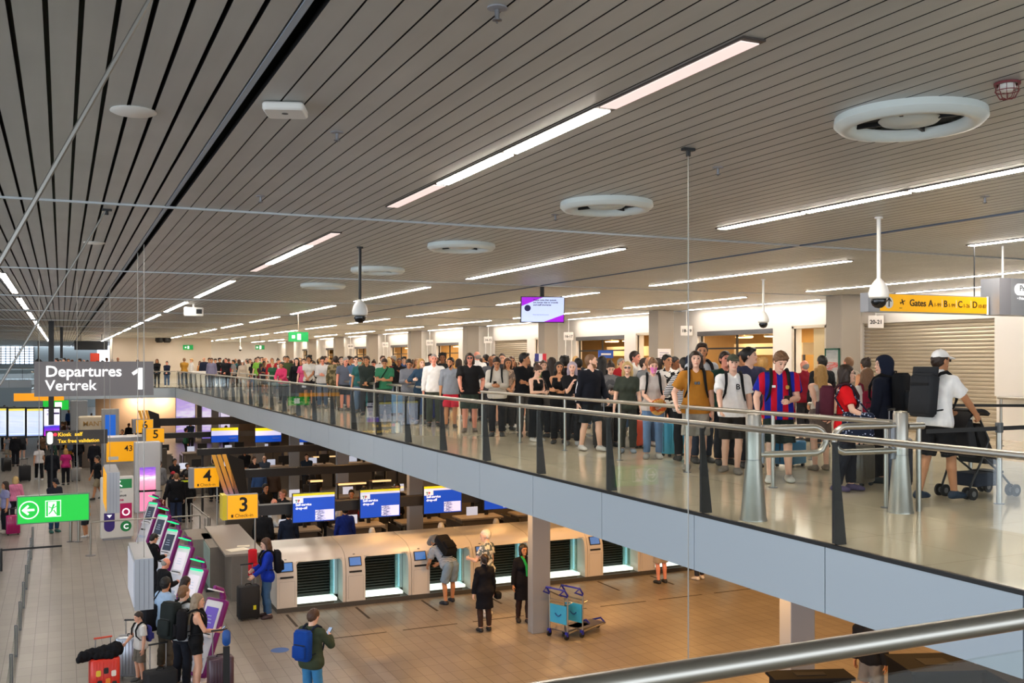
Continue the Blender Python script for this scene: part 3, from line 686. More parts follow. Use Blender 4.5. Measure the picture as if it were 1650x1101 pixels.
def body_mesh(key, J, lod):
    k = ('body', key, J['sex'], round(J['b'],2), lod)
    if k in _mesh: return _mesh[k]
    h, fh = LOD[lod]; lo, hi = bounds(J); hc = J['H']((0,.02,1.63)); fine = [(hc-.14, hc+.14)] + (hands_fine(J) if lod != 'c' else [])
    F = Field(lo, hi, h, fine, fh); put_torso(F, J); put_head(F, J)
    for n in 'LR': put_leg(F, J, n); put_foot(F, J, n, -.004); put_arm(F, J, n); put_hand(F, J, n, lod != 'c')
    V, Q = F.surface()
    q = (V-J['HP']) @ J['Rh'] + A_(0,0,1.525); at = np.zeros((len(V),4)); at[:,3] = 1; e = 1. if lod == 'a' else 1.25
    fr = q[:,1] > .045; ax = np.abs(q[:,0])
    at[:,0] = np.where(fr & (np.hypot((ax-.031)/1.6, q[:,2]-1.651) < .0085*e), .95, 0); at[:,0] = np.maximum(at[:,0], np.where(fr & (np.abs(q[:,2]-1.674-.12*(ax-.03)*0) < .0055*e) & (ax > .014) & (ax < .052), .75, 0))
    at[:,1] = np.where((q[:,1] > .06) & (np.abs(q[:,2]-1.578) < .0085*e) & (ax < .024), 1, 0)
    at[:,2] = np.where((q[:,1] > .06) & (np.hypot(ax-.05, q[:,2]-1.61) < .02), .4, 0)
    _mesh[k] = to_mesh('person_body', V, Q, at); return _mesh[k]
def cloth_mesh(kind, key, J, lod, opt=''):
    k = (kind, key, J['sex'], round(J['b'],2), lod, opt)
    if k in _mesh: return _mesh[k]
    h, fh = LOD[lod]; g = .013 if lod == 'a' else .015 if lod == 'b' else .019
    T, Rt = J['T'], J['Rt']; lo, hi = bounds(J, .15); seed = len(_mesh)+3; nm = kind; wr = {'a': .0028, 'b': .003, 'c': .002}[lod]
    if kind == 'shoe':
        n = opt; A = J['A'+n]; F = Field(A-A_(.2,.2,.1), A+A_(.2,.3,.12), min(h, .012)); put_foot(F, J, n, .010); F.plane(A+A_(0,0,.012), A_(0,0,1)); F.plane(A_(0,0,A[2]-.0835), A_(0,0,-1))
        V, Q = F.surface(); _mesh[k] = to_mesh(nm, V, Q); return _mesh[k]
    if kind in ('hair','cap','beard','hat','hood','mask'):
        hc = J['H']((0,0,1.6)); F = Field(hc-A_(.24,.3,.42), hc+A_(.24,.3,.24), {'a': .007, 'b': .010, 'c': .017}[lod]); H, Rh = J['H'], J['Rh']
        if kind == 'hair':
            put_hair(F, J, opt)
            if lod != 'c': F.wrinkle(.0022, 110, seed)
        if kind == 'beard':
            F.cone(H((0,.03,1.60)), H((0,.054,1.545)), .064, .043, .03, Rh, (1.02,.95,1)); F.plane(H((0,.05,1.588)), Rh @ A_(0,.35,1)); F.plane(H((0,-.01,1.6)), Rh @ A_(0,-1,0))
        if kind == 'mask':
            F.cone(H((0,.04,1.615)), H((0,.06,1.555)), .066, .045, .03, Rh, (1.0,1.0,1)); F.plane(H((0,.05,1.625)), Rh @ A_(0,-.2,1)); F.plane(H((0,.02,1.6)), Rh @ A_(0,-1,0))
        if kind == 'cap':
            F.ball(H((0,-.012,1.672)), .107, .01, Rh, (.84,1.05,.95)); F.plane(H((0,0,1.682)), Rh @ A_(0,.12,-1)); F.cone(H((0,.085,1.690)), H((0,.135,1.676)), .068, .062, .012, Rh, (1.05,1,.16)); F.ball(H((0,-.012,1.775)), .009, .004)
        if kind == 'hat':
            F.cone(H((0,-.012,1.69)), H((0,-.012,1.74)), .102, .088, .012, Rh, (.9,1.05,1)); F.plane(H((0,0,1.69)), Rh @ A_(0,.1,-1)); F.ball(H((0,-.01,1.70)), .17, .01, Rh, (1,1.05,.10))
        if kind == 'hood':
            F.ball(H((0,-.02,1.665)), .118, .02, Rh, (.9,1.1,1.0)); F.cone(H((0,-.03,1.64)), T((0,-.06,1.44)), .105, .10, .05, Rh, (.95,.95,1)); F.plane(H((0,.075,1.65)), Rh @ A_(0,1,.05)); F.cone(H((0,.12,1.60)), H((0,.02,1.61)), .085, .07, 0, Rh, (.85,1,1.25), 0, True)
        V, Q = F.surface(); _mesh[k] = to_mesh(nm, V, Q); return _mesh[k]
    F = Field(lo, hi, h)
    if kind in ('t_shirt','shirt','tank_top','jacket','hoodie','polo','blouse','sweater'):
        loose = {'jacket': .016, 'hoodie': .014, 'tank_top': -.002, 'blouse': .006, 'sweater': .012}.get(kind, .008)
        put_torso(F, J, g+loose, 0, .012 if loose > 0 and J['sex'] == 'm' else 0)
        sl = {'t_shirt': .72, 'polo': .68, 'tank_top': 0, 'blouse': .55}.get(kind, 2)
        if 'roll' in opt: sl = 1.25
        if sl:
            for n in 'LR': put_arm(F, J, n, g+(.004 if sl >= 1 else .008), sl, .006 if kind in ('jacket','hoodie','sweater') else .002, flare=(.014 if sl < 1 else 0))
        if kind in ('hoodie','jacket') and 'nohood' not in opt: F.cone(T((-.07,-.09,1.45)), T((.07,-.09,1.45)), .045, .045, .03)
        if kind in ('shirt','polo'): F.cone(J['NB']+A_(0,0,.01), T((0,-.008,1.495)), .078, .068, .02)
        F.wrinkle(wr, 28, seed)
        hem = .93 if 'crop' in opt else {'tank_top': .93, 't_shirt': .845, 'shirt': .84, 'jacket': .80, 'hoodie': .83, 'polo': .86}.get(kind, .86)
        if 'tuck' in opt: hem = .975
        F.plane(T((0,0,hem)), Rt @ A_(0,0,-1)); 
        if kind == 'tank_top':
            F.plane(T((0,0,1.425)), Rt @ A_(0,0,1))
            for s in (-1,1): F.cone(T((s*.215,.0,1.38)), T((s*.215,0,1.28)), .085, .07, 0, None, (1,1.3,1), 0, True)
            F.cone(T((0,.12,1.44)), T((0,.12,1.38)), .085, .05, 0, None, (1,1,1), 0, True)
        elif kind in ('jacket','hoodie'): F.cone(T((0,.10,1.50)), T((0,.12,1.40)), .055, .02, 0, None, (1,1,1), 0, True)
        else: F.cone(T((0,.075,1.50)), T((0,.09,1.455)), .07, .035, 0, None, (1,1,1), 0, True)
    elif kind in ('trousers','jeans','leggings','shorts','hot_pants','wide_trousers'):
        gg = g - (.003 if kind in ('leggings',) else 0); hw = .075
        F.cone(A_(-hw,-.01,.915), A_(hw,-.01,.915), .112+gg, .112+gg, .05, None, (1,.95,1)); F.cone(A_(0,0,.93), T((0,.005,1.06)), .132+gg+(J['b']-1)*.1, (.122 if J['sex'] == 'm' else .112)+gg+(J['b']-1)*.13, .05, Rt, (1.08,.82,1))
        for n in 'LR':
            if kind == 'shorts': put_leg(F, J, n, gg+.004, .93, .032)
            elif kind == 'hot_pants': put_leg(F, J, n, gg, .45, .014)
            elif kind == 'wide_trousers': put_leg(F, J, n, gg, 1.97, .035)
            else: put_leg(F, J, n, gg, 1.94, {'leggings': .0, 'jeans': .004}.get(kind, .012))
        F.wrinkle(wr, 30, seed); F.plane(T((0,0,1.0 if 'high' not in opt else 1.06)), Rt @ A_(0,0,1))
    elif kind in ('skirt','long_skirt'):
        zb = .56 if kind == 'skirt' else .30
        F.cone(A_(0,-.005,.98), A_(0,.01,zb), .135+g, .175+g, .03, None, (1.08,.85,1), 1); F.cone(A_(-.08,-.01,.915), A_(.08,-.01,.915), .114+g, .114+g, .05)
        F.wrinkle(wr*1.3, 32, seed); F.plane(T((0,0,1.03)), Rt @ A_(0,0,1)); F.plane(A_(0,0,zb), A_(0,0,-1))
    elif kind in ('coat','dress'):
        put_torso(F, J, g+.010, 0, .004); zb = .53
        F.cone(A_(0,0,1.0), A_(0,.01,zb), .14+g, .18+g, .05, None, (1.1,.84,1), 1)
        if kind == 'coat':
            for n in 'LR': put_arm(F, J, n, g+.008, 2, .004)
            F.cone(J['NB'], T((0,-.008,1.49)), .08, .072, .02)
        F.wrinkle(wr, 26, seed); F.plane(A_(0,0,zb), A_(0,0,-1)); F.cone(T((0,.08,1.50)), T((0,.10,1.43)), .065, .03, 0, None, (1,1,1), 0, True)
    V, Q = F.surface(); _mesh[k] = to_mesh(nm, V, Q); return _mesh[k]
SKINS = {'light': '#e0a98c', 'fair': '#edbfa6', 'tan': '#c48a64', 'brown': '#8b5a3c', 'dark': '#5a3826', 'pink': '#e2977f'}
def skin_mat(s):
    nme = 'skin_'+s
    if nme in _M: return _M[nme]
    m = mat(nme, SKINS[s], .5, spec=.35); nt = m.node_tree; b = nt.nodes['Principled BSDF']
    a = nt.nodes.new('ShaderNodeAttribute'); a.attribute_name = 'face'; sp = nt.nodes.new('ShaderNodeSeparateColor'); nt.links.new(a.outputs['Color'], sp.inputs[0])
    c = lin(SKINS[s]); prev = None
    for ch, col in (('Green', tuple(q*f for q, f in zip(c[:3], (.78,.48,.5)))), ('Blue', tuple(q*f for q, f in zip(c[:3], (1.05,.8,.78)))), ('Red', (.03,.02,.016))):
        mx = nt.nodes.new('ShaderNodeMix'); mx.data_type = 'RGBA'; mx.inputs['B'].default_value = (*col, 1)
        if prev is None: mx.inputs['A'].default_value = c
        else: nt.links.new(prev, mx.inputs['A'])
        nt.links.new(sp.outputs[ch], mx.inputs['Factor']); prev = mx.outputs['Result']
    nt.links.new(prev, b.inputs['Base Color']); return m
def fabric(col): return col if not isinstance(col, str) else mat('fabric_'+col.strip('#'), col, .85, spec=.2, noise=.12, nscale=14)
def hairm(col): return mat('hair_'+col.strip('#'), col, .5, spec=.4, noise=.3, nscale=40)
HC = {'black': '#16120f', 'dark brown': '#2b1d14', 'brown': '#4a3020', 'light brown': '#76553a', 'blonde': '#b48b50', 'fair': '#c2a36c', 'grey': '#8f8b86', 'white': '#d6d3cd', 'ginger': '#8a4a24', 'lilac grey': '#a79bab'}
PEOPLE = []
def person(label, x, y, z, face, H=1.75, pose_='stand', sex='m', skin='light', hair=('short', 'brown'), top=('t_shirt', '#888888'), bottom=('trousers', '#2b2d33'), shoes='#2a2a2c', extra=(), lod='b', b=1., group=None, pkey=None):
    """face: direction the person looks towards, degrees, 0 = +x, 90 = +y"""
    p = POSES[pose_] if isinstance(pose_, str) else pose_; key = pose_ if isinstance(pose_, str) else (pkey or label)
    J = skeleton(p, sex, b); me = body_mesh(key, J, lod)
    o = bpy.data.objects.new('person', me); C.objects.link(o); s = H/1.75
    o.location = (x, y, z+.002); o.rotation_euler = (0, 0, math.radians(face-90)); o.scale = (s, s, s)
    def setm(ob, m): ob.material_slots[0].link = 'OBJECT'; ob.material_slots[0].material = m
    setm(o, skin_mat(skin)); tag(o, label, 'person', group)
    def child(name, mesh, m):
        c = bpy.data.objects.new(name, mesh); C.objects.link(c); c.parent = o; setm(c, m); return c
    def cl(spec):
        kind = spec[0]; opt = spec[2] if len(spec) > 2 else ''
        return child(kind if len(spec) < 4 else spec[3], cloth_mesh(kind, key, J, lod, opt), fabric(spec[1]))
    o['_c'] = ''
    if hair and hair[0] != 'none': child('hair', cloth_mesh('hair', key, J, lod, hair[0]), hairm(HC.get(hair[1], hair[1])))
    if top: cl(top)
    if bottom: cl(bottom)
    for e in extra:
        if e[0] == 'beard': child('beard', cloth_mesh('beard', key, J, lod), hairm(HC.get(e[1], e[1])))
        elif e[0] == 'mask': child('face_mask', cloth_mesh('mask', key, J, lod), fabric(e[1]))
        elif e[0] in ('cap','hat','hood'): child(e[0], cloth_mesh(e[0], key, J, lod), fabric(e[1]))
        elif e[0] == 'glasses':
            mb = MB(); Hh = J['H']
            for q in (-1, 1): mb.rbox((0,0,0), (.044,.006,.03), .012, 2, 1) if False else None; mb.cbox(Vector(Hh((q*.033,.1,1.651))), (.046,.008,.03), Matrix(J['Rh'].tolist())); mb.tube([Vector(Hh((q*.058,.096,1.656))), Vector(Hh((q*.08,.0,1.652)))], .0025, 4)
            mb.tube([Vector(Hh((-.012,.104,1.654))), Vector(Hh((.012,.104,1.654)))], .003, 4); c = mb.build('glasses', None, o); setm(c, mat('glasses_dark', e[1], .2))
        else: cl(e)
    if shoes:
        for n in 'LR': child('shoe', cloth_mesh('shoe', key, J, lod, n), mat('shoe_'+shoes.strip('#'), shoes, .6))
    del o['_c']; PEOPLE.append((o, J)); return o, J
# ---------------------------------------------------------------- bags that people carry
def on_person(name, label, cat, pj):
    o, J = pj; t = thing(name, label, cat, o.location); t.rotation_euler = o.rotation_euler; t.scale = o.scale; return t
def backpack(label, pj, col, strap='#151517', w=.30, h=.44, d=.15, style='day', z0=1.0, col2=None):
    o, J = pj; T, Rt = J['T'], J['Rt']; t = on_person('backpack', label, 'backpack', pj); R = Matrix(Rt.tolist()); m = fabric(col); zc = z0+h/2; off = -.155-d/2
    MB().rbox(Vector(T((0,off,zc))), (w, d, h), .06, 4, 2, R).rbox(Vector(T((0,off,zc))), (w-.03, d*.8, h+.05), .05, 4, 2, R).build('main_bag', m, t, smooth=50)
    if style == 'roll':
        MB().rbox(Vector(T((0,off,z0+h+.05))), (w+.02, .05, .10), .02, 3, 2, R).build('roll_top', m, t, smooth=50); MB().rbox(Vector(T((0,off-d/2-.004,zc+.12))), (w*.8,.012,.03), .005, 2, 2, R).build('buckle_strap', fabric('#202022'), t)
    else:
        MB().rbox(Vector(T((0,off-d/2-.018,z0+h*.30))), (w*.78, .06, h*.46), .03, 3, 1, R).build('front_pocket', fabric(col2 or col), t, smooth=50)
        MB().rbox(Vector(T((0,off-d/2-.005,z0+h*.55))), (w*.7,.012,.012), .004, 2, 2, R).build('zip', BLACK, t)
    sm = fabric(strap)
    for s in (-1,1):
        pts = [(s*.09,-.165,z0+h-.03),(s*.095,-.10,1.478),(s*.105,-.01,1.505),(s*.11,.09,1.455),(s*.115,.155,1.34),(s*.135,.155,1.2),(s*.17,.07,1.09),(s*.13,-.15,z0+.06)]
        MB().tube([Vector(T(p)) for p in pts], [.012,.02,.024,.024,.022,.018,.011,.009], 6).build('strap', sm, t, smooth=60)
    MB().tube([Vector(T(p)) for p in ((-.03,-.16,z0+h),(-.025,-.17,z0+h+.05),(.025,-.17,z0+h+.05),(.03,-.16,z0+h))], .008, 6).build('grab_handle', sm, t, smooth=60)
    return t
def phone(label, pj, hand='R'):
    o, J = pj; W, D, N = J['W'+hand], J['D'+hand], J['N'+hand]; t = on_person('phone', label, 'phone', pj); c = Vector(W+D*.10+nrm(A_(0,-.3,1))*.03)
    z = Vector(nrm(A_(0,.75,.65))); x_ = Vector((1,0,0)); y_ = z.cross(x_); R = Matrix((x_, y_, z)).transposed()
    MB().rbox(c, (.074,.010,.15), .01, 2, 1, R).build('case', mat('phone_black', '#0d0d10', .3), t); MB().cbox(c-y_*-.0 + R @ Vector((0,-.0062,0)), (.066,.001,.138), R).build('screen', mat('phone_screen', '#9fb6d8', .2, emit=.6), t); return t
def suitcase(label, x, y, z, rot, col, w=.44, h=.62, d=.26, handle=.42, hcol='#9a9a9c', ribs=True, rough=.35, metal=0., top_handle='#1c1c1e', lean=0.):
    t = thing('suitcase', label, 'suitcase', (x, y, z), rot); m = mat('suitcase_'+col.strip('#')+str(metal), col, rough, metal)
    mb = MB(); mb.rbox((0,0,.05+h/2), (w, d, h), .055, 4); 
    if ribs:
        for i in range(7): xx = -w/2+.07+i*(w-.14)/6; mb.rbox((xx,-d/2-.002,.05+h/2), (.022,.014,h-.1), .006, 2, 2); mb.rbox((xx,d/2+.002,.05+h/2), (.022,.014,h-.1), .006, 2, 2)
    mb.build('shell', m, t, smooth=50); MB().rbox((0,0,.05+h/2), (w+.008,.018,h+.008), .05, 4, 1).build('zip_seam', BLACK, t, smooth=50)
    mb = MB(); mb.tube([(-.06,0,.05+h),(-.055,0,.05+h+.035),(.055,0,.05+h+.035),(.06,0,.05+h)], .011, 6); mb.build('top_handle', fabric(top_handle), t, smooth=50)
    if handle:
        for s in (-1,1): MB().tube([(s*w*.26,d/2-.04,.05+h-.02),(s*w*.26,d/2-.04,.05+h+handle)], .010, 8).build('handle_tube', mat('handle_tube', hcol, .3, .8), t, smooth=50)
        MB().rbox((0,d/2-.04,.05+h+handle), (w*.52+.05,.028,.032), .012, 2, 0).build('pull_grip', mat('grip_'+top_handle.strip('#'), top_handle, .5), t, smooth=50)
    for sx in (-1,1):
        for sy in (-1,1): MB().tube([(sx*(w/2-.06)-.018,sy*(d/2-.05),.026),(sx*(w/2-.06)+.018,sy*(d/2-.05),.026)], .025, 12).box(sx*(w/2-.06)-.012, sx*(w/2-.06)+.012, sy*(d/2-.05)-.012, sy*(d/2-.05)+.012, .03, .06).build('wheel', BLACK, t)
    return t
def shoulder_bag(label, pj, col, s=1, z=.95, w=.30, h=.22, y=.02, strap=True, x=.27, d=.12):
    o, J = pj; T, Rt = J['T'], J['Rt']; t = on_person('shoulder_bag', label, 'bag', pj); R = Matrix(Rt.tolist()) @ Matrix.Rotation(PI/2, 3, 'Z'); m = fabric(col)
    MB().rbox(Vector(T((s*x,y,z))), (w,d,h), .05, 4, 1, R).rbox(Vector(T((s*x,y,z+.02))), (w*.9,d*1.12,h*.75), .04, 4, 1, R).build('bag_body', m, t, smooth=50)
    if strap: MB().tube([Vector(T(p)) for p in ((s*x*.95,y+w*.4,z+h*.4),(s*.19,.12,1.32),(s*.12,.05,1.50),(s*.10,-.06,1.50),(s*.18,-.15,1.3),(s*x*.95,y-w*.4,z+h*.4))], .012, 6).build('strap', m, t, smooth=60)
    return t
# ================================================================ lower hall
# ---- self-service bag drop row
cream = mat('drop_off_shell', '#dcd5cb', .35); slatm = mat('roller_slats', '#1b2421', .45); sill_l = mat('sill_light', '#f2fff4', .4, emit=1.6, ecol='#eafff0')
edge_l = mat('edge_light', '#cfeeff', .4, emit=.7, ecol='#bfe6f5'); plinth = mat('plinth', '#4a4640', .5); lineM = mat('seam_line', '#8f8980', .6)
scr_k = ramp_mat('drop_screen', [(0,'#3a6db0'),(.35,'#dfe9f2'),(.5,'#e9eef2'),(.62,'#c3d2e0'),(.7,'#eceff0')], 'Z', 3.2, -2.6, .8, .25, nscale=9)
prof = [(.0,.10),(.0,.72),(.03,.93),(.10,1.10),(.22,1.21),(.42,1.29),(.75,1.34),(1.45,1.40)]
def drop_unit(i, x0, yf):
    t = thing('bag_drop_unit', 'cream self-service bag drop unit with rounded top, %s from the open end of the row' % ORD[i], 'bag drop', (x0, yf, 0), 0, 'self-service bag drop row')
    PW, UW = .46, 1.6
    mb = MB(); mb.prism(prof+[(1.45,.10)], 0, .003, PW)
    hi = [p for p in prof if p[1] >= 1.09]; mb.prism([(.10,1.10)]+hi[1:]+[(1.45,1.12),(.16,1.12)], 0, PW, UW-.003)
    for xx, s in ((PW, 1), (UW-.07, -1)):      # rounded opening corners
        fil = [(xx, 1.13)] + [(xx+s*.14*(1-math.sin(a*PI/12)), 1.13-.14*(1-math.cos(a*PI/12))) for a in range(7)]
        mb.prism(fil, 1, .10, .45)
    mb.prism([p for p in prof if p[1] < 1.12]+[(.45,1.12),(.45,.10)], 0, UW-.075, UW-.003)
    mb.box(PW, UW, 1.35, 1.45, .1, 1.3)
    mb.build('shell', cream, t, smooth=25)
    MB().box(0, UW, -.03, 1.45, 0, .10).build('plinth', plinth, t)
    mb = MB(); z = .24
    while z < 1.1: mb.prism([(.50,z),(.46,z+.02),(.46,z+.045),(.50,z+.065)], 0, PW, UW-.28); z += .066
    mb.box(PW, UW-.28, .505, .52, .2, 1.12); mb.build('roller_shutter', slatm, t)
    MB().box(PW+.002, UW-.26, .08, .50, .10, .15).build('belt', plinth, t); MB().box(PW+.01, UW-.20, .05, .44, .151, .215).build('sill_light', sill_l, t)
    MB().box(UW-.28, UW-.262, .08, .50, .22, 1.10).build('side_glass', glass_mat('teal_glass', (.75,.93,.93), extra=.05), t); MB().box(UW-.20, UW-.17, .40, .44, .24, 1.05).build('edge_light', edge_l, t); MB().box(UW-.26, UW-.08, .46, .50, .2, 1.1).build('niche_wall', mat('niche_wall', '#c4d2d2', .3), t)
    a = math.atan2(.07, .17); R = Matrix.Rotation(-a, 3, 'X')
    c = Vector((.225, .052, 1.015)); s = MB().cbox(c, (.30,.03,.22), R).build('screen_bezel', BLACK, t)
    MB().cbox((0,-.017,0), (.265,.003,.185)).build('screen', scr_k, s, loc=c).rotation_euler = (-a,0,0)
    MB().cbox((.225, .002, .79), (.30,.03,.04)).build('card_slot', BLACK, t); MB().box(.20,.25,.16,.19,1.16,1.175).build('scanner', STEEL_D, t)
    MB().box(.05,.41,-.002,.002,.69,.694).box(.05,.054,-.002,.002,.15,.69).box(.406,.41,-.002,.002,.15,.69).build('service_hatch', lineM, t)
    return t
YR = 22.55
d0 = drop_unit(0, 4.44, YR)
for i in range(1, 8):
    dup(d0, (4.44+1.605*i, YR, 0), None, 'cream self-service bag drop unit with rounded top, %s from the open end of the row' % ORD[i])
# floor markings in front of it
for i in range(7):
    u = 4.62+1.605*i; struct('floor_line_%d' % (i+1), MB().box(-.03, .03, -.55, .55, .0005, .002), mat('floor_tape', '#3a332c', .7), loc=(u, YR-.75, 0)); struct('floor_line_%d' % (i+21), MB().box(-.62, .62, -.022, .022, .0005, .002), mat('floor_tape', '', .7), loc=(u+1.0, YR-2.5, 0))
blue_spot = mat('floor_sticker', '#3f62a0', .6)
o = MB().lathe((0,0,0), [(.18,.0015),(.18,.0005)], 20).build('floor_sticker', blue_spot, None, loc=(*at_z(451, 1048, 0), .0003)); tag(o, 'round blue sticker on the floor tiles beside the man with the blue backpack', 'floor sticker')
# ---- black gantries with hanging screens
def scr_img(): return ramp_mat('strip_picture', [(0,'#6b6d9e'),(.4,'#b6b4da'),(.55,'#eceafc'),(.7,'#555a92'),(1,'#d8d4f0')], 'X', 2., .5, .9, 1.1, nscale=12)
SBLUE = mat('screen_blue', '#0b45b4', .3, emit=.8, ecol='#0a46b8'); SYEL = mat('screen_yellow', '#d9cf1d', .3, emit=.7, ecol='#d8c81c')
gm = mat('gantry_black', '#1b191a', .45)
def gantry(y, x0, x1, z, label, h=.24, posts=()):
    t = thing('gantry_beam', label, 'beam', ((x0+x1)/2, y, 0)); L = (x1-x0)/2
    MB().rbox((0,0,z), (.28,2*L,h), .04, 3, 0).build('beam', gm, t, smooth=40) if False else MB().box(-L, L, -.14, .14, z-h/2, z+h/2).build('beam', gm, t)
    for p in posts: MB().box(p-(x0+x1)/2-.04, p-(x0+x1)/2+.04, -.04, .04, 0, z-h/2).build('post', CHAR, t)
    return t
gantry(23.55, 4.2, 17.6, 2.22, 'black horizontal gantry beam carrying the self-service drop-off screens', posts=(17.4,))
gantry(30.6, 5.0, 17.6, 2.30, 'black gantry beam behind the row of people at the second check-in desks', posts=(5.2, 17.4))
gantry(38.4, 4.6, 17.6, 2.30, 'black gantry beam of the third check-in row', posts=(4.8, 12.4, 17.4))
gantry(47.3, 3.6, 17.6, 2.30, 'black gantry beam of the distant check-in row with yellow and blue screens', posts=(3.8, 12.4, 17.4))
gantry(56.0, 3.4, 17.6, 2.40, 'farthest black gantry beam before the cloud pictures', h=.4, posts=(3.6, 12.6, 17.4))
def drop_screen(x, y, z, i):
    t = thing('hanging_screen', 'blue screen reading self-service drop-off under a yellow strip, %s along the gantry' % ORD[i], 'screen', (x, y, z))
    W, H = .99, .67; MB().box(-W/2-.012, W/2+.012, 0, .07, -H/2-.012, H/2+.012).build('housing', BLACK, t); MB().box(-W/2, W/2, -.004, .0, -H/2, H/2-.1).build('display', SBLUE, t)
    MB().box(-W/2, W/2, -.005, .0, H/2-.055, H/2).build('yellow_strip', SYEL, t); MB().box(-W/2, W/2, -.005, .0, H/2-.105, H/2-.055).build('white_strip', mat('strip_white', '#c9cbe8', .3, emit=.8), t)
    MB().box(-W/2, -W/2+.24, -.007, .0, H/2-.22, H/2-.1).build('airline_label', mat('label_white', '#dfe0e8', .4, emit=.7), t)
    text('T', .09, mat('ink_green', '#3f8f57', .5), t, (-W/2+.05, -.009, H/2-.2), bold=.004); text('P', .09, mat('ink_red', '#c8202e', .5), t, (-W/2+.11, -.009, H/2-.2), bold=.004)
    text('Self-service\ndrop-off', .082, mat('ink_white', '#ffffff', .5, emit=.8), t, (-W/2+.06, -.007, -.03), bold=.002)
    MB().box(.03, W/2-.02, -.007, 0, -H/2+.02, -H/2+.27).build('passenger_picture', scr_img(), t)
    MB().box(-.1, .1, .07, .42, .02, .12).build('bracket', BLACK, t)
for i in range(6): drop_screen(5.42+1.62*i, 23.12, 2.27, i)
for i, x in enumerate((at_y(362, 47.0), at_y(432, 47.0), at_y(500, 47.))):
    t = thing('hanging_screen', 'distant blue screen with white band and aircraft picture, %s along the far gantry' % ORD[i], 'screen', (x, 46.95, z_at(701, x, 47)))
    MB().box(-.62,.62,0,.08,-.34,.34).build('housing', BLACK, t); MB().box(-.6,.6,-.005,0,-.33,-.02).build('display', SBLUE, t); MB().box(-.6,.6,-.005,0,-.02,.2).build('white_band', mat('band_lilac', '#bfc4ee', .3, emit=.9), t); MB().box(-.6,.6,-.005,0,.2,.33).build('yellow_strip', SYEL, t); MB().lathe((.35,-.006,-.15), [(.18,0),(.18,.002)], 12).build('picture', mat('plane_picture', '#8d8452', .4), t).rotation_euler = (0,0,0)
# ---- yellow check-in number signs
def num_sign(n, x, y, z, s, label):
    t = thing('check_in_sign', label, 'sign', (x, y, z))
    W, H = .70*s, .57*s
    MB().box(-W/2-.10*s, -W/2, .0, .45*s, -H/2, H/2).build('end_panel', mat('sign_end_yellow', '#b9a61a', .4, emit=.35, ecol='#c0a818'), t) if n in '3' else MB().box(-W/2-.12*s, -W/2, .0, .3*s, -H/2, H/2).build('end_panel', GREY, t)
    MB().box(-W/2, W/2, .0, .16*s, -H/2, H/2).build('housing', GREY, t); MB().box(-W/2+.012, W/2-.012, -.006, 0, -H/2+.012, H/2-.012).build('face', YELLOW, t)
    text(n, .46*s, INK, t, (0.02*s, -.009, -.10*s), bold=.008*s, align='CENTER', name='numeral'); text('Check-in', .115*s, mat('ink_brown', '#5a3c06', .6), t, (.03*s, -.009, -H/2+.05*s), align='CENTER') if n in '34' else None
    if n in '34': MB().box(-W/2+.09*s, -W/2+.14*s, -.009, -.006, -H/2+.05*s, -H/2+.12*s).build('pictogram', mat('ink_brown', '', .6), t)
    MB().box(-.02, .02, .05, .09, H/2, H/2+.001).build('cap_strip', GREY, t)
    if n in '34': MB().cyl((W/2-.05, .1), .02, -z, -H/2, 8).build('post', STEEL, t)
    else: MB().cyl((0, .1), .02, -z, -H/2, 8).build('post', STEEL, t)
for n, u, y, v, s, lb in (('3', 391, 23.3, 817, 1., 'yellow sign with a black 3 and check-in line at the end of the drop-off gantry'), ('4', 333, 30.6, 770, 1.05, 'yellow sign with a black 4 and check-in line above the second row'), ('5', 250, 44.2, 702, 1.06, 'distant yellow sign with a black 5'), ('6', 233, 44.75, 687, 1.0, 'distant yellow sign with a black 6 behind the one with a 5')):
    x = at_y(u, y); num_sign(n, x, y, z_at(v, x, y), s, lb)
# ---- leaning striped advert fins
def fin(u0, y, zt, zb, label):
    x = at_y(u0, y); t = thing('advert_fin', label, 'advert panel', (x, y, 0), .25)
    st = [(0,'#5a66a0'),(.3,'#8a7fae'),(.6,'#c98454'),(1,'#d99a3c')]
    m = ramp_mat('fin_stripes', st, 'Z', .8, -1.0, .25); sh = .55
    for i in range(3):
        a = -.3+i*.16; MB().add([(a,0,zb),(a+.11,0,zb),(a+.11-sh,0,zt),(a-sh,0,zt),(a,.05,zb),(a+.11,.05,zb),(a+.11-sh,.05,zt),(a-sh,.05,zt)], [(0,1,2,3),(7,6,5,4),(0,4,5,1),(1,5,6,2),(2,6,7,3),(3,7,4,0)]).build('stripe', m, t)
    MB().add([(.16,0,0),(.5,0,0),(.4-sh*.5,0,zt-.2),(.18-sh,0,zt),(.16,.08,0),(.5,.08,0),(.4-sh*.5,.08,zt-.2),(.18-sh,.08,zt)], [(0,1,2,3),(7,6,5,4),(0,4,5,1),(1,5,6,2),(2,6,7,3),(3,7,4,0)]).build('black_panel', BLACK, t)
    MB().box(-.4, .5, -.02, .1, 0, zb).build('foot', plinth, t)
fin(386, 30.2, 2.95, 1.3, 'leaning orange and violet striped advert fin beside the second check-in row'); fin(252, 50., 3.35, 1.5, 'far leaning orange striped advert fin above the yellow 5 sign')
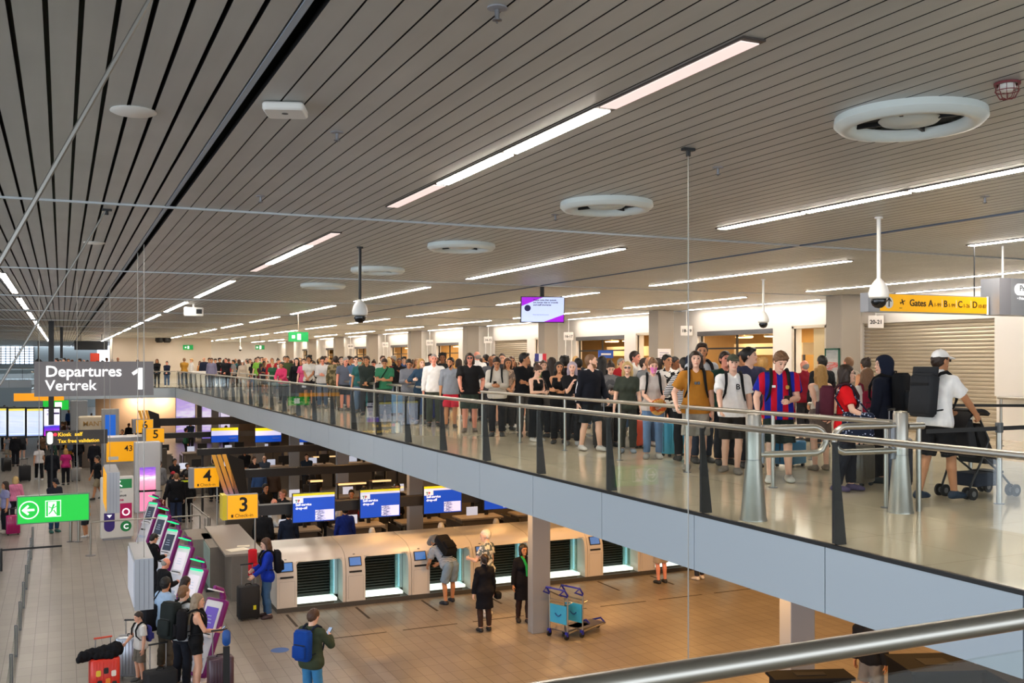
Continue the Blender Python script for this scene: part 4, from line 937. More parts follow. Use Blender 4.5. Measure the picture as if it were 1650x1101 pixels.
# ---- check-in desks, rows two to four
deskm = mat('desk_grey', '#6b645c', .5); desk_t = mat('desk_top', '#a39684', .4); mon = mat('monitor_glow', '#cfd6ea', .3, emit=.7)
base = None
for r, (y, x0, n) in enumerate(((27.6, 5.9, 6), (33.7, 5.6, 6), (44.3, 5.0, 6), (52.6, 4.4, 6))):
    for i in range(n):
        lb = 'grey check-in desk with monitor, %s from the hall side in the %s row behind' % (ORD[i], ORD[r])
        if base is None:
            base = thing('check_in_desk', lb, 'desk', (x0, y, 0), 0, 'check-in desks')
            MB().box(-.6,.6,-.3,.3,0,.98).build('body', deskm, base); MB().box(-.68,.68,-.42,.36,.98,1.03).build('worktop', desk_t, base); MB().box(-.6,-.55,-.32,-.28,.2,.9).build('logo_strip', STEEL, base)
            q = MB().box(.1,.56,.06,.10,1.16,1.46).build('monitor', BLACK, base); MB().box(.13,.53,.10,.106,1.19,1.43).build('monitor_back', GREY, q); MB().box(-.45,-.1,-.26,-.23,1.1,1.35).build('paper_screen', mon, base); MB().box(.28,.38,.05,.12,1.03,1.17).build('stand', BLACK, base)
            MB().box(.71,1.13,-.35,.75,0,.38).build('belt_scale', mat('belt_black', '#262422', .6), base); MB().box(.69,.71,-.4,.8,0,.9).box(1.13,1.15,-.4,.8,0,.9).build('belt_side', STEEL_D, base)
        else: dup(base, (x0+1.85*i, y, 0), None, lb)
# warm lit shelves far behind
for i, (u0, u1, v, y) in enumerate(((505, 545, 737, 46.0), (590, 625, 735, 46.0), (500, 520, 776, 32.3), (545, 590, 781, 32.3), (600, 630, 776, 32.3), (440, 470, 726, 50.6), (636, 650, 786, 32.3))):
    x0, x1 = at_y(u0, y), at_y(u1, y); t = thing('lit_shelf', 'warm lit shelf strip behind the check-in desks, %s of the golden lines' % ORD[i], 'shelf', (x0, y, z_at(v, x0, y)))
    MB().box(0, x1-x0, 0, .4, -.03, 0).build('board', mat('shelf_board', '#8b6a3e', .5), t); MB().box(0, x1-x0, -.02, .0, -.03, .03).build('light_strip', mat('golden_strip', '#ffd98a', .4, emit=1.1, ecol='#ffd79a'), t)
    MB().box(0, .04, .1, .14, -z_at(v, x0, y), -.03).build('leg', CHAR, t)
# ---- grey counter at the row's open end
t = thing('end_counter', 'grey stone service counter with a frosted glass end at the start of the drop-off row', 'counter', (3.35, 25.2, 0), -.02)
MB().box(.35, 1.0, -1.1, 3.2, 0, 1.08).build('body', mat('counter_stone', '#7b7268', .55, noise=.08), t); MB().box(.2, 1.12, -1.15, 3.25, 1.08, 1.13).build('worktop', mat('counter_grey_top', '#8d857a', .35), t); MB().box(-.35, .35, 1.5, 3.2, 0, 1.08).build('return', mat('counter_stone', ''), t)
MB().box(-.02, .0, .2, 2.4, .08, 1.05).build('frosted_panel', mat('frosted_panel', '#a9c4bd', .2), t); MB().box(-.1, .1, .1, 2.5, 0, .08).build('kick_rail', CHAR, t); MB().box(.0,.35,.2,2.4,0,1.08).build('glass_backing', mat('counter_stone', ''), t)
t = thing('back_counter', 'long low grey counter running behind the cream bag drop units', 'counter', (10.4, 24.75, 0))
MB().box(-5.2, 6.6, -.28, .28, 0, 1.16).build('body', mat('counter_dark', '#4d463f', .6), t); MB().box(-5.25, 6.65, -.33, .33, 1.16, 1.2).build('worktop', mat('counter_brown_top', '#62594d', .4), t)
for i, (dx, c) in enumerate(((-3.1, '#d8d4cb'), (-1.2, '#e4e0d8'), (.4, '#cfcabf'), (1.6, '#e0dcd2'))):
    o = MB().lathe((0,0,0), [(.07,0),(.09,.1),(.06,.2),(.02,.22)], 14).build('white_container', mat('container_'+c.strip('#'), c, .4), None, smooth=40, loc=(10.4+dx, 24.7, 1.2)); tag(o, 'white plastic container on the low back counter, %s along it' % ORD[i], 'container')
t = thing('papers', 'sheets of paper lying on the grey end counter', 'paper', (3.9, 24.6, 1.13)); MB().cbox((0,0,.004), (.5,.36,.006), Matrix.Rotation(.3,3,'Z')).build('sheet', mat('paper', '#e6ddc8', .7), t); MB().cbox((.2,.4,.004), (.3,.22,.006), Matrix.Rotation(-.2,3,'Z')).build('sheet', mat('paper', ''), t)
# ---- purple check-in kiosks
PUR = mat('kiosk_purple', '#7a0f6e', .35); kw = mat('kiosk_white', '#e3e1e6', .35); kg = mat('kiosk_green_light', '#19e08a', .4, emit=1.5, ecol='#16e07e')
kscr = mat('kiosk_screen_dark', '#232a3c', .25, emit=.06, ecol='#5a6a90'); kscr2 = mat('kiosk_screen_violet', '#5b3fa0', .25, emit=.5, ecol='#5a3fa6'); kscr3 = mat('kiosk_screen_pale', '#d8cfd6', .25, emit=.5)
def kiosk(x, y, rot, label, scr, green=True):
    t = thing('check_in_kiosk', label, 'kiosk', (x, y, 0), rot, 'purple check-in kiosks')     # local -y is its front
    R = Matrix.Rotation(-.38, 3, 'X'); up = R @ Vector((0,0,1)); fr = R @ Vector((0,-1,0)); B = Vector((0,-.12,.06))
    def P(a, h, f=0.): return B + Vector((a,0,0)) + up*h + fr*f
    mb = MB(); mb.rbox(P(0,.84,0), (.60,.13,1.66), .07, 4, 1, R); mb.build('frame', PUR, t, smooth=50)
    MB().rbox(P(0,.85,.055), (.50,.04,1.52), .04, 4, 1, R).build('front_panel', kw, t, smooth=50)
    q = MB().rbox(P(0,1.22,.077), (.36,.012,.50), .015, 2, 1, R).build('screen', scr, t)
    for i in range(3): MB().rbox(P(-.02,1.14+.07*i,.085), (.2-.04*i,.003,.014), .004, 2, 1, R).build('text_line', mat('kiosk_text', '#aab4cc', .3, emit=.25), q)
    MB().rbox(P(0,.86,.11), (.40,.12,.06), .02, 3, 2, R).build('shelf', kw, t, smooth=50); MB().rbox(P(.02,.90,.12), (.26,.08,.03), .01, 2, 2, R).build('reader', BLACK, t)
    MB().rbox(P(-.08,.62,.078), (.22,.02,.05), .01, 2, 1, R).build('printer_slot', BLACK, t); MB().rbox(P(.0,.36,.077), (.34,.008,.09), .01, 2, 1, R).build('sign_strip', mat('kiosk_strip', '#b5bcd0', .4), t)
    MB().rbox((0,-.05,.02), (.7,.5,.04), .1, 4, 2).build('base', kw, t)
    c = P(0,1.70,-.10); mb = MB(); mb.tube([P(0,1.5,-.10), P(0,1.72,-.12), P(0,1.86,-.02), P(0,1.88,.20)], [.07,.07,.06,.045], 10); mb.build('lamp_arm', PUR, t, smooth=60)
    MB().rbox(P(0,1.82,.14), (.17,.34,.03), .02, 2, 2, R).build('lamp', kg if green else kw, t)
    if green: MB().rbox(P(0,1.60,.078), (.44,.02,.05), .01, 2, 1, R).build('light_bar', kg, t)
    t.scale = (.9,.84,.84); return t
for i, (u, y, sc_, g, lb) in enumerate(((333, 18.55, kscr2, False, 'with the violet screen and the girl in black shorts'), (305, 21.5, kscr3, True, 'with a pale screen behind the dark-haired woman'), (286, 24.2, kscr3, True, 'with a pale screen by the bald man'), (268, 26.8, kscr, True, 'by the man in the black jacket, dark screen'), (253, 29.4, kscr, True, 'with a dark screen, third from the far end'), (238, 32.1, kscr, True, 'farthest of the slanting row, dark screen'))):
    kiosk(at_y(u, y)-.12, y, -1.02, 'purple and white check-in kiosk %s' % lb, sc_, g)
# ---- information totem, advert tower, hanging boxes
y = 34.; x = at_y(189, y); t = thing('information_totem', 'white information totem with green aircraft panel and magenta bag symbol', 'totem', (x, y, 0), .12)
MB().rbox((0,.06,1.03), (1.0,.14,1.96), .05, 4, 1).build('panel', mat('totem_white', '#d9d6d0', .4), t, smooth=40); MB().box(-.42,.42,-.05,.2,0,.06).build('base', GREY, t)
G_ = mat('totem_green', '#1f8a4c', .5); MG = mat('totem_magenta', '#c0175f', .5); VI = mat('totem_violet', '#3c2a78', .5)
MB().box(-.12,.44,-.016,-.01,1.62,1.92).build('green_panel', G_, t)
mb = MB(); R = Matrix.Rotation(.6,3,'Y')
for c, d in (((0,0,0),(.3,.01,.04)),((.0,0,.0),(.05,.01,.24)),((-.12,0,0),(.03,.01,.1))): mb.cbox(R @ Vector(c), d, R)
mb.build('aircraft_symbol', mat('ink_white', ''), t, loc=(.02,-.02,1.77))
text('Lost item?\nmenue', .11, INK, t, (0.02,-.016,1.45), bold=.002) if False else text('enue', .12, INK, t, (.04,-.016,1.36), bold=.002); text('me', .12, MG, t, (.04,-.016,1.22), bold=.003); text('am', .09, mat('ink_grey', '#777777', .6), t, (.04,-.016,1.50))
MB().box(.08,.44,-.016,-.01,.66,1.14).build('magenta_panel', MG, t); mb = MB(); mb.ring((0,0,0), [(.08,-.005),(.12,-.005),(.12,.005),(.08,.005)], 20); q = mb.build('bag_symbol', mat('ink_white', ''), t, loc=(.26,-.02,.86)); q.rotation_euler = (PI/2,0,0)
mb = MB(); mb.prism([(-.40,.86),(-.40,.42)]+[(-.24-.16*math.cos(a*PI/8), .42-.16*math.sin(a*PI/8)) for a in range(1,8)]+[(-.08,.42),(-.08,.86)], 1, -.016, -.01); mb.build('violet_shield', VI, t); MB().prism([(-.32,.80),(-.16,.80),(-.24,.70)], 1, -.022, -.016).build('diamond_symbol', mat('ink_white', ''), t)
q = MB().lathe((0,0,0), [(.17,.003),(.17,-.003)], 24).build('green_disc', G_, t, loc=(.26,-.014,.40)); q.rotation_euler = (PI/2,0,0); text('C', .22, mat('ink_white', ''), t, (.26,-.022,.32), bold=.006, align='CENTER')
y = 39.5; x = at_y(238, y); t = thing('advert_tower', 'tall white advert tower with two pink and violet lit screens', 'advert tower', (x, y, 0))
MB().rbox((0,.3,1.32), (.92,.6,2.64), .04, 3).build('tower', mat('tower_white', '#c6c6c8', .4), t, smooth=40)
pk = ramp_mat('pink_screen', [(0,'#f07aa0'),(.45,'#f2a6c4'),(.6,'#fbe7f2'),(.72,'#c27be0'),(1,'#7a4cc8')], 'Z', 1.1, -.85, 1., .25, nscale=5)
MB().box(-.28,.28,-.012,0,.85,1.70).build('upper_screen', pk, t); MB().box(-.28,.28,-.012,0,.06,.77).build('lower_screen', mat('pink_screen_low', '#f08ab0', .3, emit=.9), t); MB().box(-.31,.31,-.006,0,.77,.85).build('screen_bar', BLACK, t)
def hang_box(label, u, y, vt, vb, L, w, face_m=None, txt=None):
    x = at_y(u, y); zt, zb = z_at(vt, x, y), z_at(vb, x, y); t = thing('hanging_box_sign', label, 'sign', (x, y, zb)); h = zt-zb
    MB().box(0, w, 0, L, 0, h).build('housing', mat('box_grey', '#a4a6ab', .4, .3), t); MB().box(-.012, 0, .04, L-.04, .04, h-.04).build('face', face_m or mat('box_face', '#c9c9d2', .4, emit=.15), t)
    mb = MB()
    for i in range(1,4): mb.box(w*i/4-.003, w*i/4+.003, -.003, 0, .01, h-.01)
    mb.build('end_groove', mat('groove', '#7b7d84', .5), t)
    if txt: text(txt, h*.3, INK, t, (-.016, L*.8, h*.35), rot=(PI/2,0,-PI/2))
    return t
hang_box('grey hanging box sign seen from its end above the kiosk queue', 217, 14.2, 902, 985, 1.35, .24)
hang_box('narrow hanging sign with a yellow side and grey end in front of the white totem', 172, 22.8, 762, 828, 1.8, .26, YELLOW)
y = 45.; x = at_y(197, y); t = thing('hanging_box_sign', 'large yellow hanging sign with 43 on a broad grey housing', 'sign', (x, y, z_at(728, x, y)))
MB().box(-.6,1.6,.05,1.4,-.5,.60).build('housing', mat('box_grey', ''), t); MB().box(-.62,.62,0,.05,-.42,.42).build('face', YELLOW, t); text('43', .34, INK, t, (.08,-.006,.02), bold=.004); MB().box(-.55,-.15,-.006,0,-.34,-.2).build('white_label', WHITE, t)
y = 21.; x = at_y(86.5, y); t = thing('exit_sign', 'big green lit exit sign with white arrow and running figure over the hall', 'exit sign', (x, y, z_at(820, x, y)))
EG = mat('exit_green', '#12b53a', .4, emit=.75, ecol='#0fc038'); EW = mat('exit_white', '#f4fff4', .4, emit=1.)
W, H = 1.24, .50
MB().box(-W/2-.02, W/2+.02, 0, .14, -H/2-.02, H/2+.02).build('housing', mat('exit_frame', '#5d7a66', .4), t); MB().box(-W/2, W/2, -.008, 0, -H/2, H/2).build('face', EG, t)
def exit_symbols(t, s, ox=0., arrow='l', off=-.012):
    q = MB().ring((0,0,0), [(.145*s,-.002),(.165*s,-.002),(.165*s,.002),(.145*s,.002)], 32).build('arrow_ring', EW, t, loc=(ox-.38*s,off,0)); q.rotation_euler = (PI/2,0,0)
    a = -1 if arrow == 'l' else 1; mb = MB(); mb.box(-.09*s,.09*s,-.002,.002,-.02*s,.02*s)
    for sg in (-1,1): mb.cbox((a*.055*s,0,sg*.035*s), (.13*s,.004,.038*s), Matrix.Rotation(a*sg*.75,3,'Y'))
    mb.build('arrow', EW, t, loc=(ox-.38*s,off,0))
    mb = MB(); X0, X1, Z0, Z1 = -.13*s, .13*s, -.145*s, .155*s
    for b in ((X0,X0+.012*s,Z0,Z1),(X1-.012*s,X1,Z0,Z1),(X0,X1,Z1-.012*s,Z1),(X0,X1,Z0,Z0+.012*s)): mb.box(b[0],b[1],-.002,.002,b[2],b[3])
    mb.build('door_outline', EW, t, loc=(ox+.02*s,off,0)); MB().box(-.085*s,.055*s,-.002,.002,-.13*s,.13*s).build('door_leaf', EW, t, loc=(ox+.02*s,off,0))
    mb = MB(); mb.lathe((0,0,0), [(.0,-.002),(.018*s,-.002),(.018*s,.002),(.0,.002)], 10) if False else mb.cbox((.01*s,-.003,.075*s), (.03*s,.004,.03*s))
    for c, d, r in (((-.01,0,.02),(.03,.004,.10),.3),((-.05,0,.03),(.06,.004,.016),.5),((.03,0,.03),(.06,.004,.016),-.6),((-.045,0,-.06),(.02,.004,.09),.7),((.03,0,-.06),(.02,.004,.09),-.5)): mb.cbox((c[0]*s,-.003,c[2]*s), (d[0]*s,.004,d[2]*s), Matrix.Rotation(r,3,'Y'))
    mb.build('running_figure', EG, t, loc=(ox+.02*s,off,0))
exit_symbols(t, 1.05, -.03)
y = 60.; x = at_y(90, y); t = thing('exit_sign', 'small distant green exit sign beneath the grey departures sign', 'exit sign', (x, y, z_at(653, x, y))); MB().box(-.66,.66,0,.14,-.28,.28).build('housing', mat('exit_frame', ''), t); MB().box(-.64,.64,-.02,0,-.26,.26).build('face', EG, t); MB().box(-.05,.3,-.03,-.02,-.16,.16).build('symbol', EW, t)
# ---- departures sign on its black mast
y = 44.; x0, x1 = at_y(55, y), at_y(247.5, y); xm = (x0+x1)/2; zc = z_at(610.5, xm, y); hh = (z_at(583, xm, y)-z_at(638.5, xm, y))/2; W = (x1-x0)/2
t = thing('departures_sign', 'big grey sign reading Departures Vertrek with a large figure one', 'sign', (xm, y, zc))
MB().box(-W, W, 0, .3, -hh, hh).build('housing', mat('sign_grey', '#77757a', .5, emit=.10, ecol='#8a888c'), t); SWH = mat('sign_white', '#ffffff', .4, emit=1.3)
text('Departures', .62, SWH, t, (-W+.40, -.012, .10), bold=.009, ext=.006); text('Vertrek', .60, SWH, t, (-W+.40, -.012, -.46), bold=.004, ext=.006); MB().prism([(W-.62,-.46),(W-.44,-.46),(W-.44,.44),(W-.58,.44),(W-.86,.24),(W-.79,.13),(W-.62,.245)], 1, -.018, -.006).build('numeral', SWH, t)
for i, (u, zb) in enumerate(((82.5, hh),)): xx = at_y(u, y)-xm; MB().box(xx-.1, xx+.1, .06, .24, hh, CEIL-zc).build('mast', BLACK, t); MB().box(xx-.1, xx+.1, .06, .24, -hh-1.15, -hh).build('lower_mast', BLACK, t)
y = 52.; x = at_y(99, y); o = MB().box(-.06,.06,-.06,.06,-1.5,0).build('ceiling_mast', BLACK, None, loc=(x, y, CEIL)); tag(o, 'slim black ceiling mast behind the departures sign mast', 'mast')
y = 66.; x = at_y(147, y); t = thing('hanging_board', 'wide black board hanging from two rods under the far ceiling', 'board', (x, y, z_at(557, x, y))); MB().box(-.95,.95,0,.12,-.27,.27).build('board', BLACK, t)
for s in (-1,1): MB().cyl((s*.6,.06), .02, .27, CEIL-z_at(557, x, y), 8).build('rod', CHAR, t)
# ---- flight boards
fb = ramp_mat('flight_board', [(0,'#5f86c8'),(.06,'#c9d6f2'),(.5,'#dbe4f6'),(.9,'#d3def4'),(.93,'#d8c84a'),(1,'#d8c84a')], 'Z', .9, .5, 1., 0.)
ad_m = ramp_mat('advert_board', [(0,'#d012c0'),(.18,'#8a18d8'),(.36,'#2a30c8'),(.42,'#e8e4f6'),(1,'#f0ecfa')], 'Z', .9, .5, 1., .12, nscale=1.2)
y = 44.6
for i, (u0, u1, m) in enumerate(((-15, 10, fb), (14, 40, fb), (43.5, 69, fb), (71, 96, ad_m))):
    a, b = at_y(u0, y), at_y(u1, y); zc = z_at(681, a, y); t = thing('flight_board', ('lit flight board of white rows, %s along the black frame' % ORD[i]) if i < 3 else 'advert board with a magenta and blue slant beside the flight boards', 'information board', ((a+b)/2, y, zc)); w_ = (b-a)/2
    MB().box(-w_-.06, w_+.06, 0, .2, -.62, .62).build('frame', BLACK, t); MB().box(-w_, w_, -.01, 0, -.55, .55).build('display', m, t)
    if i < 3:
        mb = MB()
        for k in range(16): mb.box(-w_*.9, w_*.85, -.014, -.01, .42-k*.056, .424-k*.056+.012)
        mb.build('row_lines', mat('row_line', '#9db0d8', .4, emit=.5), t)
    else: text('Help\nus to\ngate', .13, VI, t, (-w_+.1, -.016, .32)); MB().box(.02,.28,-.016,-.01,.33,.4).build('dark_label', VI, t)
    MB().box(-.04,.04,.06,.14,-zc,-.62).build('post', CHAR, t) if i in (0, 3) else None
y = 41.; x = at_y(124, y); t = thing('direction_sign', 'dark sign with yellow lettering about tax free validation and a white arrow pill', 'sign', (x, y, z_at(705, x, y)))
MB().box(-1.08,1.08,0,.14,-.27,.27).build('panel', mat('sign_dark', '#3a3634', .5, emit=.05), t); YI = mat('ink_yellow', '#ffcf2e', .4, emit=.9, ecol='#ffc824')
text('Kiosk', .2, YI, t, (-.66,-.008,.06), bold=.004); text('self', .2, YI, t, (-.08,-.008,.06), bold=.004); text('Tax free', .19, YI, t, (-.66,-.008,-.19), bold=.004); text('validation', .19, YI, t, (.06,-.008,-.19), bold=.004); MB().rbox((-.93,-.006,0), (.2,.01,.46), .09, 4, 1).build('arrow_pill', EW, t); q = MB().lathe((0,0,0), [(.07,.004),(.07,-.004)], 14).build('red_dot', mat('dot_red', '#e0304a', .4, emit=.7), t, loc=(-.75,-.008,.13)); q.rotation_euler = (PI/2,0,0)
MB().cyl((.9,.07), .03, -z_at(705, x, y), -.27, 8).build('post', STEEL_D, t)
y = 58.; x = at_y(63, y); t = thing('direction_sign', 'distant orange lit sign above the flight boards', 'sign', (x, y, z_at(640, x, y))); MB().box(-1.2,1.2,0,.15,-.2,.2).build('panel', mat('sign_orange', '#e8960a', .4, emit=.8, ecol='#f09a08'), t); MB().cyl((0,.07), .03, -z_at(640, x, y), -.2, 8).build('post', STEEL_D, t)
# ---- shops and pictures at the back of the lower hall
y = 57.; x = at_y(158, y); t = thing('shop_fascia', 'cream curved shop fascia with gold lettering', 'shop sign', (x, y, 2.35)); MB().rbox((0,.5,.0), (1.9,1.0,.75), .12, 4).build('fascia', mat('cream_fascia', '#cdbfa6', .5), t, smooth=40); text('MANTI', .36, mat('ink_gold', '#b58b4a', .5), t, (-.75,-.012,-.12), bold=.004); MB().box(-.9,.9,.1,.95,-2.35,-.375).build('shop_unit', mat('shop_dark', '#6e6257', .7), t)
y = 55.; x = at_y(178, y); t = thing('blue_banner', 'blue lit banner on a grey pier near the cream shop fascia', 'banner', (x, y, 0)); MB().box(-.42,.42,.1,.5,0,3.2).build('pier', mat('pier_grey', '#a7a6a3', .5), t); MB().box(-.25,.25,.08,.1,1.6,2.9).build('banner', mat('banner_blue', '#1c62c8', .4, emit=.7), t)
y = 62.; x = at_y(127, y); o = struct('column_hall', MB().rbox((x, y, UB/2), (.9,.9,UB), .05, 3), mat('hall_column', '#8d9094', .5))
cloud = ramp_mat('cloud_picture', [(0,'#5a4fc0'),(.3,'#b59ae0'),(.5,'#f1e8fb'),(.62,'#9c86cf'),(.75,'#efe6fa'),(1,'#c2a8e6')], 'Z', .42, -.05, 1.0, .9, nscale=.7)
for i, (u0, u1, y) in enumerate(((283, 315, 72.), (325, 341, 71.), (352, 371, 70.5))):
    a, b = at_y(u0, y), at_y(u1, y); t = thing('lit_picture_wall', 'backlit violet cloud picture at the back of the lower hall, %s of three' % ORD[i], 'picture wall', ((a+b)/2, y, 0)); w_ = (b-a)/2; MB().box(-w_, w_, 0, .2, .0, 3.35).build('frame', GREY, t); MB().box(-w_+.03, w_-.03, -.02, 0, .3, 3.3).build('picture', cloud, t)
for i, (u, y) in enumerate(((355, 68.), (373, 67.))): x = at_y(u, y); t = thing('direction_sign', 'small yellow sign over the cloud pictures, %s of two' % ORD[i], 'sign', (x, y, 3.0)); MB().box(-.35,.35,0,.15,-.18,.18).build('face', YELLOW, t); MB().cyl((0,.08), .03, -3., -.18, 8).build('post', STEEL_D, t)
for i, u in enumerate((222, 262)): x = at_y(u, 75.5); area('wall_wash_lamp', (x, 75.2, 3.3), (.15,0,0), (.5,.3), 60, (1,.8,.6))
t = thing('reception_desk', 'pale grey reception desk with a low wall under the warm back wall', 'desk', (at_y(205, 62.), 62., 0)); MB().box(-1.3,1.3,0,.9,0,1.25).build('front', mat('reception_front', '#a79f93', .5), t); MB().box(-1.35,1.35,-.05,.95,1.25,1.3).build('worktop', mat('reception_top', '#c9c2b5', .4), t)
# ---- steel queue rails and posts by the kiosks
def queue_rail(label, pts, z=.98, posts=None, base=True):
    p0 = Vector((*pts[0], 0)); t = thing('queue_rail', label, 'railing', p0); P = [Vector((*p, z))-p0 for p in pts]
    MB().tube(P, .022, 8).build('rail', STEEL, t, smooth=50)
    for p in (posts or pts):
        q = Vector((*p, 0))-p0; MB().cyl((q.x, q.y), .024, 0, z-.01, 10).build('post', STEEL, t, smooth=50)
        if base: MB().lathe((q.x, q.y, 0), [(.15,0),(.15,.012),(.03,.03)], 18).build('foot', STEEL_D, t)
    return t
yq = 31.5; pa = (at_y(146, yq), yq); pb = (at_y(228, yq), yq); pc = (at_y(322, yq), yq); queue_rail('long steel queue rail running past the white totem', [pa, pb, pc], posts=[pa, pc, (pc[0]+.25, pc[1]+.1)])
pd = at_z(338, 888, 0); queue_rail('short steel rail between paired posts before the frosted glass counter', [pd, (pd[0]-.15, pd[1]+3.4)], posts=[pd, (pd[0]-.12, pd[1]+.15), (pd[0]-.15, pd[1]+3.4)])
pe = (at_y(300, 35.), 35.); queue_rail('far steel queue rail below the yellow 4 sign', [pe, (at_y(372, 35.3), 35.3)], z=1.05)
for i, (u, v) in enumerate(((114, 873), (127, 873))):
    x, y = at_z(u, v, 0); t = thing('barrier_post', 'pale steel post under the exit sign, %s of the pair' % ORD[i], 'post', (x, y, 0)); MB().cyl((0,0), .045, 0, 1.15, 12).build('post', STEEL, t, smooth=50); MB().lathe((0,0,0), [(.12,0),(.12,.01),(.05,.02)], 16).build('base_plate', STEEL_D, t)
xl, yl = at_z(146, 760, 0); queue_rail('bent steel handrail post in the busy part of the hall', [(xl, yl), (xl+.6, yl-2.)], z=1.1, base=False)
# ---- low glass barrier along the hall
t = thing('low_glass_barrier', 'low glass barrier with slim steel posts running down the hall', 'barrier', (-.80, 15.2, 0))
for i in range(10):
    MB().box(-.03,.03,2.05*i-.02,2.05*i+.02,0,.62).build('post', STEEL_D, t); MB().box(-.012,.012,2.05*i-.035,2.05*i-.021,.05,.6).build('post_edge', STEEL, t)
    if i < 9: MB().box(-.006,.006,2.05*i+.04,2.05*i+2.0,.06,.58).build('glass_pane', GLASS, t)
t = thing('belt_post', 'black belt stretched across the hall floor beside the glass barrier', 'belt', (*at_z(2, 921, 0), 0)); MB().box(0,1.5,-.02,.02,.55,.6).build('belt', BLACK, t); MB().cyl((0,0), .03, 0, .62, 10).build('post', CHAR, t)
# ---- luggage trolleys
TB = mat('trolley_blue', '#1f2aa0', .35); TP = mat('trolley_panel', '#3aa7d8', .4)
def trolley(x, y, rot, label):
    t = thing('luggage_trolley', label, 'luggage trolley', (x, y, 0), rot)
    for s in (-1,1):
        MB().tube([(s*.24,0,.12),(s*.25,.0,.95)], .016, 8).build('upright', STEEL, t, smooth=50); MB().tube([(s*.24,0,.12),(s*.18,-.82,.14)], .018, 8).build('side_rail', STEEL, t, smooth=50)
        MB().tube([(s*.25,.0,.90),(s*.25,.10,1.03),(s*.22,.22,.96),(s*.25,.02,.88)], .02, 8).build('handle_grip', TB, t, smooth=50)
        for yy in (0.02,): q = MB().tube([(s*.24-.02,yy,.06),(s*.24+.02,yy,.06)], .06, 14).build('wheel', BLACK, t); MB().box(s*.24-.028,s*.24+.028,yy-.03,yy+.03,.07,.16).build('fork', TB, q)
    MB().tube([(-.25,.10,1.03),(.25,.10,1.03)], .02, 8).build('push_bar', TB, t, smooth=50); MB().tube([(-.25,0,.78),(.25,0,.78)], .012, 6).build('basket_bar', STEEL, t); MB().tube([(-.25,-.14,.74),(-.25,0,.72),(.25,0,.72),(.25,-.14,.74),(-.25,-.14,.74)], .008, 6).build('basket', STEEL, t)
    MB().box(-.225,.225,-.012,.012,.30,.68).build('advert_panel', TP, t); mb = MB(); mb.tube([(-.08+.02*k, .016, .50-.05*math.sin(k*PI/8)) for k in range(9)], .012, 6); mb.build('panel_mark', mat('mark_blue', '#1a4a90', .5), t)
    MB().box(-.20,.20,-.8,0,.14,.165).build('deck', STEEL_D, t); q = MB().tube([(-.02,-.80,.07),(.02,-.80,.07)], .065, 14).build('front_wheel', BLACK, t); MB().tube([(-.18,-.82,.14),(0,-.9,.2),(.18,-.82,.14)], .02, 8).build('bumper', TB, t)
trolley(*at_z(900, 1028, 0), 1.95, 'luggage trolley with light blue panel next to the grey column, front one'); x, y = at_z(926, 1026, 0); trolley(x+.02, y+.08, 1.95, 'luggage trolley nested behind the front one beside the column')
# ---- dark furniture under the walkway
for i, (u, v, w_, d_, h_, lb) in enumerate(((1305, 1088, .95, .3, 1.85, 'tall dark panel in front of the grey column below the near handrail'), (1505, 1068, 1.05, .8, 1.3, 'large dark machine with a grey hatch under the near handrail'), (1650, 1085, .9, .8, 1.2, 'dark box beside the large machine below the near handrail'))):
    x, y = at_z(u, v, h_); t = thing('machine', lb, 'machine', (x, y, 0), -.35); MB().rbox((0,0,h_/2), (w_,d_,h_), .03, 2).build('body', mat('machine_body', '#161617', .8, spec=.1), t); MB().box(-w_/2-.03,w_/2+.03,-d_/2-.03,d_/2+.03,h_-.03,h_+.01).build('lid', mat('machine_lid', '#1b1b1c', .85, spec=.1), t); MB().box(-w_*.2,w_*.2,-d_*.2,d_*.2,h_+.01,h_+.018).build('hatch', mat('machine_hatch', '#2a2a2b', .8, spec=.1), t)
# ---- far upper crossing: green shop front and banner
GR = ramp_mat('green_shop', [(0,'#0d5a34'),(.3,'#1fa860'),(.5,'#6fd0c0'),(.65,'#2b9a50'),(.8,'#7ac8d8'),(1,'#d8f0e8')], 'X', .28, .9, .55, 1.3, nscale=.9)
t = thing('lit_shop', 'green and teal lit shop front on the far crossing beside the end window', 'shop front', (-7.3, 98., UF)); MB().box(-4.2,1.7,0,.4,0,2.4).build('glazing', GR, t); MB().box(-4.2,1.7,-.05,.4,2.4,2.85).build('fascia', mat('shop_fascia_dark', '#18402c', .5), t)
t = thing('red_banner', 'orange red standing banner among the far crowd', 'banner', (at_y(153, 73.), 73., UF)); MB().box(-.3,.3,0,.08,.9,2.15).build('cloth', mat('banner_red', '#d8442a', .6), t); MB().box(-.02,.02,.03,.06,0,.9).build('pole', STEEL_D, t)
x = at_y(62, 90.); t = thing('ceiling_mast', 'black ceiling mast with a crossed sign before the bright end window', 'mast', (x, 90., CEIL)); MB().box(-.06,.06,-.06,.06,-1.9,0).build('pole', BLACK, t); MB().cbox((0,-.02,-1.75), (.5,.08,.5), Matrix.Rotation(PI/4,3,'Y')).build('plate', BLACK, t)
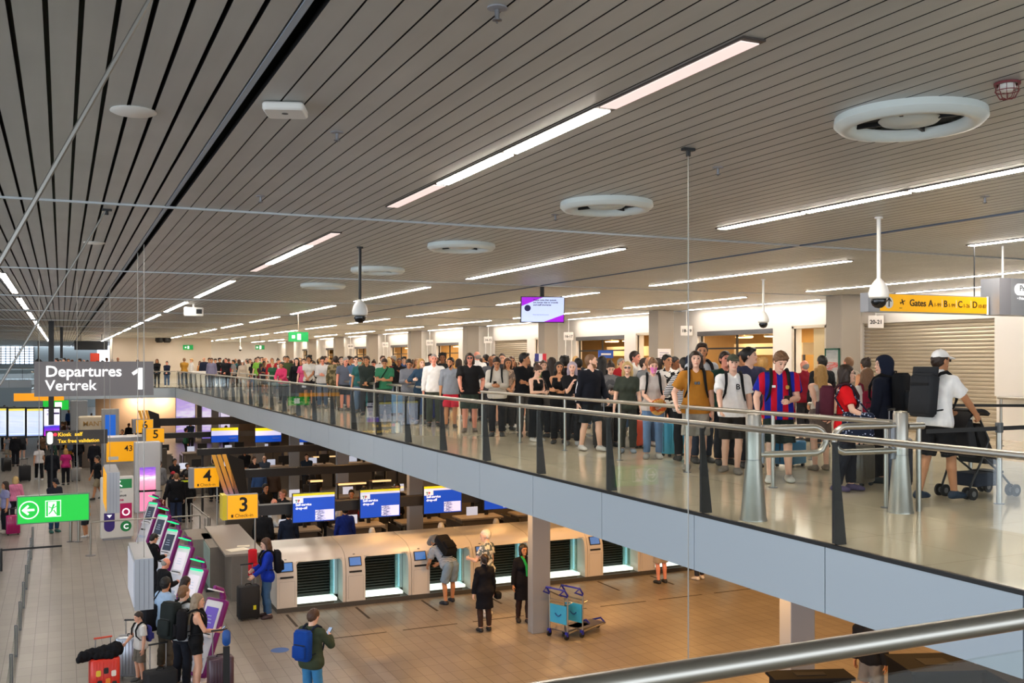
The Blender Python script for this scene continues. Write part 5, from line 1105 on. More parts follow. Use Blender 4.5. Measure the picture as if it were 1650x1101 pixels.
# ================================================================ upper gallery: rails, bollards, signs
def bollard(label, x, y):
    t = thing('steel_bollard', label, 'bollard', (x, y, UF))
    MB().lathe((0,0,0), [(.145,0),(.145,.012),(.135,.03),(.085,.62),(.082,.64)], 28).build('cone_base', STEEL, t, smooth=50); MB().lathe((0,0,0), [(.082,.645),(.082,1.10),(.07,1.125),(.0,1.135)], 28).build('post', STEEL, t, smooth=50); MB().lathe((0,0,0), [(.08,.63),(.08,.65)], 28).build('joint', STEEL_D, t); return t
B1 = (6.68, 8.46); B2 = (8.5, 8.2)
bollard('steel bollard with flared foot close to the glass railing', *B1); bollard('steel bollard with flared foot next to the man with the pushchair', *B2)
d12 = Vector((B2[0]-B1[0], B2[1]-B1[1], 0)).normalized()
def gate(label, p, d, L):
    t = thing('swing_gate', label, 'gate', (p[0], p[1], UF)); r = .035; P = []; q = lambda a, z: d*a+Vector((0,0,z))
    pts = [q(.07,.97)] + [q(L-.16+.16*math.sin(a*PI/12), .81+.16*math.cos(a*PI/12)) for a in range(7)] + [q(L,.80)] + [q(L-.05,.72)] + [q(L-.12,.69), q(.07,.69)]
    MB().tube(pts, r, 12).build('tube_frame', STEEL, t, smooth=60); MB().cyl((d.x*.10, d.y*.10), .03, .60, 1.0, 10).build('hinge', STEEL_D, t)
gate('bent steel tube swing gate hinged on the bollard by the glass railing', B1, d12, .88); gate('bent steel tube swing gate hinged on the bollard by the pushchair', B2, -d12, .86)
t = thing('rail_stub', 'short steel tube stub sticking out past the bollard by the pushchair', 'tube', (B2[0], B2[1], UF+.96)); MB().tube([d12*.09, d12*.30], .04, 14).build('tube', STEEL, t, smooth=50); MB().cyl((d12.x*.24, d12.y*.24), .03, -.96, -.03, 10).build('leg', STEEL, t, smooth=50)
def steel_rail(label, x0, y0, x1, y1, n, z=.985):
    t = thing('queue_rail', label, 'railing', (x0, y0, UF)); e = Vector((x1-x0, y1-y0, 0)); MB().tube([Vector((0,0,z)), e+Vector((0,0,z))], .032, 12).build('rail', STEEL, t, smooth=50)
    for i in range(n):
        p = e*((i+.04)/(n-1+.08)); MB().cyl((p.x, p.y), .027, 0, z-.02, 10).build('post', STEEL, t, smooth=50); MB().lathe((p.x, p.y, 0), [(.06,0),(.06,.01),(.03,.012)], 14).build('foot', STEEL_D, t)
    return t
steel_rail('nearest long steel queue rail beside the striped football shirt', 8.62, 8.45, 8.55, 20.4, 7)
steel_rail('steel queue rail past the gap where the man in black pushes through', 8.55, 24.2, 8.55, 35.4, 6)
steel_rail('third steel queue rail towards the far end', 8.55, 36.2, 8.55, 47.5, 6); steel_rail('farthest steel queue rail before the pale end wall', 8.55, 48.4, 8.55, 61.5, 6)
steel_rail('steel rail behind the pushchair', 11.3, 9.6, 11.6, 13.2, 3, .95); steel_rail('steel rail along the white wall panel', 16.6, 8.5, 16.9, 13.8, 4, .95)
blt = mat('belt_fabric', '#2b2d30', .7)
def belt_post(label, x, y, ends=()):
    t = thing('belt_barrier_post', label, 'barrier post', (x, y, UF)); MB().cyl((0,0), .032, 0, .92, 14).build('post', STEEL, t, smooth=50); MB().rbox((0,0,.90), (.075,.075,.12), .02, 3).build('belt_head', mat('belt_head', '#5b6064', .4), t)
    for ex, ey in ends: d = Vector((ex-x, ey-y, 0)); L = d.length; MB().cbox(d/2+Vector((0,0,.89)), (L-.08,.004,.05), Matrix.Rotation(math.atan2(d.y, d.x), 3, 'Z')).build('belt', blt, t)
    MB().lathe((0,0,0), [(.06,0),(.06,.008),(.034,.01)], 14).build('foot', STEEL_D, t)
belt_post('belt barrier post in front of the pushchair with its belt to the bollard', 10.06, 8.2, ((8.85, 8.2),)); belt_post('belt barrier post out past the pushchair', 13.2, 8.3, ((10.06, 8.2),))
belt_post('belt barrier post before the shutter with belt towards the white panel', 14.1, 12.9, ((15.6, 12.0),)); belt_post('belt barrier post before the white wall panel', 15.6, 12.0); belt_post('belt barrier post close to the shutter foot', 12.6, 13.6, ((14.1, 12.9),))
# ---- hanging signs over the gallery
y = 9.56; x0, x1 = at_y(1399, y), at_y(1592, y); zt = z_at(475, (x0+x1)/2, y); zb = z_at(505, (x0+x1)/2, y); h = zt-zb; W = x1-x0
t = thing('gates_sign', 'yellow hanging sign reading Gates A B C D with an arrow and aircraft', 'sign', (x0, y, zb))
MB().box(0, W, 0, .14, 0, h).build('housing', mat('box_grey', ''), t); MB().box(.20, W-.03, -.006, 0, .012, h-.012).build('face', mat('gates_yellow', '#f0ae0c', .4, emit=.45, ecol='#f2ac00'), t); MB().box(W-.028, W, -.006, .0, 0, h).build('end_strip', mat('lit_end', '#fffdf2', .4, emit=.9), t)
q = MB().lathe((0,0,0), [(.075,.002),(.075,-.002)], 24).build('arrow_disc', WHITE, t, loc=(.34,-.010,h*.5)); q.rotation_euler = (PI/2,0,0); mb = MB(); mb.box(-.008,.008,-.002,.002,-.055,.045)
for s in (-1,1): mb.cbox((s*.018,0,.038), (.06,.004,.014), Matrix.Rotation(s*.9,3,'Y'))
mb.build('arrow', INK, t, loc=(.34,-.014,h*.5)); mb = MB(); R = Matrix.Rotation(-.4,3,'Y')
for c, d in (((0,0,0),(.09,.003,.012)),((.0,0,.0),(.016,.003,.075)),((-.04,0,0),(.01,.003,.03))): mb.cbox(R @ Vector(c), d, R)
mb.box(-.055,-.01,-.002,.002,-.085,-.078); mb.build('aircraft', INK, t, loc=(.58,-.009,h*.56))
xx = .70; fk = mat('ink_brown', '')
for s_, sz, m_ in (('Gates', .125, INK), ('A', .125, INK), ('1-99', .07, fk), ('B', .125, INK), ('1-99', .07, fk), ('C', .125, INK), ('1-26', .07, fk), ('D', .125, INK), ('10-87', .07, fk)):
    q = text(s_, sz, m_, t, (xx, -.009, h*.36), bold=.0015 if sz > .1 else 0); xx += (max(p.co.x for p in q.data.vertices)) + (.045 if s_ == 'Gates' else .015)
    if s_ in ('1-99', '1-26'): MB().box(xx+.005, xx+.013, -.009, -.006, h*.33, h*.75).build('divider', WHITE, t); xx += .035
for xx in (W-.18,): MB().cyl((xx, .07), .008, h, CEIL-zb, 8).build('rod', CHAR, t)
x0 = at_y(1595, y); zt, zb = z_at(449, x0, y), z_at(508, x0, y); h = zt-zb
t = thing('priority_sign', 'grey hanging sign with Priority in a white pill, next to the yellow gates sign', 'sign', (x0, y-.15, zb))
MB().box(0, 1.5, .0, .3, 0, h).build('housing', mat('box_grey', ''), t); MB().box(.0, .22, -.004, 0, 0, h).build('dark_end', GREY, t); MB().rbox((.72,-.006,h*.70), (.86,.008,.16), .075, 5, 1).build('pill', mat('pill_white', '#ffffff', .4, emit=.6), t); text('Priority', .115, INK, t, (.38,-.012,h*.66)); text('• Privium members', .06, mat('ink_white', ''), t, (.34,-.006,h*.42))
MB().cyl((.25,.15), .015, h, CEIL-zb, 8).build('rod', WHITE, t); MB().cyl((1.2,.15), .015, h, CEIL-zb, 8).build('rod', WHITE, t)
# information screen
x, y = 9.4, 19.; t = thing('information_screen', 'tilted screen with purple corners asking passengers to note longer queues', 'screen', (x, y, z_at(499, x, y)), math.radians(-17))
R = Matrix.Rotation(.16, 3, 'X'); W, H = .92, .53
MB().cbox((0,.04,0), (W+.03,.07,H+.03), R).build('housing', BLACK, t)
q = MB().box(-W/2, W/2, -.004, 0, -H/2, H/2).build('display', mat('display_pale', '#c9d6f8', .3, emit=.75, ecol='#c4d2fa'), t, loc=R @ Vector((0,.0,0))); q.rotation_euler = (.16,0,0)
def on_disp(mb, name, m): return mb.build(name, m, q)
PU = mat('display_purple', '#a010d0', .3, emit=.8, ecol='#a010d8'); on_disp(MB().add([(-W/2,-.007,H/2),(0,-.007,H/2),(-W/2,-.007,H/2-.19),(-W/2,-.004,H/2),(0,-.004,H/2),(-W/2,-.004,H/2-.19)], [(0,2,1),(3,4,5),(0,1,4,3),(1,2,5,4),(2,0,3,5)]), 'purple_corner', PU); on_disp(MB().add([(W/2,-.007,-H/2),(.03,-.007,-H/2),(W/2,-.007,-H/2+.16),(W/2,-.004,-H/2),(.03,-.004,-H/2),(W/2,-.004,-H/2+.16)], [(0,1,2),(3,5,4),(0,3,4,1),(1,4,5,2),(2,5,3,0)]), 'purple_corner', PU)
NV = mat('display_navy', '#14125e', .4); c = MB().lathe((0,0,0), [(.068,.002),(.068,-.002)], 24).build('clock_disc', NV, q, loc=(-.33,-.008,.03)); c.rotation_euler = (PI/2,0,0)
text('Please note that queues\nare longer due to crowds\nand staff shortages', .052, NV, q, (-.21,-.007,.085), bold=.001); text('Please take this into account', .03, mat('display_grey', '#7d86b8', .4), q, (-.21,-.007,-.12))
MB().box(-.04,.04,.05,.13,.1,CEIL-t.location.z).build('mast', BLACK, t)
# number cards along the wall
for i, n in enumerate(('20-21', '18-19', '16-17', '14-15', '12-13', '10-11', '08-09')):
    y = 18.05+7.95*i; t = thing('hanging_card', 'small white hanging card reading %s by the shop wall' % ['twenty to twenty-one', 'eighteen to nineteen', 'sixteen to seventeen', 'fourteen to fifteen', 'twelve to thirteen', 'ten to eleven', 'eight to nine'][i], 'sign', (17.92, y, UF+2.62)); R = -.35
    t.rotation_euler = (0,0,R); MB().box(-.19,.19,0,.04,-.15,.15).build('card', mat('card_white', '#dcd6cf', .5), t); text(n, .135, INK, t, (0,-.006,-.05), bold=.003, align='CENTER', name='numeral'); MB().cyl((0,.02), .012, .15, CEIL-UF-2.62, 8).build('rod', WHITE, t)
    if i: [MB().cyl((s*.12,.02), .02, -2.62, -.15, 8).build('post', WHITE, t) for s in (-1,1)] if i > 1 else None
# green exit signs over the crowd
for u, v, y, s, lb in ((481, 543, 33., .75, 'small green exit sign hanging over the crowd in the queue'), (303, 560, 74.9, .8, 'small green exit sign on the pale far end wall'), (419, 560, 60., .6, 'tiny green exit sign far over the queue by the shop wall')):
    x = at_y(u, y); t = thing('exit_sign', lb, 'exit sign', (x, y, z_at(v, x, y))); MB().box(-.33*s/.75,.33*s/.75,0,.07,-.16*s/.75,.16*s/.75).build('face', mat('exit_green_small', '#149a4c', .4, emit=.5, ecol='#149a4c'), t); MB().box(-.04,.08,-.008,0,-.1,.1).build('running_figure', EW, t); MB().box(-.22,-.12,-.008,0,-.05,.05).build('arrow', EW, t)
    if y < 70: MB().cyl((0,.035), .015, .16, CEIL-z_at(v, x, y), 8).build('rod', mat('rod_beige', '#b09a86', .5), t)
for i, u in enumerate((257, 269)):
    y = 74.6; x = at_y(u, y); o = MB().lathe((0,0,0), [(.10,.2),(.28,.12),(.3,-.1),(.2,-.24)], 20).build('wall_loudspeaker', BLACK, None, smooth=40, loc=(x, y, z_at(547, x, y))); tag(o, 'round black loudspeaker hanging before the pale far wall, %s of two' % ORD[i], 'loudspeaker'); MB().cyl((0,0), .02, .1, CEIL-z_at(547, x, y), 6).build('hanger', BLACK, o)
x, y = at_z(312, 497, CEIL-.12); t = thing('ceiling_projector', 'small white box with a dark lens hanging from the ceiling above the queue entrance', 'projector', (x, y, CEIL)); MB().rbox((0,0,-.22), (.5,.35,.25), .05).build('body', WHITE, t, smooth=40); MB().box(.05,.2,-.19,-.17,-.28,-.15).build('lens', BLACK, t); MB().cyl((0,0), .03, -.1, 0, 8).build('pole', WHITE, t)
# poster and notices on the columns
t = thing('framed_poster', 'green framed poster on the grey side of the column beside the shutter', 'poster', (17.09, 18.62, UF+1.55)); MB().box(-.02,.0,-.24,.24,-.42,.42).build('picture', ramp_mat('poster_picture', [(0,'#8b8f92'),(.4,'#a8aaac'),(.5,'#c84a40'),(.58,'#b9bcbc'),(1,'#8d9496')], 'Z', 1.1, .5, 0, .5, nscale=5), t)
mb = MB(); [mb.box(-.03,-.0,a,b,c,d) for a, b, c, d in ((-.25,-.21,-.43,.43),(.21,.25,-.43,.43),(-.25,.25,.39,.43),(-.25,.25,-.43,-.39))]; mb.build('frame', mat('poster_green', '#1f5a48', .5), t)
t = thing('paper_sign', 'white paper notice on the column behind the girl in the pink mask', 'notice', (17.3, 26.36, UF+1.75)); MB().box(-.22,.26,-.012,0,-.3,.3).build('sheet', mat('notice_white', '#e8e6ea', .6), t); mb = MB(); [mb.box(-.16,.18-.05*(i%2),-.016,-.012,.16-.07*i,.18-.07*i) for i in range(5)]; mb.build('text_lines', mat('notice_text', '#7a6ca0', .6), t)
t = thing('blue_notice', 'blue board with white text behind the crowd by the amber shop front', 'notice', (17.6, 30.5, UF+1.9)); MB().box(-.3,.3,0,.04,-.14,.14).build('board', mat('notice_blue', '#2a55b0', .5), t); MB().cyl((0,.02), .02, -1.9, -.14, 8).build('post', STEEL_D, t); MB().box(-.2,.2,-.004,0,-.03,.03).build('text_line', WHITE, t)
# white litter bin style housing at the far rail end
x, y = at_y(312, 61.), 61.; t = thing('white_cabinet', 'low white cabinet at the far end of the glass railing', 'cabinet', (6.9, 59.5, UF)); MB().rbox((.3,0,.52), (.9,1.1,1.04), .05, 3).build('body', WHITE, t, smooth=40); MB().box(-.14,-.13,-.45,.45,.1,.9).build('door', mat('cabinet_door', '#cfcdc8', .4), t)
# ---- pushchair
x, y = 10.44, 8.80; t = thing('pushchair', 'black folding pushchair pushed by the man in the white cap', 'pushchair', (x, y, UF), math.radians(2)); bk = mat('pram_black', '#17181b', .75); fr = mat('pram_frame', '#1c1d20', .4)
for s in (-1,1):                     # +x is ahead
    MB().tube([(-.42,s*.20,.14),(-.25,s*.22,.45),(-.12,s*.23,.72),(-.30,s*.23,1.0),(-.36,s*.22,1.03)], .014, 8).build('side_frame', fr, t, smooth=60); MB().tube([(-.20,s*.22,.50),(.12,s*.21,.30),(.36,s*.18,.12)], .014, 8).build('front_frame', fr, t, smooth=60)
    MB().tube([(-.28,s*.23,.98),(-.44,s*.21,1.09)], .020, 8).build('handle_grip', BLACK, t, smooth=60)
    for dx, lab in ((-.42,'rear_wheel'),(.36,'front_wheel')):
        for o in (-.045,.045): q = MB().tube([(dx,s*.20+o-.014,.075),(dx,s*.20+o+.014,.075)], .075, 20).build(lab, mat('pram_tyre', '#1a1a1c', .7), t); MB().tube([(dx,s*.20+o-.018,.075),(dx,s*.20+o+.018,.075)], .035, 12).build('hub', mat('pram_hub', '#77777a', .4), q)
MB().tube([(-.44,-.2,1.08),(-.44,.2,1.08)], .012, 8).build('crossbar', fr, t)
MB().add([(-.12,-.19,.42),(.12,-.19,.40),(-.30,-.19,.88),(-.20,-.19,.92),(-.12,.19,.42),(.12,.19,.40),(-.30,.19,.88),(-.20,.19,.92)], [(0,1,3,2),(4,6,7,5),(0,4,5,1),(1,5,7,3),(3,7,6,2),(2,6,4,0)]).build('seat', bk, t)
mb = MB(); N = 10
for i in range(N+1):
    a = -.2+i*2.0/N; mb.v += [(-.22+.30*math.cos(PI-a-.4)*.95, -.20, .78+.32*math.sin(PI-a-.4)), (-.22+.30*math.cos(PI-a-.4)*.95, .20, .78+.32*math.sin(PI-a-.4)), (-.22+.27*math.cos(PI-a-.4)*.95, -.19, .78+.28*math.sin(PI-a-.4)), (-.22+.27*math.cos(PI-a-.4)*.95, .19, .78+.28*math.sin(PI-a-.4))]
for i in range(N): b4 = i*4; [(mb.f.append(f), mb.mi.append(0)) for f in ([b4,b4+1,b4+5,b4+4],[b4+2,b4+6,b4+7,b4+3],[b4,b4+4,b4+6,b4+2],[b4+1,b4+3,b4+7,b4+5])]
mb.build('hood', bk, t, smooth=40); MB().rbox((-.05,0,.22), (.46,.36,.16), .04, 3).build('basket', mat('pram_basket', '#1b2436', .8), t, smooth=40); MB().rbox((.16,0,.30), (.22,.30,.03), .02, 3).build('footrest', bk, t); MB().rbox((-.33,0,.74), (.13,.36,.46), .04, 3, 2, Matrix.Rotation(-.25,3,'Y')).build('rear_bag', mat('pram_bag', '#24262b', .8), t, smooth=40)
# ================================================================ who stands where
def pat_mat(name, kind, c1, c2, f=20., axis='X', c3=None):
    if name in _M: return _M[name]
    m = mat(name, c1, .85, spec=.2); nt = m.node_tree; b = nt.nodes['Principled BSDF']; tc = nt.nodes.new('ShaderNodeTexCoord')
    if kind == 'stripe':
        sx = nt.nodes.new('ShaderNodeSeparateXYZ'); nt.links.new(tc.outputs['Object'], sx.inputs[0]); a = nt.nodes.new('ShaderNodeMath'); a.operation = 'MULTIPLY_ADD'; a.inputs[1].default_value = f; a.inputs[2].default_value = 100.25; nt.links.new(sx.outputs[axis], a.inputs[0])
        fr_ = nt.nodes.new('ShaderNodeMath'); fr_.operation = 'FRACT'; nt.links.new(a.outputs[0], fr_.inputs[0]); g = nt.nodes.new('ShaderNodeMath'); g.operation = 'GREATER_THAN'; g.inputs[1].default_value = .5; nt.links.new(fr_.outputs[0], g.inputs[0]); fac = g.outputs[0]
    else:
        n = nt.nodes.new('ShaderNodeTexVoronoi' if kind == 'dots' else 'ShaderNodeTexNoise'); n.inputs['Scale'].default_value = f; nt.links.new(tc.outputs['Object'], n.inputs['Vector']); g = nt.nodes.new('ShaderNodeMath'); g.operation = 'LESS_THAN' if kind == 'dots' else 'GREATER_THAN'; g.inputs[1].default_value = .28 if kind == 'dots' else .5; nt.links.new(n.outputs['Distance' if kind == 'dots' else 'Fac'], g.inputs[0]); fac = g.outputs[0]
    mx = nt.nodes.new('ShaderNodeMix'); mx.data_type = 'RGBA'; mx.inputs['A'].default_value = lin(c1); mx.inputs['B'].default_value = lin(c2); nt.links.new(fac, mx.inputs['Factor']); nt.links.new(mx.outputs['Result'], b.inputs['Base Color']); return m
FOOT = pat_mat('football_stripes', 'stripe', '#1d2a9c', '#c4142f', 6.6); NAVYST = pat_mat('navy_white_stripes', 'stripe', '#c9d2dc', '#33475f', 38., 'Z'); FLOR = pat_mat('floral_print', 'blob', '#d9dde0', '#5d6c78', 13.); CAMO = pat_mat('camouflage', 'blob', '#7d7052', '#4c4630', 11.); PRINT = pat_mat('black_white_print', 'blob', '#e4e0dc', '#1a1a1c', 12.); SPOT = pat_mat('navy_spotted', 'dots', '#1c2438', '#b9c4e0', 26.); GREYCH = pat_mat('grey_check', 'stripe', '#8f9398', '#777c83', 30., 'X')
def pl(u, vt, d, up=True):
    k = (u-U0)/FPX; x, y = d*(SN+k*CS), d*(CS-k*SN); return x, y, EYE-(vt-VH)/FPX*d-(UF if up else 0)
def P(label, u, vt, d, face, pose_='stand', sex='m', skin='light', hair=('short','brown'), top=('t_shirt','#888888'), bottom=('trousers','#2b2d33'), shoes='#2a2a2c', extra=(), lod='b', b=1., up=True, hpad=.015, **k):
    x, y, H = pl(u, vt, d, up); H -= hpad
    return person(label, x, y, UF if up else 0., face, max(H, .8), pose_, sex, skin, hair, top, bottom, shoes, extra, lod, b, **k)
def print_on(pj, name, body, size, col, x=.07, z=1.27, y=.17, bold=.003):
    o, J = pj; q = text(body, size, mat('print_'+col.strip('#'), col, .7), o, tuple(J['T']((x, y, z))), rot=(PI/2,0,PI), bold=bold, align='CENTER', name=name); return q
# ---- the nearest people in the queue
pw = pose(lean=.12, L=(-.05,.42,.98), R=(.20,.44,1.0), poleR=(1.,-.3,-.3), FL=(-.09,-.16,.1), FR=(.11,.2,.05), head=(.08,-.12), grip=1.0, handR=(0.,.6,-.8), handL=(0,.6,-.8))
a = P('man in white cap and white polo pushing the black pushchair', 1508, 562, 11.95, 2, pw, 'm', 'tan', ('crop','dark brown'), ('polo','#f2f3f5'), ('shorts','#17181b'), '#20344a', (('cap','#f0efee'),('glasses','#1a1a1a')), 'a', 1.02, hpad=.03)
backpack('dark grey roll-top backpack on the man in the white cap', a, '#2b2d31', style='roll', w=.33, h=.46, d=.17, z0=.98)
onr = pose(R=(-.22,.34,.98), L=(-.3,.12,.84))
yt = pose(R=(.30,.16,.97), L=(-.24,.02,.86), head=(.0,-.05), FL=(-.1,.03,.2), FR=(.12,-.02,.25))
a = P('young man in mustard t-shirt with shoulder-length brown hair at the rail', 1121, 566, 15.1, -118, yt, 'm', 'fair', ('bob','dark brown'), ('t_shirt','#b5782a'), ('shorts','#99938a'), '#8b8377', (), 'a', 1.0); backpack('black backpack on the young man in the mustard t-shirt', a, '#1b1b1d', h=.5)
t = on_person('sunglasses', 'dark sunglasses hanging at the neck of the mustard t-shirt', 'sunglasses', a); J = a[1]
for s in (-1,1): MB().rbox(Vector(J['T']((s*.022,.165,1.30))), (.04,.012,.045), .012, 2, 1).build('lens', mat('glasses_dark', '#111111', .2), t)
wt = pose(R=(.22,.36,.97), L=(-.26,.05,.82), FL=(-.06,.02,.1), FR=(.1,-.14,.5), head=(.03,.08))
a = P('young man in oversized white t-shirt and dark green cap leaning on the rail', 1181, 570, 14.7, -120, wt, 'm', 'fair', ('crop','brown'), ('t_shirt','#f3f2f1'), ('shorts','#26221f'), '#77716a', (('cap','#4c5042'),), 'a', 1.03, hpad=.03); backpack('black backpack on the young man in the white t-shirt and cap', a, '#161618'); print_on(a, 'print', 'B', .11, '#15161a', -.05, 1.26, .176, .003)
fb_ = pose(lean=.1, head=(.62,.25), R=(.30,.26,.95), L=(-.10,.34,1.10), FL=(-.14,.0,.1), FR=(.12,.1,.2))
a = P('young man in red and blue striped football shirt looking down at his phone', 1254, 573, 13.75, -122, fb_, 'm', 'fair', ('swept','light brown'), ('t_shirt',FOOT), ('shorts','#1b2622'), '#d8d8d2', (), 'a', 1.1, hpad=-.06); backpack('dark green backpack on the young man in the striped football shirt', a, '#22302a', strap='#1d211f', w=.34); phone('phone in the hand of the young man in the striped football shirt', a, 'L')
o, J = a
for s in 'LR':
    for k in (-1,0,1): MB().tube([Vector(J['S'+s]+A_((1 if s == 'R' else -1)*(-.05+.001*abs(k)), k*.018, .056)), Vector(J['S'+s]+(J['E'+s]-J['S'+s])*.3+A_((1 if s == 'R' else -1)*.062, k*.018, .02)), Vector(J['S'+s]+(J['E'+s]-J['S'+s])*.62+A_((1 if s == 'R' else -1)*.068, k*.018, .006))], .006, 6).build('sleeve_stripe', mat('stripe_white', '#e8e8ea', .7), o)
MB().cbox(Vector(J['T']((.085,.175,1.30))), (.045,.01,.03)).build('maker_mark', mat('stripe_white', ''), o); MB().rbox(Vector(J['T']((-.09,.175,1.29))), (.045,.01,.05), .015, 3, 1).build('club_badge', mat('badge_gold', '#b98a34', .6), o)
rw = pose(head=(.05,.1), L=(-.2,.24,1.0), R=(.22,.3,1.02), FL=(-.1,.1,.1), FR=(.1,-.1,.2))
a = P('woman in bright red t-shirt with dark bob and glasses beside the bollards', 1362, 590, 12.75, -42, rw, 'f', 'fair', ('bob','dark brown'), ('t_shirt','#d4141c'), ('trousers','#23252d'), '#4a3f63', (('glasses','#6a1f1f'),), 'a', 1.12, hpad=-.0); backpack('maroon and dark green backpack on the woman in the red t-shirt', a, '#4d1f2c', strap='#3a2026', w=.30, h=.44, d=.2, col2='#3c2630')
t = shoulder_bag('large navy bag with small coloured spots held by the woman in red', a, SPOT, 1, .92, .42, .40, .16, True, .20, .16)
a = P('blonde woman with shoulder-length hair in a pale top and grey skirt, seen from behind', 1322, 588, 15.2, 75, 'behind', 'f', 'fair', ('long','blonde'), ('tank_top','#cfc6bd'), ('skirt','#6a5f5a'), '#8c7f70', (), 'a', 1.0)
a = P('girl with very long blonde hair in a white top and white skirt, seen from behind', 1397, 593, 14.5, 60, 'stand', 'f', 'fair', ('long','light brown'), ('t_shirt','#d9d4ce'), ('skirt','#cfccc8'), '#c9c4bd', (), 'a', .96); backpack('small burgundy backpack on the girl with very long blonde hair', a, '#7d1a32', strap='#6d1a2c', w=.25, h=.36, d=.12, z0=1.0)
a = P('person in navy hooded jacket with the hood up facing the shutter', 1426, 571, 13.6, 105, pose(twist=.1, head=(.1,.75)), 'm', 'fair', ('crop','dark brown'), ('jacket','#171c2b'), ('trousers','#17181c'), '#2a3a44', (('hood','#1a2032'),), 'a', 1.08, hpad=.04); backpack('black backpack with a lime strip on the person in the navy hooded jacket', a, '#15171b', w=.30, h=.5, d=.18, col2='#1d2126'); MB().cbox((0,0,0), (.26,.012,.02)).build('lime_strip', mat('lime', '#b8c41e', .6), bpy.data.objects[[q.name for q in bpy.data.objects if q.name.startswith('backpack')][-1]], loc=(0,-.44,1.02))
a = P('tall dark-haired man looking over the young man in mustard', 1130, 553, 16.3, -100, pose(head=(.05,-.35)), 'm', 'tan', ('swept','dark brown'), ('t_shirt','#b8bcc2'), ('jeans','#2e3646'), '#333333', (), 'b'); backpack('large navy and black backpack behind the tall dark-haired man', a, '#1c2436', h=.55)
P('man in dark green t-shirt half hidden behind the white t-shirt and cap', 1168, 566, 16.0, -105, 'stand', 'm', 'pink', ('short','dark brown'), ('t_shirt','#1d3a32'), ('trousers','#22242a'), '#2b2b2b', (), 'b')
P('man in slate blue t-shirt with dark quiff turning to the side', 1207, 560, 15.6, -98, pose(head=(0.,.85)), 'm', 'fair', ('swept','black'), ('t_shirt','#3b3e58'), ('trousers','#1d1f26'), '#2b2b2b', (), 'b', 1.05)
pm = pose(head=(.2,.15), R=(.06,.3,1.02), L=(-.10,.26,.98))
a = P('young woman with pink face mask and reddish hair in a pale grey t-shirt', 1052, 577, 17.0, -118, pm, 'f', 'fair', ('bun','light brown'), ('t_shirt','#c4bcb7'), ('jeans','#6784aa'), '#b9b5ad', (('mask','#e27fc0'),), 'a', 1.03, hpad=.03); backpack('dark backpack on the young woman with the pink mask', a, '#20222a')
t = on_person('neck_pillow', 'orange and cream round neck pillow held by the young woman in the pink mask', 'travel pillow', a); q = MB().ring((0,0,0), [(.075,-.04),(.115,-.05),(.15,-.02),(.15,.02),(.115,.05),(.075,.04),(.06,0)], 28).build('pillow', pat_mat('pillow_print', 'blob', '#d7a75e', '#c05a2c', 9.), t, smooth=60, loc=(-.06,.40,.93)); q.rotation_euler = (1.2,0,.3)
a = P('woman in dark olive t-shirt with long fair hair and glasses', 1011, 583, 18.0, -122, 'stand', 'f', 'fair', ('long','fair'), ('t_shirt','#383e36'), ('trousers','#33342f'), '#7c8794', (('glasses','#3a2a20'),), 'a', 1.03)
a = P('person in grey tie-dye hoodie reading a phone', 983, 579, 19.3, -112, 'phone', 'f', 'fair', ('bun','dark brown'), ('hoodie',pat_mat('tie_dye','blob','#6f6f70','#4d4e51',7.),'nohood'), ('leggings','#1a1a1c'), '#30343a', (), 'b', 1.0, hpad=.06); phone('dark phone held by the person in the grey tie-dye hoodie', a)
a = P('bearded man in navy sweatshirt with white sleeve stripe striding past the rail', 951, 571, 18.4, -82, pose(lean=.05, head=(0,.85), L=(-.24,.2,.94), R=(.25,-.04,.84), FL=(-.1,.18,.1), FR=(.1,-.12,.15)), 'm', 'fair', ('crop','light brown'), ('sweater','#12151f'), ('shorts','#22262a'), '#c9c6c2', (('beard','light brown'),), 'a', 1.12)
o, J = a
for s in 'LR': q_ = 1 if s == 'R' else -1; MB().tube([Vector(J['T']((q_*.10,.0,1.49))), Vector(J['S'+s]+A_(q_*.045,0,.05)), Vector(J['S'+s]+(J['E'+s]-J['S'+s])*.5+A_(q_*.062,0,0)), Vector(J['E'+s]+A_(q_*.058,0,0)), Vector(J['E'+s]+(J['W'+s]-J['E'+s])*.85+A_(q_*.05,0,0))], .012, 6).build('sleeve_stripe', mat('stripe_white', ''), o)
P('woman with lilac-grey hair under a dark beanie band holding her chin', 922, 583, 19.6, -120, pose(R=(.0,.22,1.3), L=(-.1,.2,1.05)), 'f', 'fair', ('long','lilac grey'), ('t_shirt','#17171a'), ('trousers','#1d1e22'), '#ababab', (), 'b')
P('dark-haired woman in black strappy top with folded arms', 901, 583, 20.0, -118, 'crossed', 'f', 'tan', ('long','black'), ('tank_top','#121214'), ('trousers','#141417'), '#222222', (), 'b')
a = P('woman in black vest top and black trousers tapping her phone by the rail', 863, 585, 20.6, -75, 'phone', 'f', 'fair', ('bun','brown'), ('tank_top','#141416'), ('wide_trousers','#121316'), '#d8d5d0', (), 'b', 1.0, hpad=.05); phone('phone in the hands of the woman in the black vest top', a); shoulder_bag('dark grey shoulder bag of the woman in the black vest top', a, '#4a443f', -1, .92, .40, .26, .10, True, .24)
P('man in black t-shirt with folded arms turned away from the rail', 845, 569, 21.8, -95, pose(twist=.3, head=(0,.7), L=(.09,.2,1.15), R=(-.08,.23,1.11)), 'm', 'tan', ('swept','black'), ('t_shirt','#141519'), ('trousers','#4c4a47'), '#5b554d', (), 'b', 1.05)
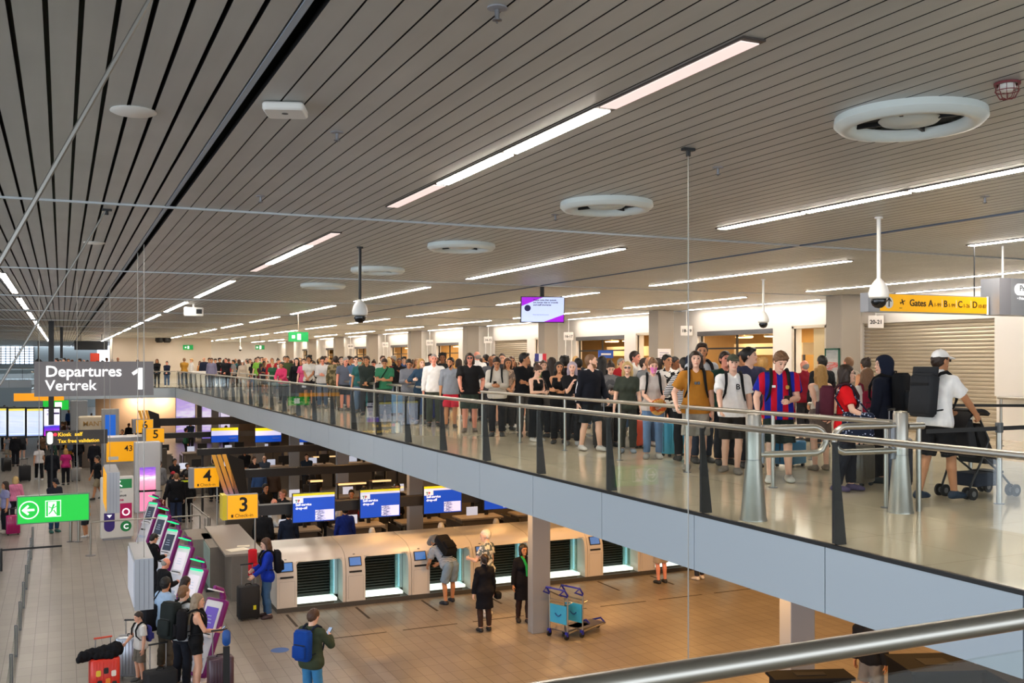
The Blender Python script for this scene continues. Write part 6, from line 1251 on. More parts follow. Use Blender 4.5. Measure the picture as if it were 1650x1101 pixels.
a = P('young man in open cream shirt looking at a red phone', 801, 578, 21.9, -118, 'phone', 'm', 'tan', ('short','dark brown'), ('shirt','#d2cabd'), ('trousers','#1c1b1d'), '#3a3a3a', (), 'b', 1.0, hpad=-.03); phone('red phone held by the young man in the open cream shirt', a); backpack('black backpack on the young man in the open cream shirt', a, '#1a1a1c')
a = P('big man in black short-sleeved shirt with long hair gripping a trolley handle', 757, 569, 23.2, -112, pose(R=(.20,.36,1.0), L=(-.26,.20,.96), grip=.9), 'm', 'pink', ('bob','dark brown'), ('t_shirt','#1b1b1d'), ('shorts','#2f3a33'), '#5d5248', (('glasses','#553333'),), 'b', 1.22)
P('man in white shirt with a black vest strap behind the big man in black', 769, 566, 27.5, 95, 'stand', 'm', 'pink', ('bald','grey'), ('shirt','#d9d7d6'), ('trousers','#23242a'), '#222222', (), 'b', 1.05)
P('bearded man in grey-blue shirt and red shorts', 726, 576, 24.6, -108, pose(head=(.1,-.5)), 'm', 'tan', ('short','black'), ('shirt','#8b919c','roll'), ('shorts','#c8233a'), '#4c463f', (('beard','black'),), 'b', 1.05)
P('man in crisp white shirt with grey hair standing in the rail gap', 699, 571, 25.2, -105, 'stand', 'm', 'pink', ('crop','grey'), ('shirt','#f0eeec'), ('trousers','#3c4238'), '#2a2622', (), 'b', 1.1)
P('dark-skinned man in black jacket behind the white shirt', 713, 569, 27.4, -110, 'stand', 'm', 'brown', ('curly','black'), ('jacket','#1d1f21'), ('trousers','#232428'), '#2a2a2a', (), 'b')
P('blonde woman in denim jacket holding a coffee cup', 679, 578, 26.2, -110, 'talk', 'f', 'fair', ('long','blonde'), ('jacket','#2b4258','nohood'), ('leggings','#1b1c20'), '#5a5a5a', (), 'b')
P('person in grey zip hoodie over a white top checking a phone', 659, 578, 26.9, -112, 'phone', 'm', 'tan', ('short','black'), ('hoodie','#72757e','nohood'), ('jeans','#6a6f78'), '#777777', (), 'b')
P('man in emerald green polo with a black crossbody strap', 620, 577, 28.6, -112, 'phone', 'm', 'tan', ('short','dark brown'), ('polo','#3a7f5e'), ('trousers','#3a3d3c'), '#333333', (), 'b', 1.12)
a = PEOPLE[-1]; o, J = a; t = on_person('crossbody_bag', 'black crossbody bag worn by the man in the emerald polo', 'bag', a); MB().tube([Vector(J['T'](p)) for p in ((-.10,-.03,1.50),(-.06,.12,1.42),(.05,.19,1.25),(.17,.16,1.05))], .014, 6).build('strap', fabric('#151517'), t, smooth=60); MB().rbox(Vector(J['T']((.21,.12,.98))), (.10,.20,.16), .03, 3).build('bag_body', fabric('#151517'), t, smooth=40)
P('man in dark olive shirt with red-lettered sleeve behind the railing', 591, 574, 30.2, -112, 'clasp', 'm', 'tan', ('swept','dark brown'), ('shirt','#2a3330'), ('trousers','#2b2b2e'), '#2a2a2a', (), 'b')
P('person in teal top wearing a pale green face mask', 580, 576, 31.4, -110, 'stand', 'f', 'tan', ('short','black'), ('t_shirt','#2c5f60'), ('jeans','#5b6f8a'), '#444444', (('mask','#9cc4b4'),), 'b')
P('grey-haired man in slate polo leaning towards his neighbour', 556, 575, 32.9, -100, pose(lean=.15, head=(.35,.5)), 'm', 'pink', ('crop','grey'), ('polo','#565c6b'), ('shorts','#262a31'), '#555555', (), 'b', 1.15)
P('boyish man in blue t-shirt beside the slate polo', 574, 574, 31.9, -112, 'crossed', 'm', 'fair', ('short','black'), ('t_shirt','#46617f'), ('jeans','#3c4656'), '#444444', (), 'b')
P('person in camouflage jacket seen from behind', 541, 574, 33.2, 80, 'stand', 'm', 'tan', ('short','dark brown'), ('jacket',CAMO,'nohood'), ('trousers','#6b5f4a'), '#4a4036', (), 'b', 1.1)
P('person in pale shirt reading a phone next to the camouflage jacket', 520, 574, 34.6, -108, 'phone', 'm', 'pink', ('short','dark brown'), ('shirt','#c6c4c4'), ('jeans','#4f6077'), '#777777', (), 'b')
P('woman in white cropped cardigan with wide black hair', 498, 573, 36.2, -112, 'clasp', 'f', 'tan', ('curly','black'), ('blouse','#dcd8d2'), ('skirt','#201d22'), '#333333', (), 'b')
P('woman in black jumper with long dark hair by the railing bend', 478, 577, 38.0, -110, 'stand', 'f', 'fair', ('long','black'), ('sweater','#111216'), ('trousers','#191a1d'), '#333333', (), 'b', 1.05)
P('woman in hot pink hoodie leaning low on the rail', 456, 582, 38.6, -120, pose(lean=.4, R=(.15,.5,1.0), L=(-.1,.5,1.0)), 'f', 'tan', ('bun','black'), ('hoodie','#cf3d6c'), ('leggings','#1c1c20'), '#666666', (), 'b')
P('woman in pink top between the black jumper and white cardigan', 490, 578, 37.6, -112, 'stand', 'f', 'fair', ('short','brown'), ('t_shirt','#d0527f'), ('trousers','#26262a'), '#444444', (), 'b')
P('man in khaki green gilet over pink sleeves', 463, 574, 41.5, -110, 'stand', 'm', 'tan', ('short','black'), ('jacket','#3c4a2c','nohood'), ('jeans','#3a4252'), '#444444', (), 'b')
P('person in bright lime top near the distant rail', 416, 575, 50., -112, 'stand', 'f', 'fair', ('short','dark brown'), ('t_shirt','#86c24a'), ('trousers','#1f2124'), '#444444', (), 'c')
P('person in cream coat with a white hat at the distant rail', 391, 581, 52., -112, 'stand', 'f', 'fair', ('bob','brown'), ('jacket','#cdbfae','nohood'), ('trousers','#b7aa98'), '#777777', (('cap','#eeeeee'),), 'c')
P('man in black suit jacket leaning over the distant rail', 364, 577, 54., -112, 'clasp', 'm', 'pink', ('crop','brown'), ('jacket','#15161c','nohood'), ('trousers','#181a20'), '#222222', (), 'c', 1.2)
P('person in lilac-grey shirt at the far end of the railing', 341, 577, 56., -112, 'stand', 'm', 'tan', ('short','dark brown'), ('shirt','#777590'), ('trousers','#5a5a64'), '#333333', (), 'c')
# ---- second and third rows that show between them
P('grey-haired man in crimson shirt seen from behind near the poster', 1297, 580, 20.5, 85, 'stand', 'm', 'pink', ('bald','grey'), ('shirt','#7d1526'), ('trousers','#2a2a2e'), '#333333', (), 'b', 1.1)
P('dark-haired person in black shirt just below the green framed poster', 1325, 573, 19.0, 80, 'stand', 'm', 'tan', ('short','black'), ('shirt','#1a1c20'), ('trousers','#24262b'), '#333333', (), 'b')
P('sandy-haired man by the column left of the shutter'.replace('left of', 'next to'), 1368, 575, 20.0, 90, 'stand', 'm', 'pink', ('crop','light brown'), ('t_shirt','#8d8070'), ('jeans','#39404d'), '#444444', (), 'b')
P('woman with pinned-up brown hair and bare shoulders before the shutter', 1395, 577, 18.6, 85, 'stand', 'f', 'tan', ('bun','dark brown'), ('tank_top','#3b3a34'), ('trousers','#2f2f33'), '#555555', (), 'b')
P('woman with curly fair hair before the amber shop front', 1229, 577, 20.5, 60, 'stand', 'f', 'fair', ('curly','blonde'), ('t_shirt','#6b2230'), ('jeans','#3d4653'), '#555555', (), 'b')
P('person in dark cap behind the slate blue t-shirt', 1196, 566, 18.4, -110, 'stand', 'm', 'tan', ('crop','black'), ('jacket','#23262e'), ('trousers','#222222'), '#333333', (('cap','#24262c'),), 'b')
P('man in black and white print shirt with dark hair by the paper notice', 1075, 571, 18.6, -112, 'talk', 'm', 'tan', ('short','black'), ('shirt',PRINT,'roll'), ('trousers','#26262a'), '#333333', (), 'b')
P('bearded man with black hair behind the print shirt', 1086, 575, 20.4, -60, 'stand', 'm', 'brown', ('short','black'), ('t_shirt','#2c2c30'), ('trousers','#26262a'), '#333333', (), 'b')
P('person with black and white striped sleeves behind the mustard t-shirt', 1103, 576, 16.6, 70, 'strap', 'f', 'fair', ('short','black'), ('shirt',pat_mat('sleeve_lines','stripe','#e6e6e6','#1b1d22',34.,'Z')), ('trousers','#1c1d21'), '#333333', (), 'b')
P('man in white shirt with a serious face looking left over the crowd'.replace('left ', 'sideways '), 1022, 566, 21.0, -60, 'stand', 'm', 'pink', ('short','dark brown'), ('shirt','#d6d2cc'), ('trousers','#2b2d33'), '#333333', (), 'b')
P('man in dark blue-grey hooded top near the paper notice', 1038, 577, 20.6, -50, 'stand', 'm', 'fair', ('short','dark brown'), ('hoodie','#5f6676'), ('jeans','#39404d'), '#333333', (), 'b')
P('girl in black with long wavy dark hair turned to the amber shop front', 970, 574, 20.8, 60, 'stand', 'f', 'tan', ('long','black'), ('t_shirt','#17181c'), ('trousers','#222428'), '#333333', (), 'b')
P('woman with long brown hair and black top, back turned, beside the strappy top', 889, 576, 21.6, 85, 'stand', 'f', 'tan', ('long','dark brown'), ('t_shirt','#151619'), ('trousers','#1d1e22'), '#333333', (), 'b')
P('woman with very curly black hair behind the lilac-grey hair', 910, 574, 22.4, 70, 'stand', 'f', 'tan', ('curly','black'), ('t_shirt','#2a2528'), ('trousers','#26262a'), '#333333', (), 'b')
P('dark-haired person in navy jacket between the beard and the curly hair', 932, 577, 21.4, 80, 'stand', 'm', 'tan', ('short','black'), ('jacket','#1d2230'), ('trousers','#26262a'), '#333333', (), 'b')
P('person raising an arm to film over the crowd near the tricolour card', 866, 574, 26.5, 60, 'up', 'm', 'pink', ('short','brown'), ('t_shirt','#77757a'), ('trousers','#33353b'), '#333333', (), 'b')
P('woman with light brown hair in a lime top behind the black vest', 876, 581, 23.2, -110, 'stand', 'f', 'fair', ('bun','brown'), ('t_shirt','#9bb76a'), ('trousers','#33353b'), '#333333', (), 'b')
P('pair of the couple in a patterned blouse hugging a bag', 818, 577, 23.8, -95, 'clasp', 'f', 'tan', ('long','brown'), ('blouse',pat_mat('blouse_print','blob','#b59a86','#6d5f58',12.)), ('trousers','#33302f'), '#333333', (), 'b')
P('bald man in grey top behind the open cream shirt', 791, 573, 27.0, -95, 'stand', 'm', 'brown', ('bald','black'), ('t_shirt','#56585e'), ('trousers','#33353b'), '#333333', (), 'b')
x, y, H = pl(862, 575, 26.); t = thing('tricolour_card', 'blue, white and red card held up above the crowd', 'card', (x, y-.35, UF)); [MB().box(-.17+.11*i, -.06+.11*i, 0, .012, 1.66, 1.86).build('stripe', mat('card_'+n, c, .6), t) for i, (n, c) in enumerate((('blue','#3a3f86'),('pale','#ddd8e2'),('red','#c8283a')))]; MB().cyl((0,.01), .008, 0, 1.66, 6).build('stick', CHAR, t)
# ---- luggage of the queue
for lb, u, v, rot, c, w_, h_, d_, hh in (('royal blue hard suitcase by the man in the white shirt', 702, 676, .4, '#25327e', .46, .66, .28, .40), ('blue suitcase with yellow strap among the queue luggage', 672, 671, .2, '#2a5a9c', .44, .60, .26, 0), ('light blue suitcase behind the glass, near the emerald polo', 640, 668, .3, '#6f9cc8', .44, .6, .26, .3), ('bright blue soft bag on the floor behind the striped shirt', 1273, 752, .2, '#1f6f9e', .5, .36, .3, 0), ('dark navy suitcase beside the hooded jacket', 1448, 790, .5, '#1b2740', .42, .62, .26, .38), ('black suitcase at the heels of the girl in the white skirt', 1415, 775, .2, '#1d1d20', .38, .54, .24, .42), ('grey-brown patterned suitcase between the woman in red and the bollard', 1388, 783, .3, '#6d675c', .36, .5, .24, .40), ('turquoise suitcase by the jeans of the masked woman', 1084, 735, .2, '#3aa0c4', .44, .56, .26, .3), ('teal and orange suitcase in the far queue', 585, 657, .3, '#1f7f86', .42, .55, .26, 0), ('black cabin suitcase by the bearded man in navy', 972, 722, .3, '#1b1c1f', .40, .56, .24, .3), ('orange daypack standing between the olive and pale grey t-shirts', 1029, 722, .3, '#d8461f', .36, .5, .22, 0)):
    x, y = at_z(u, v, UF); suitcase(lb, x, y, UF, rot, c, w_, h_, d_, hh, ribs='soft' not in lb and 'daypack' not in lb)
# ---- lower hall: travellers near the machines
a = P('woman in royal blue jacket and jeans holding a suitcase handle before the drop-off row', 431, 867, 22.0, 178, pose(L=(-.24,.32,1.0), R=(.14,.28,1.05), head=(.25,.1)), 'f', 'fair', ('long','brown'), ('jacket','#1433a8','nohood'), ('jeans','#3f5f84'), '#3a2a2e', (), 'a', 1.0, up=False); backpack('black backpack on the woman in the royal blue jacket', a, '#14161d', w=.30)
x, y = at_z(400, 998, 0); suitcase('large black suitcase with a yellow tag beside the woman in royal blue', x, y, 0, .1, '#1a1b1e', .46, .70, .30, .45, ribs=False, rough=.7); MB().cbox((.1,-.16,.28), (.06,.02,.09)).build('luggage_tag', mat('tag_yellow', '#d8d21c', .6), bpy.data.objects[[q.name for q in bpy.data.objects if q.name.startswith('suitcase')][-1]])
x, y = at_z(410, 985, 0); t = thing('hanging_jacket', 'bright red folded jacket resting on the big black suitcase handle', 'jacket', (x-.02, y+.12, .765)); MB().rbox((0,0,.32), (.20,.16,.62), .07, 4).rbox((.02,-.02,.16), (.24,.18,.3), .08, 4).build('cloth', fabric('#c3202c'), t, smooth=60); MB().tube([(-.02,0,-.02),(.0,0,.02)], .03, 8).build('sleeve', fabric('#a01a26'), t)
a = P('man in olive jacket and jeans with a royal blue backpack looking at his phone', 502, 982, 15.9, 40, pose(head=(.35,-.1), R=(.12,.34,1.25), L=(-.2,.2,1.0)), 'm', 'fair', ('short','brown'), ('jacket','#3b4433','nohood'), ('jeans','#3f7fae'), '#333333', (), 'a', 1.03, up=False); backpack('royal blue backpack on the man in the olive jacket', a, '#123f8f', strap='#1a2436', w=.31, h=.44, d=.17); phone('phone in the raised hand of the man in the olive jacket', a)
bd = pose(lean=.95, head=(1.0,.0), R=(.16,.62,.80), L=(-.16,.62,.78), FL=(-.14,-.06,.2), FR=(.15,.08,.2), hip=(0,-.12,-.02))
x, y = at_z(722, 972, 0); a = person('man in navy striped t-shirt and grey sun hat bending into a bag drop unit', x, y-.03, 0, 105, 1.78, bd, 'm', 'tan', ('crop','grey'), ('t_shirt',NAVYST), ('shorts','#7e93a6'), '#1d2430', (('hat','#9aa0a8'),), 'a', 1.05, pkey='bend'); backpack('black rounded backpack on the bending man in the striped t-shirt', a, '#17181b', w=.34, h=.5, d=.22)
a = P('white-haired woman in floral blouse and white trousers at a bag drop screen', 785, 853, 22.1, 130, pose(L=(-.1,.36,1.15), head=(.2,.3)), 'f', 'fair', ('crop','white'), ('blouse',FLOR), ('trousers','#d8d2c8'), '#c9c2b8', (), 'a', 1.0, up=False)
a = P('woman in long black coat with dark hair standing with her back turned', 781, 893, 20.9, 88, pose(R=(.25,.08,.80)), 'f', 'fair', ('pony','dark brown'), ('coat','#12131b'), ('leggings','#3d2c26'), '#17161a', (), 'a', 1.08, up=False); shoulder_bag('small black handbag of the woman in the long black coat', a, '#141416', 1, .78, .22, .16, .06, False, .34)
a = P('woman in black dress coat with a green scarf stepping past the grey column', 843, 877, 21.6, -95, pose(FL=(-.08,.1,.1), FR=(.08,-.1,.2), head=(.05,.1)), 'f', 'tan', ('bob','black'), ('coat','#11121a'), ('leggings','#3a2a26'), '#1c1618', (), 'a', 1.05, up=False); o, J = a; MB().tube([Vector(J['T'](p)) for p in ((.06,.02,1.50),(.03,.12,1.44),(-.02,.17,1.30),(-.03,.18,1.08))], [.02,.028,.034,.026], 8).build('scarf', fabric('#1f9a4c'), o, smooth=60)
x, y = at_z(1066, 940, 0); person('person in shorts at the last bag drop units, only the legs showing', x, y, 0, 90, 1.78, 'stand', 'm', 'pink', ('short','brown'), ('t_shirt','#7a6a6a'), ('shorts','#a59a8c'), '#23262c', (), 'b')
x, y = at_z(1127, 934, 0); person('person in white trainers at the end of the row under the gallery', x, y, 0, 100, 1.7, 'stand', 'f', 'tan', ('long','brown'), ('t_shirt','#444a55'), ('jeans','#30343f'), '#e2dcd6', (), 'b')
x, y = at_z(1405, 1150, 0); person('person in grey shorts and black jacket beneath the near handrail', x, y, 0, 200, 1.75, pose(lean=.3), 'm', 'tan', ('short','black'), ('jacket','#1f2126','nohood'), ('shorts','#77787a'), '#333333', (), 'b')
# ---- kiosk queue
a = P('girl in black shorts and vest with long ash-blonde hair at the violet kiosk screen', 316, 957, 17.0, -5, pose(R=(.10,.36,1.1), L=(-.22,.06,.86), head=(.15,-.2)), 'f', 'light', ('long','#8f7c66'), ('tank_top','#141416'), ('hot_pants','#121214'), '#dddddd', (), 'a', 1.0, up=False); backpack('black backpack on the girl in black shorts', a, '#161519', w=.31, h=.46, d=.19); phone('bright phone in the hand of the girl in black shorts', a)
a = P('man with a large charcoal backpack and patterned headscarf in the kiosk queue', 292, 944, 17.25, 35, pose(lean=.1, R=(.2,.3,1.2)), 'm', 'fair', ('crop','light brown'), ('t_shirt','#c9cdd2'), ('trousers','#1e2028'), '#222222', (), 'a', 1.05, up=False); backpack('large charcoal trekking backpack in the kiosk queue', a, '#1f2423', w=.34, h=.56, d=.22, z0=.92)
a = P('man in pale blue t-shirt with a black shoulder bag in the kiosk queue', 266, 930, 18.2, 30, 'strap', 'm', 'tan', ('short','black'), ('t_shirt','#9fb7d2'), ('trousers','#5a5348'), '#333333', (), 'a', 1.08, up=False); shoulder_bag('big black shoulder bag of the man in pale blue', a, '#17181d', -1, 1.0, .38, .46, -.16, True, .18, .22)
P('dark-haired woman looking at the second kiosk', 294, 929, 19.3, 0, 'phone_one', 'f', 'tan', ('bob','dark brown'), ('t_shirt','#2e4a48'), ('trousers','#26282d'), '#333333', (), 'a', 1.0, up=False)
P('bald man in black jacket at the third kiosk', 263, 899, 20.9, 20, 'phone_one', 'm', 'pink', ('bald','grey'), ('jacket','#121316','nohood'), ('trousers','#22242a'), '#333333', (), 'a', 1.1, up=False)
a = P('man in black jacket and small black pack at the fourth kiosk', 244, 860, 23.6, 15, 'phone_one', 'm', 'light', ('short','black'), ('jacket','#111215','nohood'), ('trousers','#22242a'), '#333333', (), 'a', 1.0, up=False); backpack('small black pack on the man at the fourth kiosk', a, '#0f1012', w=.26, h=.36)
a = P('child in white t-shirt with hand on the silver suitcase', 226, 985, 17.6, 200, pose(R=(.1,.34,1.0), head=(.3,0)), 'm', 'light', ('short','dark brown'), ('t_shirt','#d5d0c9'), ('shorts','#6b6459'), '#444444', (), 'a', 1.0, up=False); backpack('small violet backpack on the child in the white t-shirt', a, '#3a3c84', w=.25, h=.34, d=.12)
def gx(u, vt, z): return at_z(u, vt, z)
x, y = gx(168, 1058, .78); suitcase('bright red printed suitcase with a red handle and black coat on top', x, y, 0, .15, '#d5301f', .46, .72, .30, .30, '#c9c6c0', top_handle='#d24a32'); rx, ry = x, y
sq = bpy.data.objects[[q.name for q in bpy.data.objects if q.name.startswith('suitcase')][-1]]
for i, (px, pz, c) in enumerate(((-.12,.55,'#e8c23a'),(.0,.58,'#26201e'),(.12,.52,'#f0e6d8'),(-.10,.38,'#26201e'),(.03,.40,'#e88a2a'),(.13,.34,'#26201e'),(-.12,.22,'#f0e6d8'),(.0,.22,'#e8c23a'),(.12,.18,'#26201e'))): MB().rbox((px,-.158,pz), (.075,.012,.10), .02, 3, 1).build('printed_patch', mat('patch_'+c.strip('#'), c, .5), sq)
t = thing('coat', 'crumpled black coat heaped on the bright red suitcase', 'coat', (rx-.04, ry+.0, .775)); t.scale = (.78,.8,.85); F = Field((-.55,-.3,-.06),(.5,.3,.32), .014); F.cone((-.34,0,.06),(.30,.03,.13), .10, .12, .05); F.cone((-.42,-.04,.02),(-.2,.05,.08), .09, .08, .05); F.ball((.28,.0,.12), .14, .05); F.cone((-.1,-.1,.05),(.2,-.12,.06),.07,.08,.04); F.wrinkle(.010, 30, 5); V, Q = F.surface(); me = to_mesh('coat_cloth', V, Q); me.materials.clear(); me.materials.append(fabric('#121215')); o = bpy.data.objects.new('cloth', me); C.objects.link(o); o.parent = t
x, y = gx(211, 1024, .76); suitcase('ridged silver suitcase next to the red one', x, y, 0, -.35, '#a9adb6', .48, .70, .30, .26, '#b9b6b0', rough=.3, metal=.7)
x, y = gx(258, 1075, .52); suitcase('low black soft suitcase with its handle raised by the silver suitcase', x, y, 0, .2, '#151619', .52, .42, .32, .42, '#a8a8a8', ribs=False, rough=.8)
x, y = gx(355, 1056, .73); suitcase('dusky purple suitcase with raised handle next to the violet kiosk', x, y, 0, .05, '#4b3540', .42, .66, .28, .42, '#9a98a0', top_handle='#1c1c1e')
x, y = gx(367, 1020, 1.28); t = thing('scanner_stand', 'black stand with a blue round head behind the dusky purple suitcase', 'stand', (x, y+.15, 0)); MB().box(-.05,.05,-.03,.03,.02,1.02).build('pole', BLACK, t); MB().rbox((0,0,1.16), (.13,.06,.26), .06, 4, 1).build('head', mat('scanner_blue', '#1a4f9a', .4), t, smooth=50); MB().lathe((0,0,0), [(.16,0),(.16,.02),(.05,.03)], 18).build('base', BLACK, t)
# ---- busy part of the hall
def LP(label, u, vf, H, face, *a_, **k): x, y = at_z(u, vf, 0); return person(label, x, y, 0., face, H, *a_, **k)
LP('woman in lilac top with a jacket tied at her waist by the magenta suitcase', 9, 859, 1.7, 200, 'stand', 'f', 'tan', ('long','dark brown'), ('t_shirt','#8f8fb5'), ('trousers','#1b1c22'), '#c9b9a9', (), 'b')
LP('blonde woman in pink sweater seen from behind', 25, 845, 1.66, 95, 'stand', 'f', 'fair', ('bob','fair'), ('sweater','#d87f9e'), ('trousers','#22232a'), '#333333', (), 'b')
x, y = at_z(21, 862, 0); suitcase('shiny magenta suitcase near the woman in lilac', x, y, 0, .1, '#a3175c', .42, .60, .26, .2, rough=.2)
LP('man in dark waistcoat and white shirt behind the green exit sign looking at his phone', 87, 858, 1.8, -60, 'phone', 'm', 'tan', ('crop','dark brown'), ('shirt','#22252f'), ('jeans','#26415e'), '#2c5a52', (('cap','#1c1e24'),), 'b')
LP('child in orange shirt and dark shorts by the green exit sign', 138, 866, 1.36, 150, 'stand', 'm', 'tan', ('short','black'), ('t_shirt','#c7832e'), ('shorts','#23262e'), '#d8d8d8', (), 'b')
LP('man in black t-shirt and khaki shorts carrying a black bag towards the totem', 158, 806, 1.8, 200, 'walk', 'm', 'tan', ('short','black'), ('t_shirt','#141518'), ('shorts','#8a7d66'), '#2b2b2b', (), 'b')
LP('woman in hot magenta top with fair hair seen from behind', 106, 782, 1.66, 95, 'stand', 'f', 'fair', ('bob','blonde'), ('t_shirt','#c22f77'), ('trousers','#1c1d22'), '#333333', (), 'b')
LP('man with a marked dark vest and cap beside the magenta top', 84, 790, 1.82, 88, 'stand', 'm', 'fair', ('crop','dark brown'), ('jacket','#16181f','nohood'), ('trousers','#1b1c22'), '#222222', (('cap','#22242c'),), 'b')
x, y = at_z(122, 776, 0); suitcase('pale grey suitcase in the busy part of the hall', x, y, 0, .2, '#8f8d8b', .42, .58, .26, .3)
a = LP('person in ochre jacket carrying a grey-blue backpack, walking away', 113, 757, 1.75, 92, 'walk', 'f', 'tan', ('short','black'), ('jacket','#b07a22','nohood'), ('trousers','#1e2026'), '#222222', (), 'b'); backpack('grey-blue backpack on the ochre jacket', a, '#3f4a5c')
LP('person in all black walking beside the ochre jacket', 126, 757, 1.78, 92, 'walk', 'm', 'tan', ('short','black'), ('jacket','#131419','nohood'), ('trousers','#15161a'), '#dddddd', (), 'b')
LP('woman in white blouse and black trousers with hair tied up, mid hall', 63, 775, 1.7, 100, 'walk', 'f', 'tan', ('bun','dark brown'), ('blouse','#d2cccb'), ('trousers','#18191d'), '#dddddd', (), 'b')
LP('person in dark green headscarf in the busy hall', 87, 768, 1.68, 150, 'stand', 'f', 'tan', ('bob','#1f4a38'), ('jacket','#1c3a30','nohood'), ('trousers','#1b1c20'), '#333333', (), 'b')
LP('man in black coat with a red cap under the flight boards', 25, 752, 1.78, 92, 'stand', 'm', 'tan', ('crop','black'), ('jacket','#15161b','nohood'), ('trousers','#1b1c22'), '#222222', (('cap','#c2303a'),), 'b')
x, y = at_z(40, 776, 0); suitcase('big black suitcase under the flight boards', x, y, 0, .2, '#17171a', .5, .7, .3, .3, ribs=False, rough=.7)
x, y = at_z(10, 760, 0); suitcase('black upright trolley case at the edge of the hall', x, y, 0, .5, '#141416', .44, .66, .28, .2, ribs=False)
LP('person in dark waistcoat with white sleeves by the barrier belts', 152, 768, 1.78, 88, 'stand', 'm', 'fair', ('short','dark brown'), ('jacket','#1b1d24','nohood'), ('trousers','#1c1d23'), '#333333', (), 'b')
LP('man in black jacket and jeans with a red suitcase near the yellow 4', 284, 848, 1.82, 92, pose(L=(-.4,.0,.88)), 'm', 'fair', ('crop','light brown'), ('jacket','#111216','nohood'), ('jeans','#2b3650'), '#222222', (), 'b', 1.1)
x, y = at_z(256, 835, 0); suitcase('dark red suitcase by the man in the black jacket and jeans', x, y, 0, .1, '#6e2026', .44, .62, .28, .3)
LP('person with a red hat next to the black jacket and jeans', 279, 838, 1.72, 92, 'stand', 'f', 'tan', ('crop','black'), ('jacket','#23242a','nohood'), ('trousers','#2a2b30'), '#333333', (('cap','#a82a34'),), 'b')
LP('security guard in dark uniform with a yellow reflective collar', 301, 842, 1.8, 80, 'stand', 'm', 'tan', ('short','black'), ('jacket','#16181c','nohood'), ('trousers','#17181c'), '#222222', (), 'b'); o, J = PEOPLE[-1]; MB().tube([Vector(J['T'](p)) for p in ((-.2,-.06,1.40),(-.1,-.15,1.42),(.1,-.15,1.42),(.2,-.06,1.40))], .03, 6).build('reflective_collar', mat('hi_vis', '#c9e21c', .6), o)
LP('man in grey jacket at the white advert tower', 257, 815, 1.75, 60, 'stand', 'm', 'fair', ('short','dark brown'), ('jacket','#777a80','nohood'), ('trousers','#b0a797'), '#333333', (), 'b')
# staff and passengers among the check-in rows: column, plane y, height
desk = [('bald man in white shirt behind the drop-off screens', 441, 28.9, 1.72, -60, 'm', 'pink', ('bald','grey'), '#c5ccd2'), ('man in black t-shirt beside the bald man in white', 457, 29.7, 1.86, -150, 'm', 'pink', ('crop','light brown'), '#17181b'), ('clerk in black with long dark hair over the first screen', 489, 28.9, 1.66, -90, 'f', 'fair', ('long','black'), '#18191c'), ('clerk in blue lanyard shirt between the screens', 520, 29.7, 1.72, -80, 'm', 'tan', ('short','dark brown'), '#2c4468'), ('person in pale jumper bending over the desk', 547, 28.9, 1.56, 170, 'f', 'fair', ('short','blonde'), '#c2b9b2'), ('person in dark maroon shirt by the grey column in row two', 566, 29.4, 1.78, -100, 'm', 'tan', ('short','black'), '#3a1e20'), ('person in red top behind the second screen', 587, 29.8, 1.8, -70, 'f', 'tan', ('bun','black'), '#a01c2c'), ('person in pale yellow jacket behind the second screen', 599, 28.9, 1.72, -120, 'm', 'tan', ('short','brown'), '#d2bb8a'), ('tall person in black behind the second screen', 640, 29.6, 1.88, -100, 'm', 'tan', ('short','black'), '#131418'), ('man in black at the corner desk', 427, 31.3, 1.86, -60, 'm', 'tan', ('short','black'), '#17181c'), ('passenger in royal blue hoodie at the second screen', 556, 26.4, 1.76, 90, 'm', 'tan', ('short','black'), '#172c7a'), ('passenger in black t-shirt and tan shorts behind the yellow 3', 424, 27.0, 1.78, 60, 'm', 'fair', ('short','brown'), '#16171a'), ('passenger in navy jumper at the first screen', 465, 26.6, 1.7, 90, 'm', 'tan', ('short','black'), '#1b2436'),
 ('clerk in navy seated under the far blue screens', 302, 42.3, 1.5, -90, 'f', 'tan', ('short','black'), '#16181e'), ('clerk in dark suit near the far left desk'.replace('left ', 'open '), 281, 42.4, 1.7, -60, 'm', 'tan', ('short','black'), '#191a20'), ('person in olive vest at the third row', 345, 41.4, 1.74, 90, 'm', 'tan', ('short','dark brown'), '#5b5f3c'), ('person in dark blue at the third row', 356, 41.0, 1.72, 90, 'm', 'fair', ('short','black'), '#1d2740'), ('tall person in black under the far screen', 394, 44.2, 1.86, -90, 'm', 'tan', ('short','black'), '#131418'), ('person in black suit beside the tall one in black', 409, 41.0, 1.78, -60, 'm', 'fair', ('short','brown'), '#17181e'), ('clerk in slate shirt by a bright monitor', 426, 42.2, 1.7, -100, 'm', 'fair', ('bald','brown'), '#3a4657'), ('person in brown jacket in the third row', 440, 37.2, 1.7, 90, 'm', 'tan', ('short','black'), '#4a3a30'), ('passenger in jeans and blue shirt in the third row', 418, 37.0, 1.76, 90, 'm', 'fair', ('short','brown'), '#35507c'), ('clerk with white collar near the golden shelves', 494, 41.6, 1.76, -90, 'm', 'fair', ('short','dark brown'), '#1c2a3c'), ('person in dark clothes near the golden shelves', 508, 37.4, 1.72, 100, 'f', 'fair', ('long','dark brown'), '#2b2622'),
 ('silhouetted clerk before the largest cloud picture', 307, 66.0, 1.8, -90, 'm', 'tan', ('short','black'), '#22304a'), ('silhouetted person before the last cloud picture', 364, 61.0, 1.8, -80, 'm', 'tan', ('short','black'), '#1d2028'), ('person in black by the pale reception desk', 197, 60.6, 1.75, -90, 'm', 'tan', ('short','black'), '#15161a')]
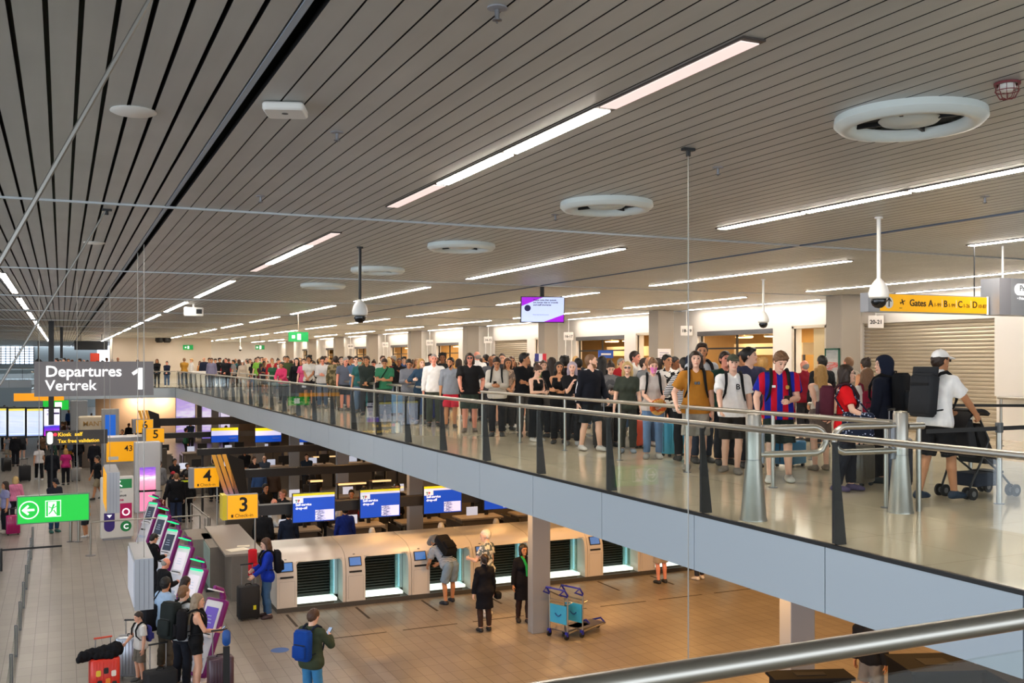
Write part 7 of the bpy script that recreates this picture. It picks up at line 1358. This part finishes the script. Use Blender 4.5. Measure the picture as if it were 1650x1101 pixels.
for lb, u, y, H, f, sx, sk, hr, c in desk: person(lb, at_y(u, y), y, 0, f, H, ('talk' if H < 1.6 else 'clasp' if f < 0 else 'stand'), sx, sk, hr, ('shirt', c), ('trousers','#24262b' if 'tan shorts' not in lb else '#8a7c66'), '#222222', (), 'b' if y < 31 else 'c')
# ---- the crowd
R_ = random.Random(11)
TOPS = [('black','#131417'),('navy','#1c2438'),('charcoal','#2f3237'),('white','#d9d6d2'),('grey','#85878b'),('pale blue','#90a8c4'),('blue','#2d4c80'),('red','#a5232c'),('maroon','#5a1e2a'),('green','#2d5a42'),('olive','#545a3c'),('beige','#b9a68c'),('mustard','#ad7f2e'),('pink','#cd7d97'),('purple','#5a4480'),('orange','#c5622c'),('teal','#2a6a70'),('brown','#5b4434'),('cream','#d6ccb8'),('lilac','#9a90b4')]
WT = [24,16,13,11,10,5,6,4,4,4,5,5,2,3,2,2,3,5,3,2]
BOT = [('black trousers',('trousers','#17181c')),('blue jeans',('jeans','#3f5575')),('beige shorts',('shorts','#a19682')),('dark shorts',('shorts','#26282e')),('black leggings',('leggings','#141519')),('grey trousers',('trousers','#5c5e63'))]
TK = {'m': ['t_shirt','shirt','jacket','polo'], 'f': ['t_shirt','tank_top','jacket','blouse']}; TN = {'t_shirt':'t-shirt','shirt':'shirt','jacket':'jacket','polo':'polo','tank_top':'vest top','blouse':'blouse'}
HR = {'m': [('short','short'),('crop','cropped'),('bald','thinning'),('curly','curly'),('swept','swept')], 'f': [('long','long'),('bob','bobbed'),('bun','pinned'),('pony','ponytailed')]}
CP = ['stand','stand_turn','stand_other','phone','crossed','clasp','strap','look_up']
used_lab = set()
def crowd(x, y, z, face, where, tall=None, lod='c'):
    for _ in range(60):
        sx = R_.choice('mmf' if R_.random() < .3 else 'mf'); cn, cc = R_.choices(TOPS, WT)[0]; tk = R_.choice(TK[sx]); bn, bb = R_.choice(BOT); hs, hn = R_.choice(HR[sx]); hc = R_.choice(['black','black','dark brown','dark brown','brown','brown','light brown','blonde','grey' if sx == 'm' else 'fair'])
        lb = '%s in %s %s and %s, %s %s hair, %s' % ('man' if sx == 'm' else 'woman', cn, TN[tk], bn, hn, hc, where)
        if lb not in used_lab: break
    used_lab.add(lb); H = R_.gauss(1.77 if sx == 'm' else 1.66, .06)
    return person(lb, x, y, z, face, tall or H, R_.choice(CP), sx, R_.choice(['light','fair','fair','tan','tan','pink','brown']), (hs, hc), (tk, cc), bb, R_.choice(['#222226','#d5d2cc','#5b5148']), (), lod, R_.choice([.96, 1.04]), 'people waiting in the upper queue' if z > 1 else 'travellers in the lower hall')
placed = [(o.location.x, o.location.y, o.location.z) for o, J in PEOPLE]
def free(x, y, z, r=.52): return all((x-a)**2+(y-b)**2 > r*r or abs(z-c) > 1 for a, b, c in placed)
def row(x, ya, yb, gap, where, z=UF, jit=.25):
    y = ya
    while y < yb:
        xx = x+R_.uniform(-jit, jit); yy = y+R_.uniform(-.15,.15)
        if free(xx, yy, z):
            crowd(xx, yy, z, R_.choice([-112,-125,-100,-90,-140,80,60,-60,170])+R_.uniform(-15,15), where); placed.append((xx, yy, z))
        y += gap*R_.uniform(.75,1.3)
row(9.25, 34., 47, .95, 'past the third rail'); row(9.2, 47, 62.5, 1.1, 'by the farthest rail')
row(10.4, 15.5, 27, 1.15, 'second row, near end'); row(10.5, 27, 44, 1.2, 'second row, mid queue'); row(10.5, 44, 63, 1.5, 'second row, far queue')
row(12.0, 15.5, 27, 1.35, 'third row, near end'); row(12.1, 27, 44, 1.4, 'third row, mid queue'); row(12.1, 44, 66, 2.6, 'third row, far queue')
row(13.8, 18, 30, 1.6, 'fourth row, near half'); row(13.9, 30, 50, 2.2, 'fourth row, far half'); row(15.6, 20, 34, 1.9, 'last row, near half'); row(15.6, 34, 50, 4.2, 'last row, far half')
row(9.0, 63.5, 68, .8, 'on the far crossing', jit=1.2)
for i, (u, y) in enumerate(((253, 66.), (269, 65.5), (297, 66.), (309, 65.), (322, 66.), (329, 64.8))): x = at_y(u, y); crowd(x, y, UF, R_.choice([-100, -60, 180, 100]), 'on the far landing')
for i, u in enumerate((83, 92, 97, 104, 110, 116, 122, 129, 135, 141, 158, 165, 172, 181, 190, 205, 222)): y = 70.+R_.uniform(-3, 6); x = at_y(u, y); crowd(x, y, UF, R_.choice([-100, -60, 180, 100, 90]), 'above the departures sign')
# lower hall crowd
for u0, u1, v0, v1, n, wh in ((2, 72, 700, 742, 13, 'under the flight boards'), (70, 160, 706, 735, 14, 'past the dark sign'), (110, 165, 682, 702, 9, 'by the grey pillar'), (0, 60, 676, 702, 9, 'behind the flight boards'), (200, 300, 712, 735, 4, 'near the far desks')):
    for i in range(n):
        for _ in range(20):
            x, y = at_z(R_.uniform(u0, u1), R_.uniform(v0, v1)+6, 0)
            if free(x, y, 0, .7): break
        crowd(x, y, 0, R_.choice([90, 95, -90, 180, 0, 120, -60]), wh); placed.append((x, y, 0))
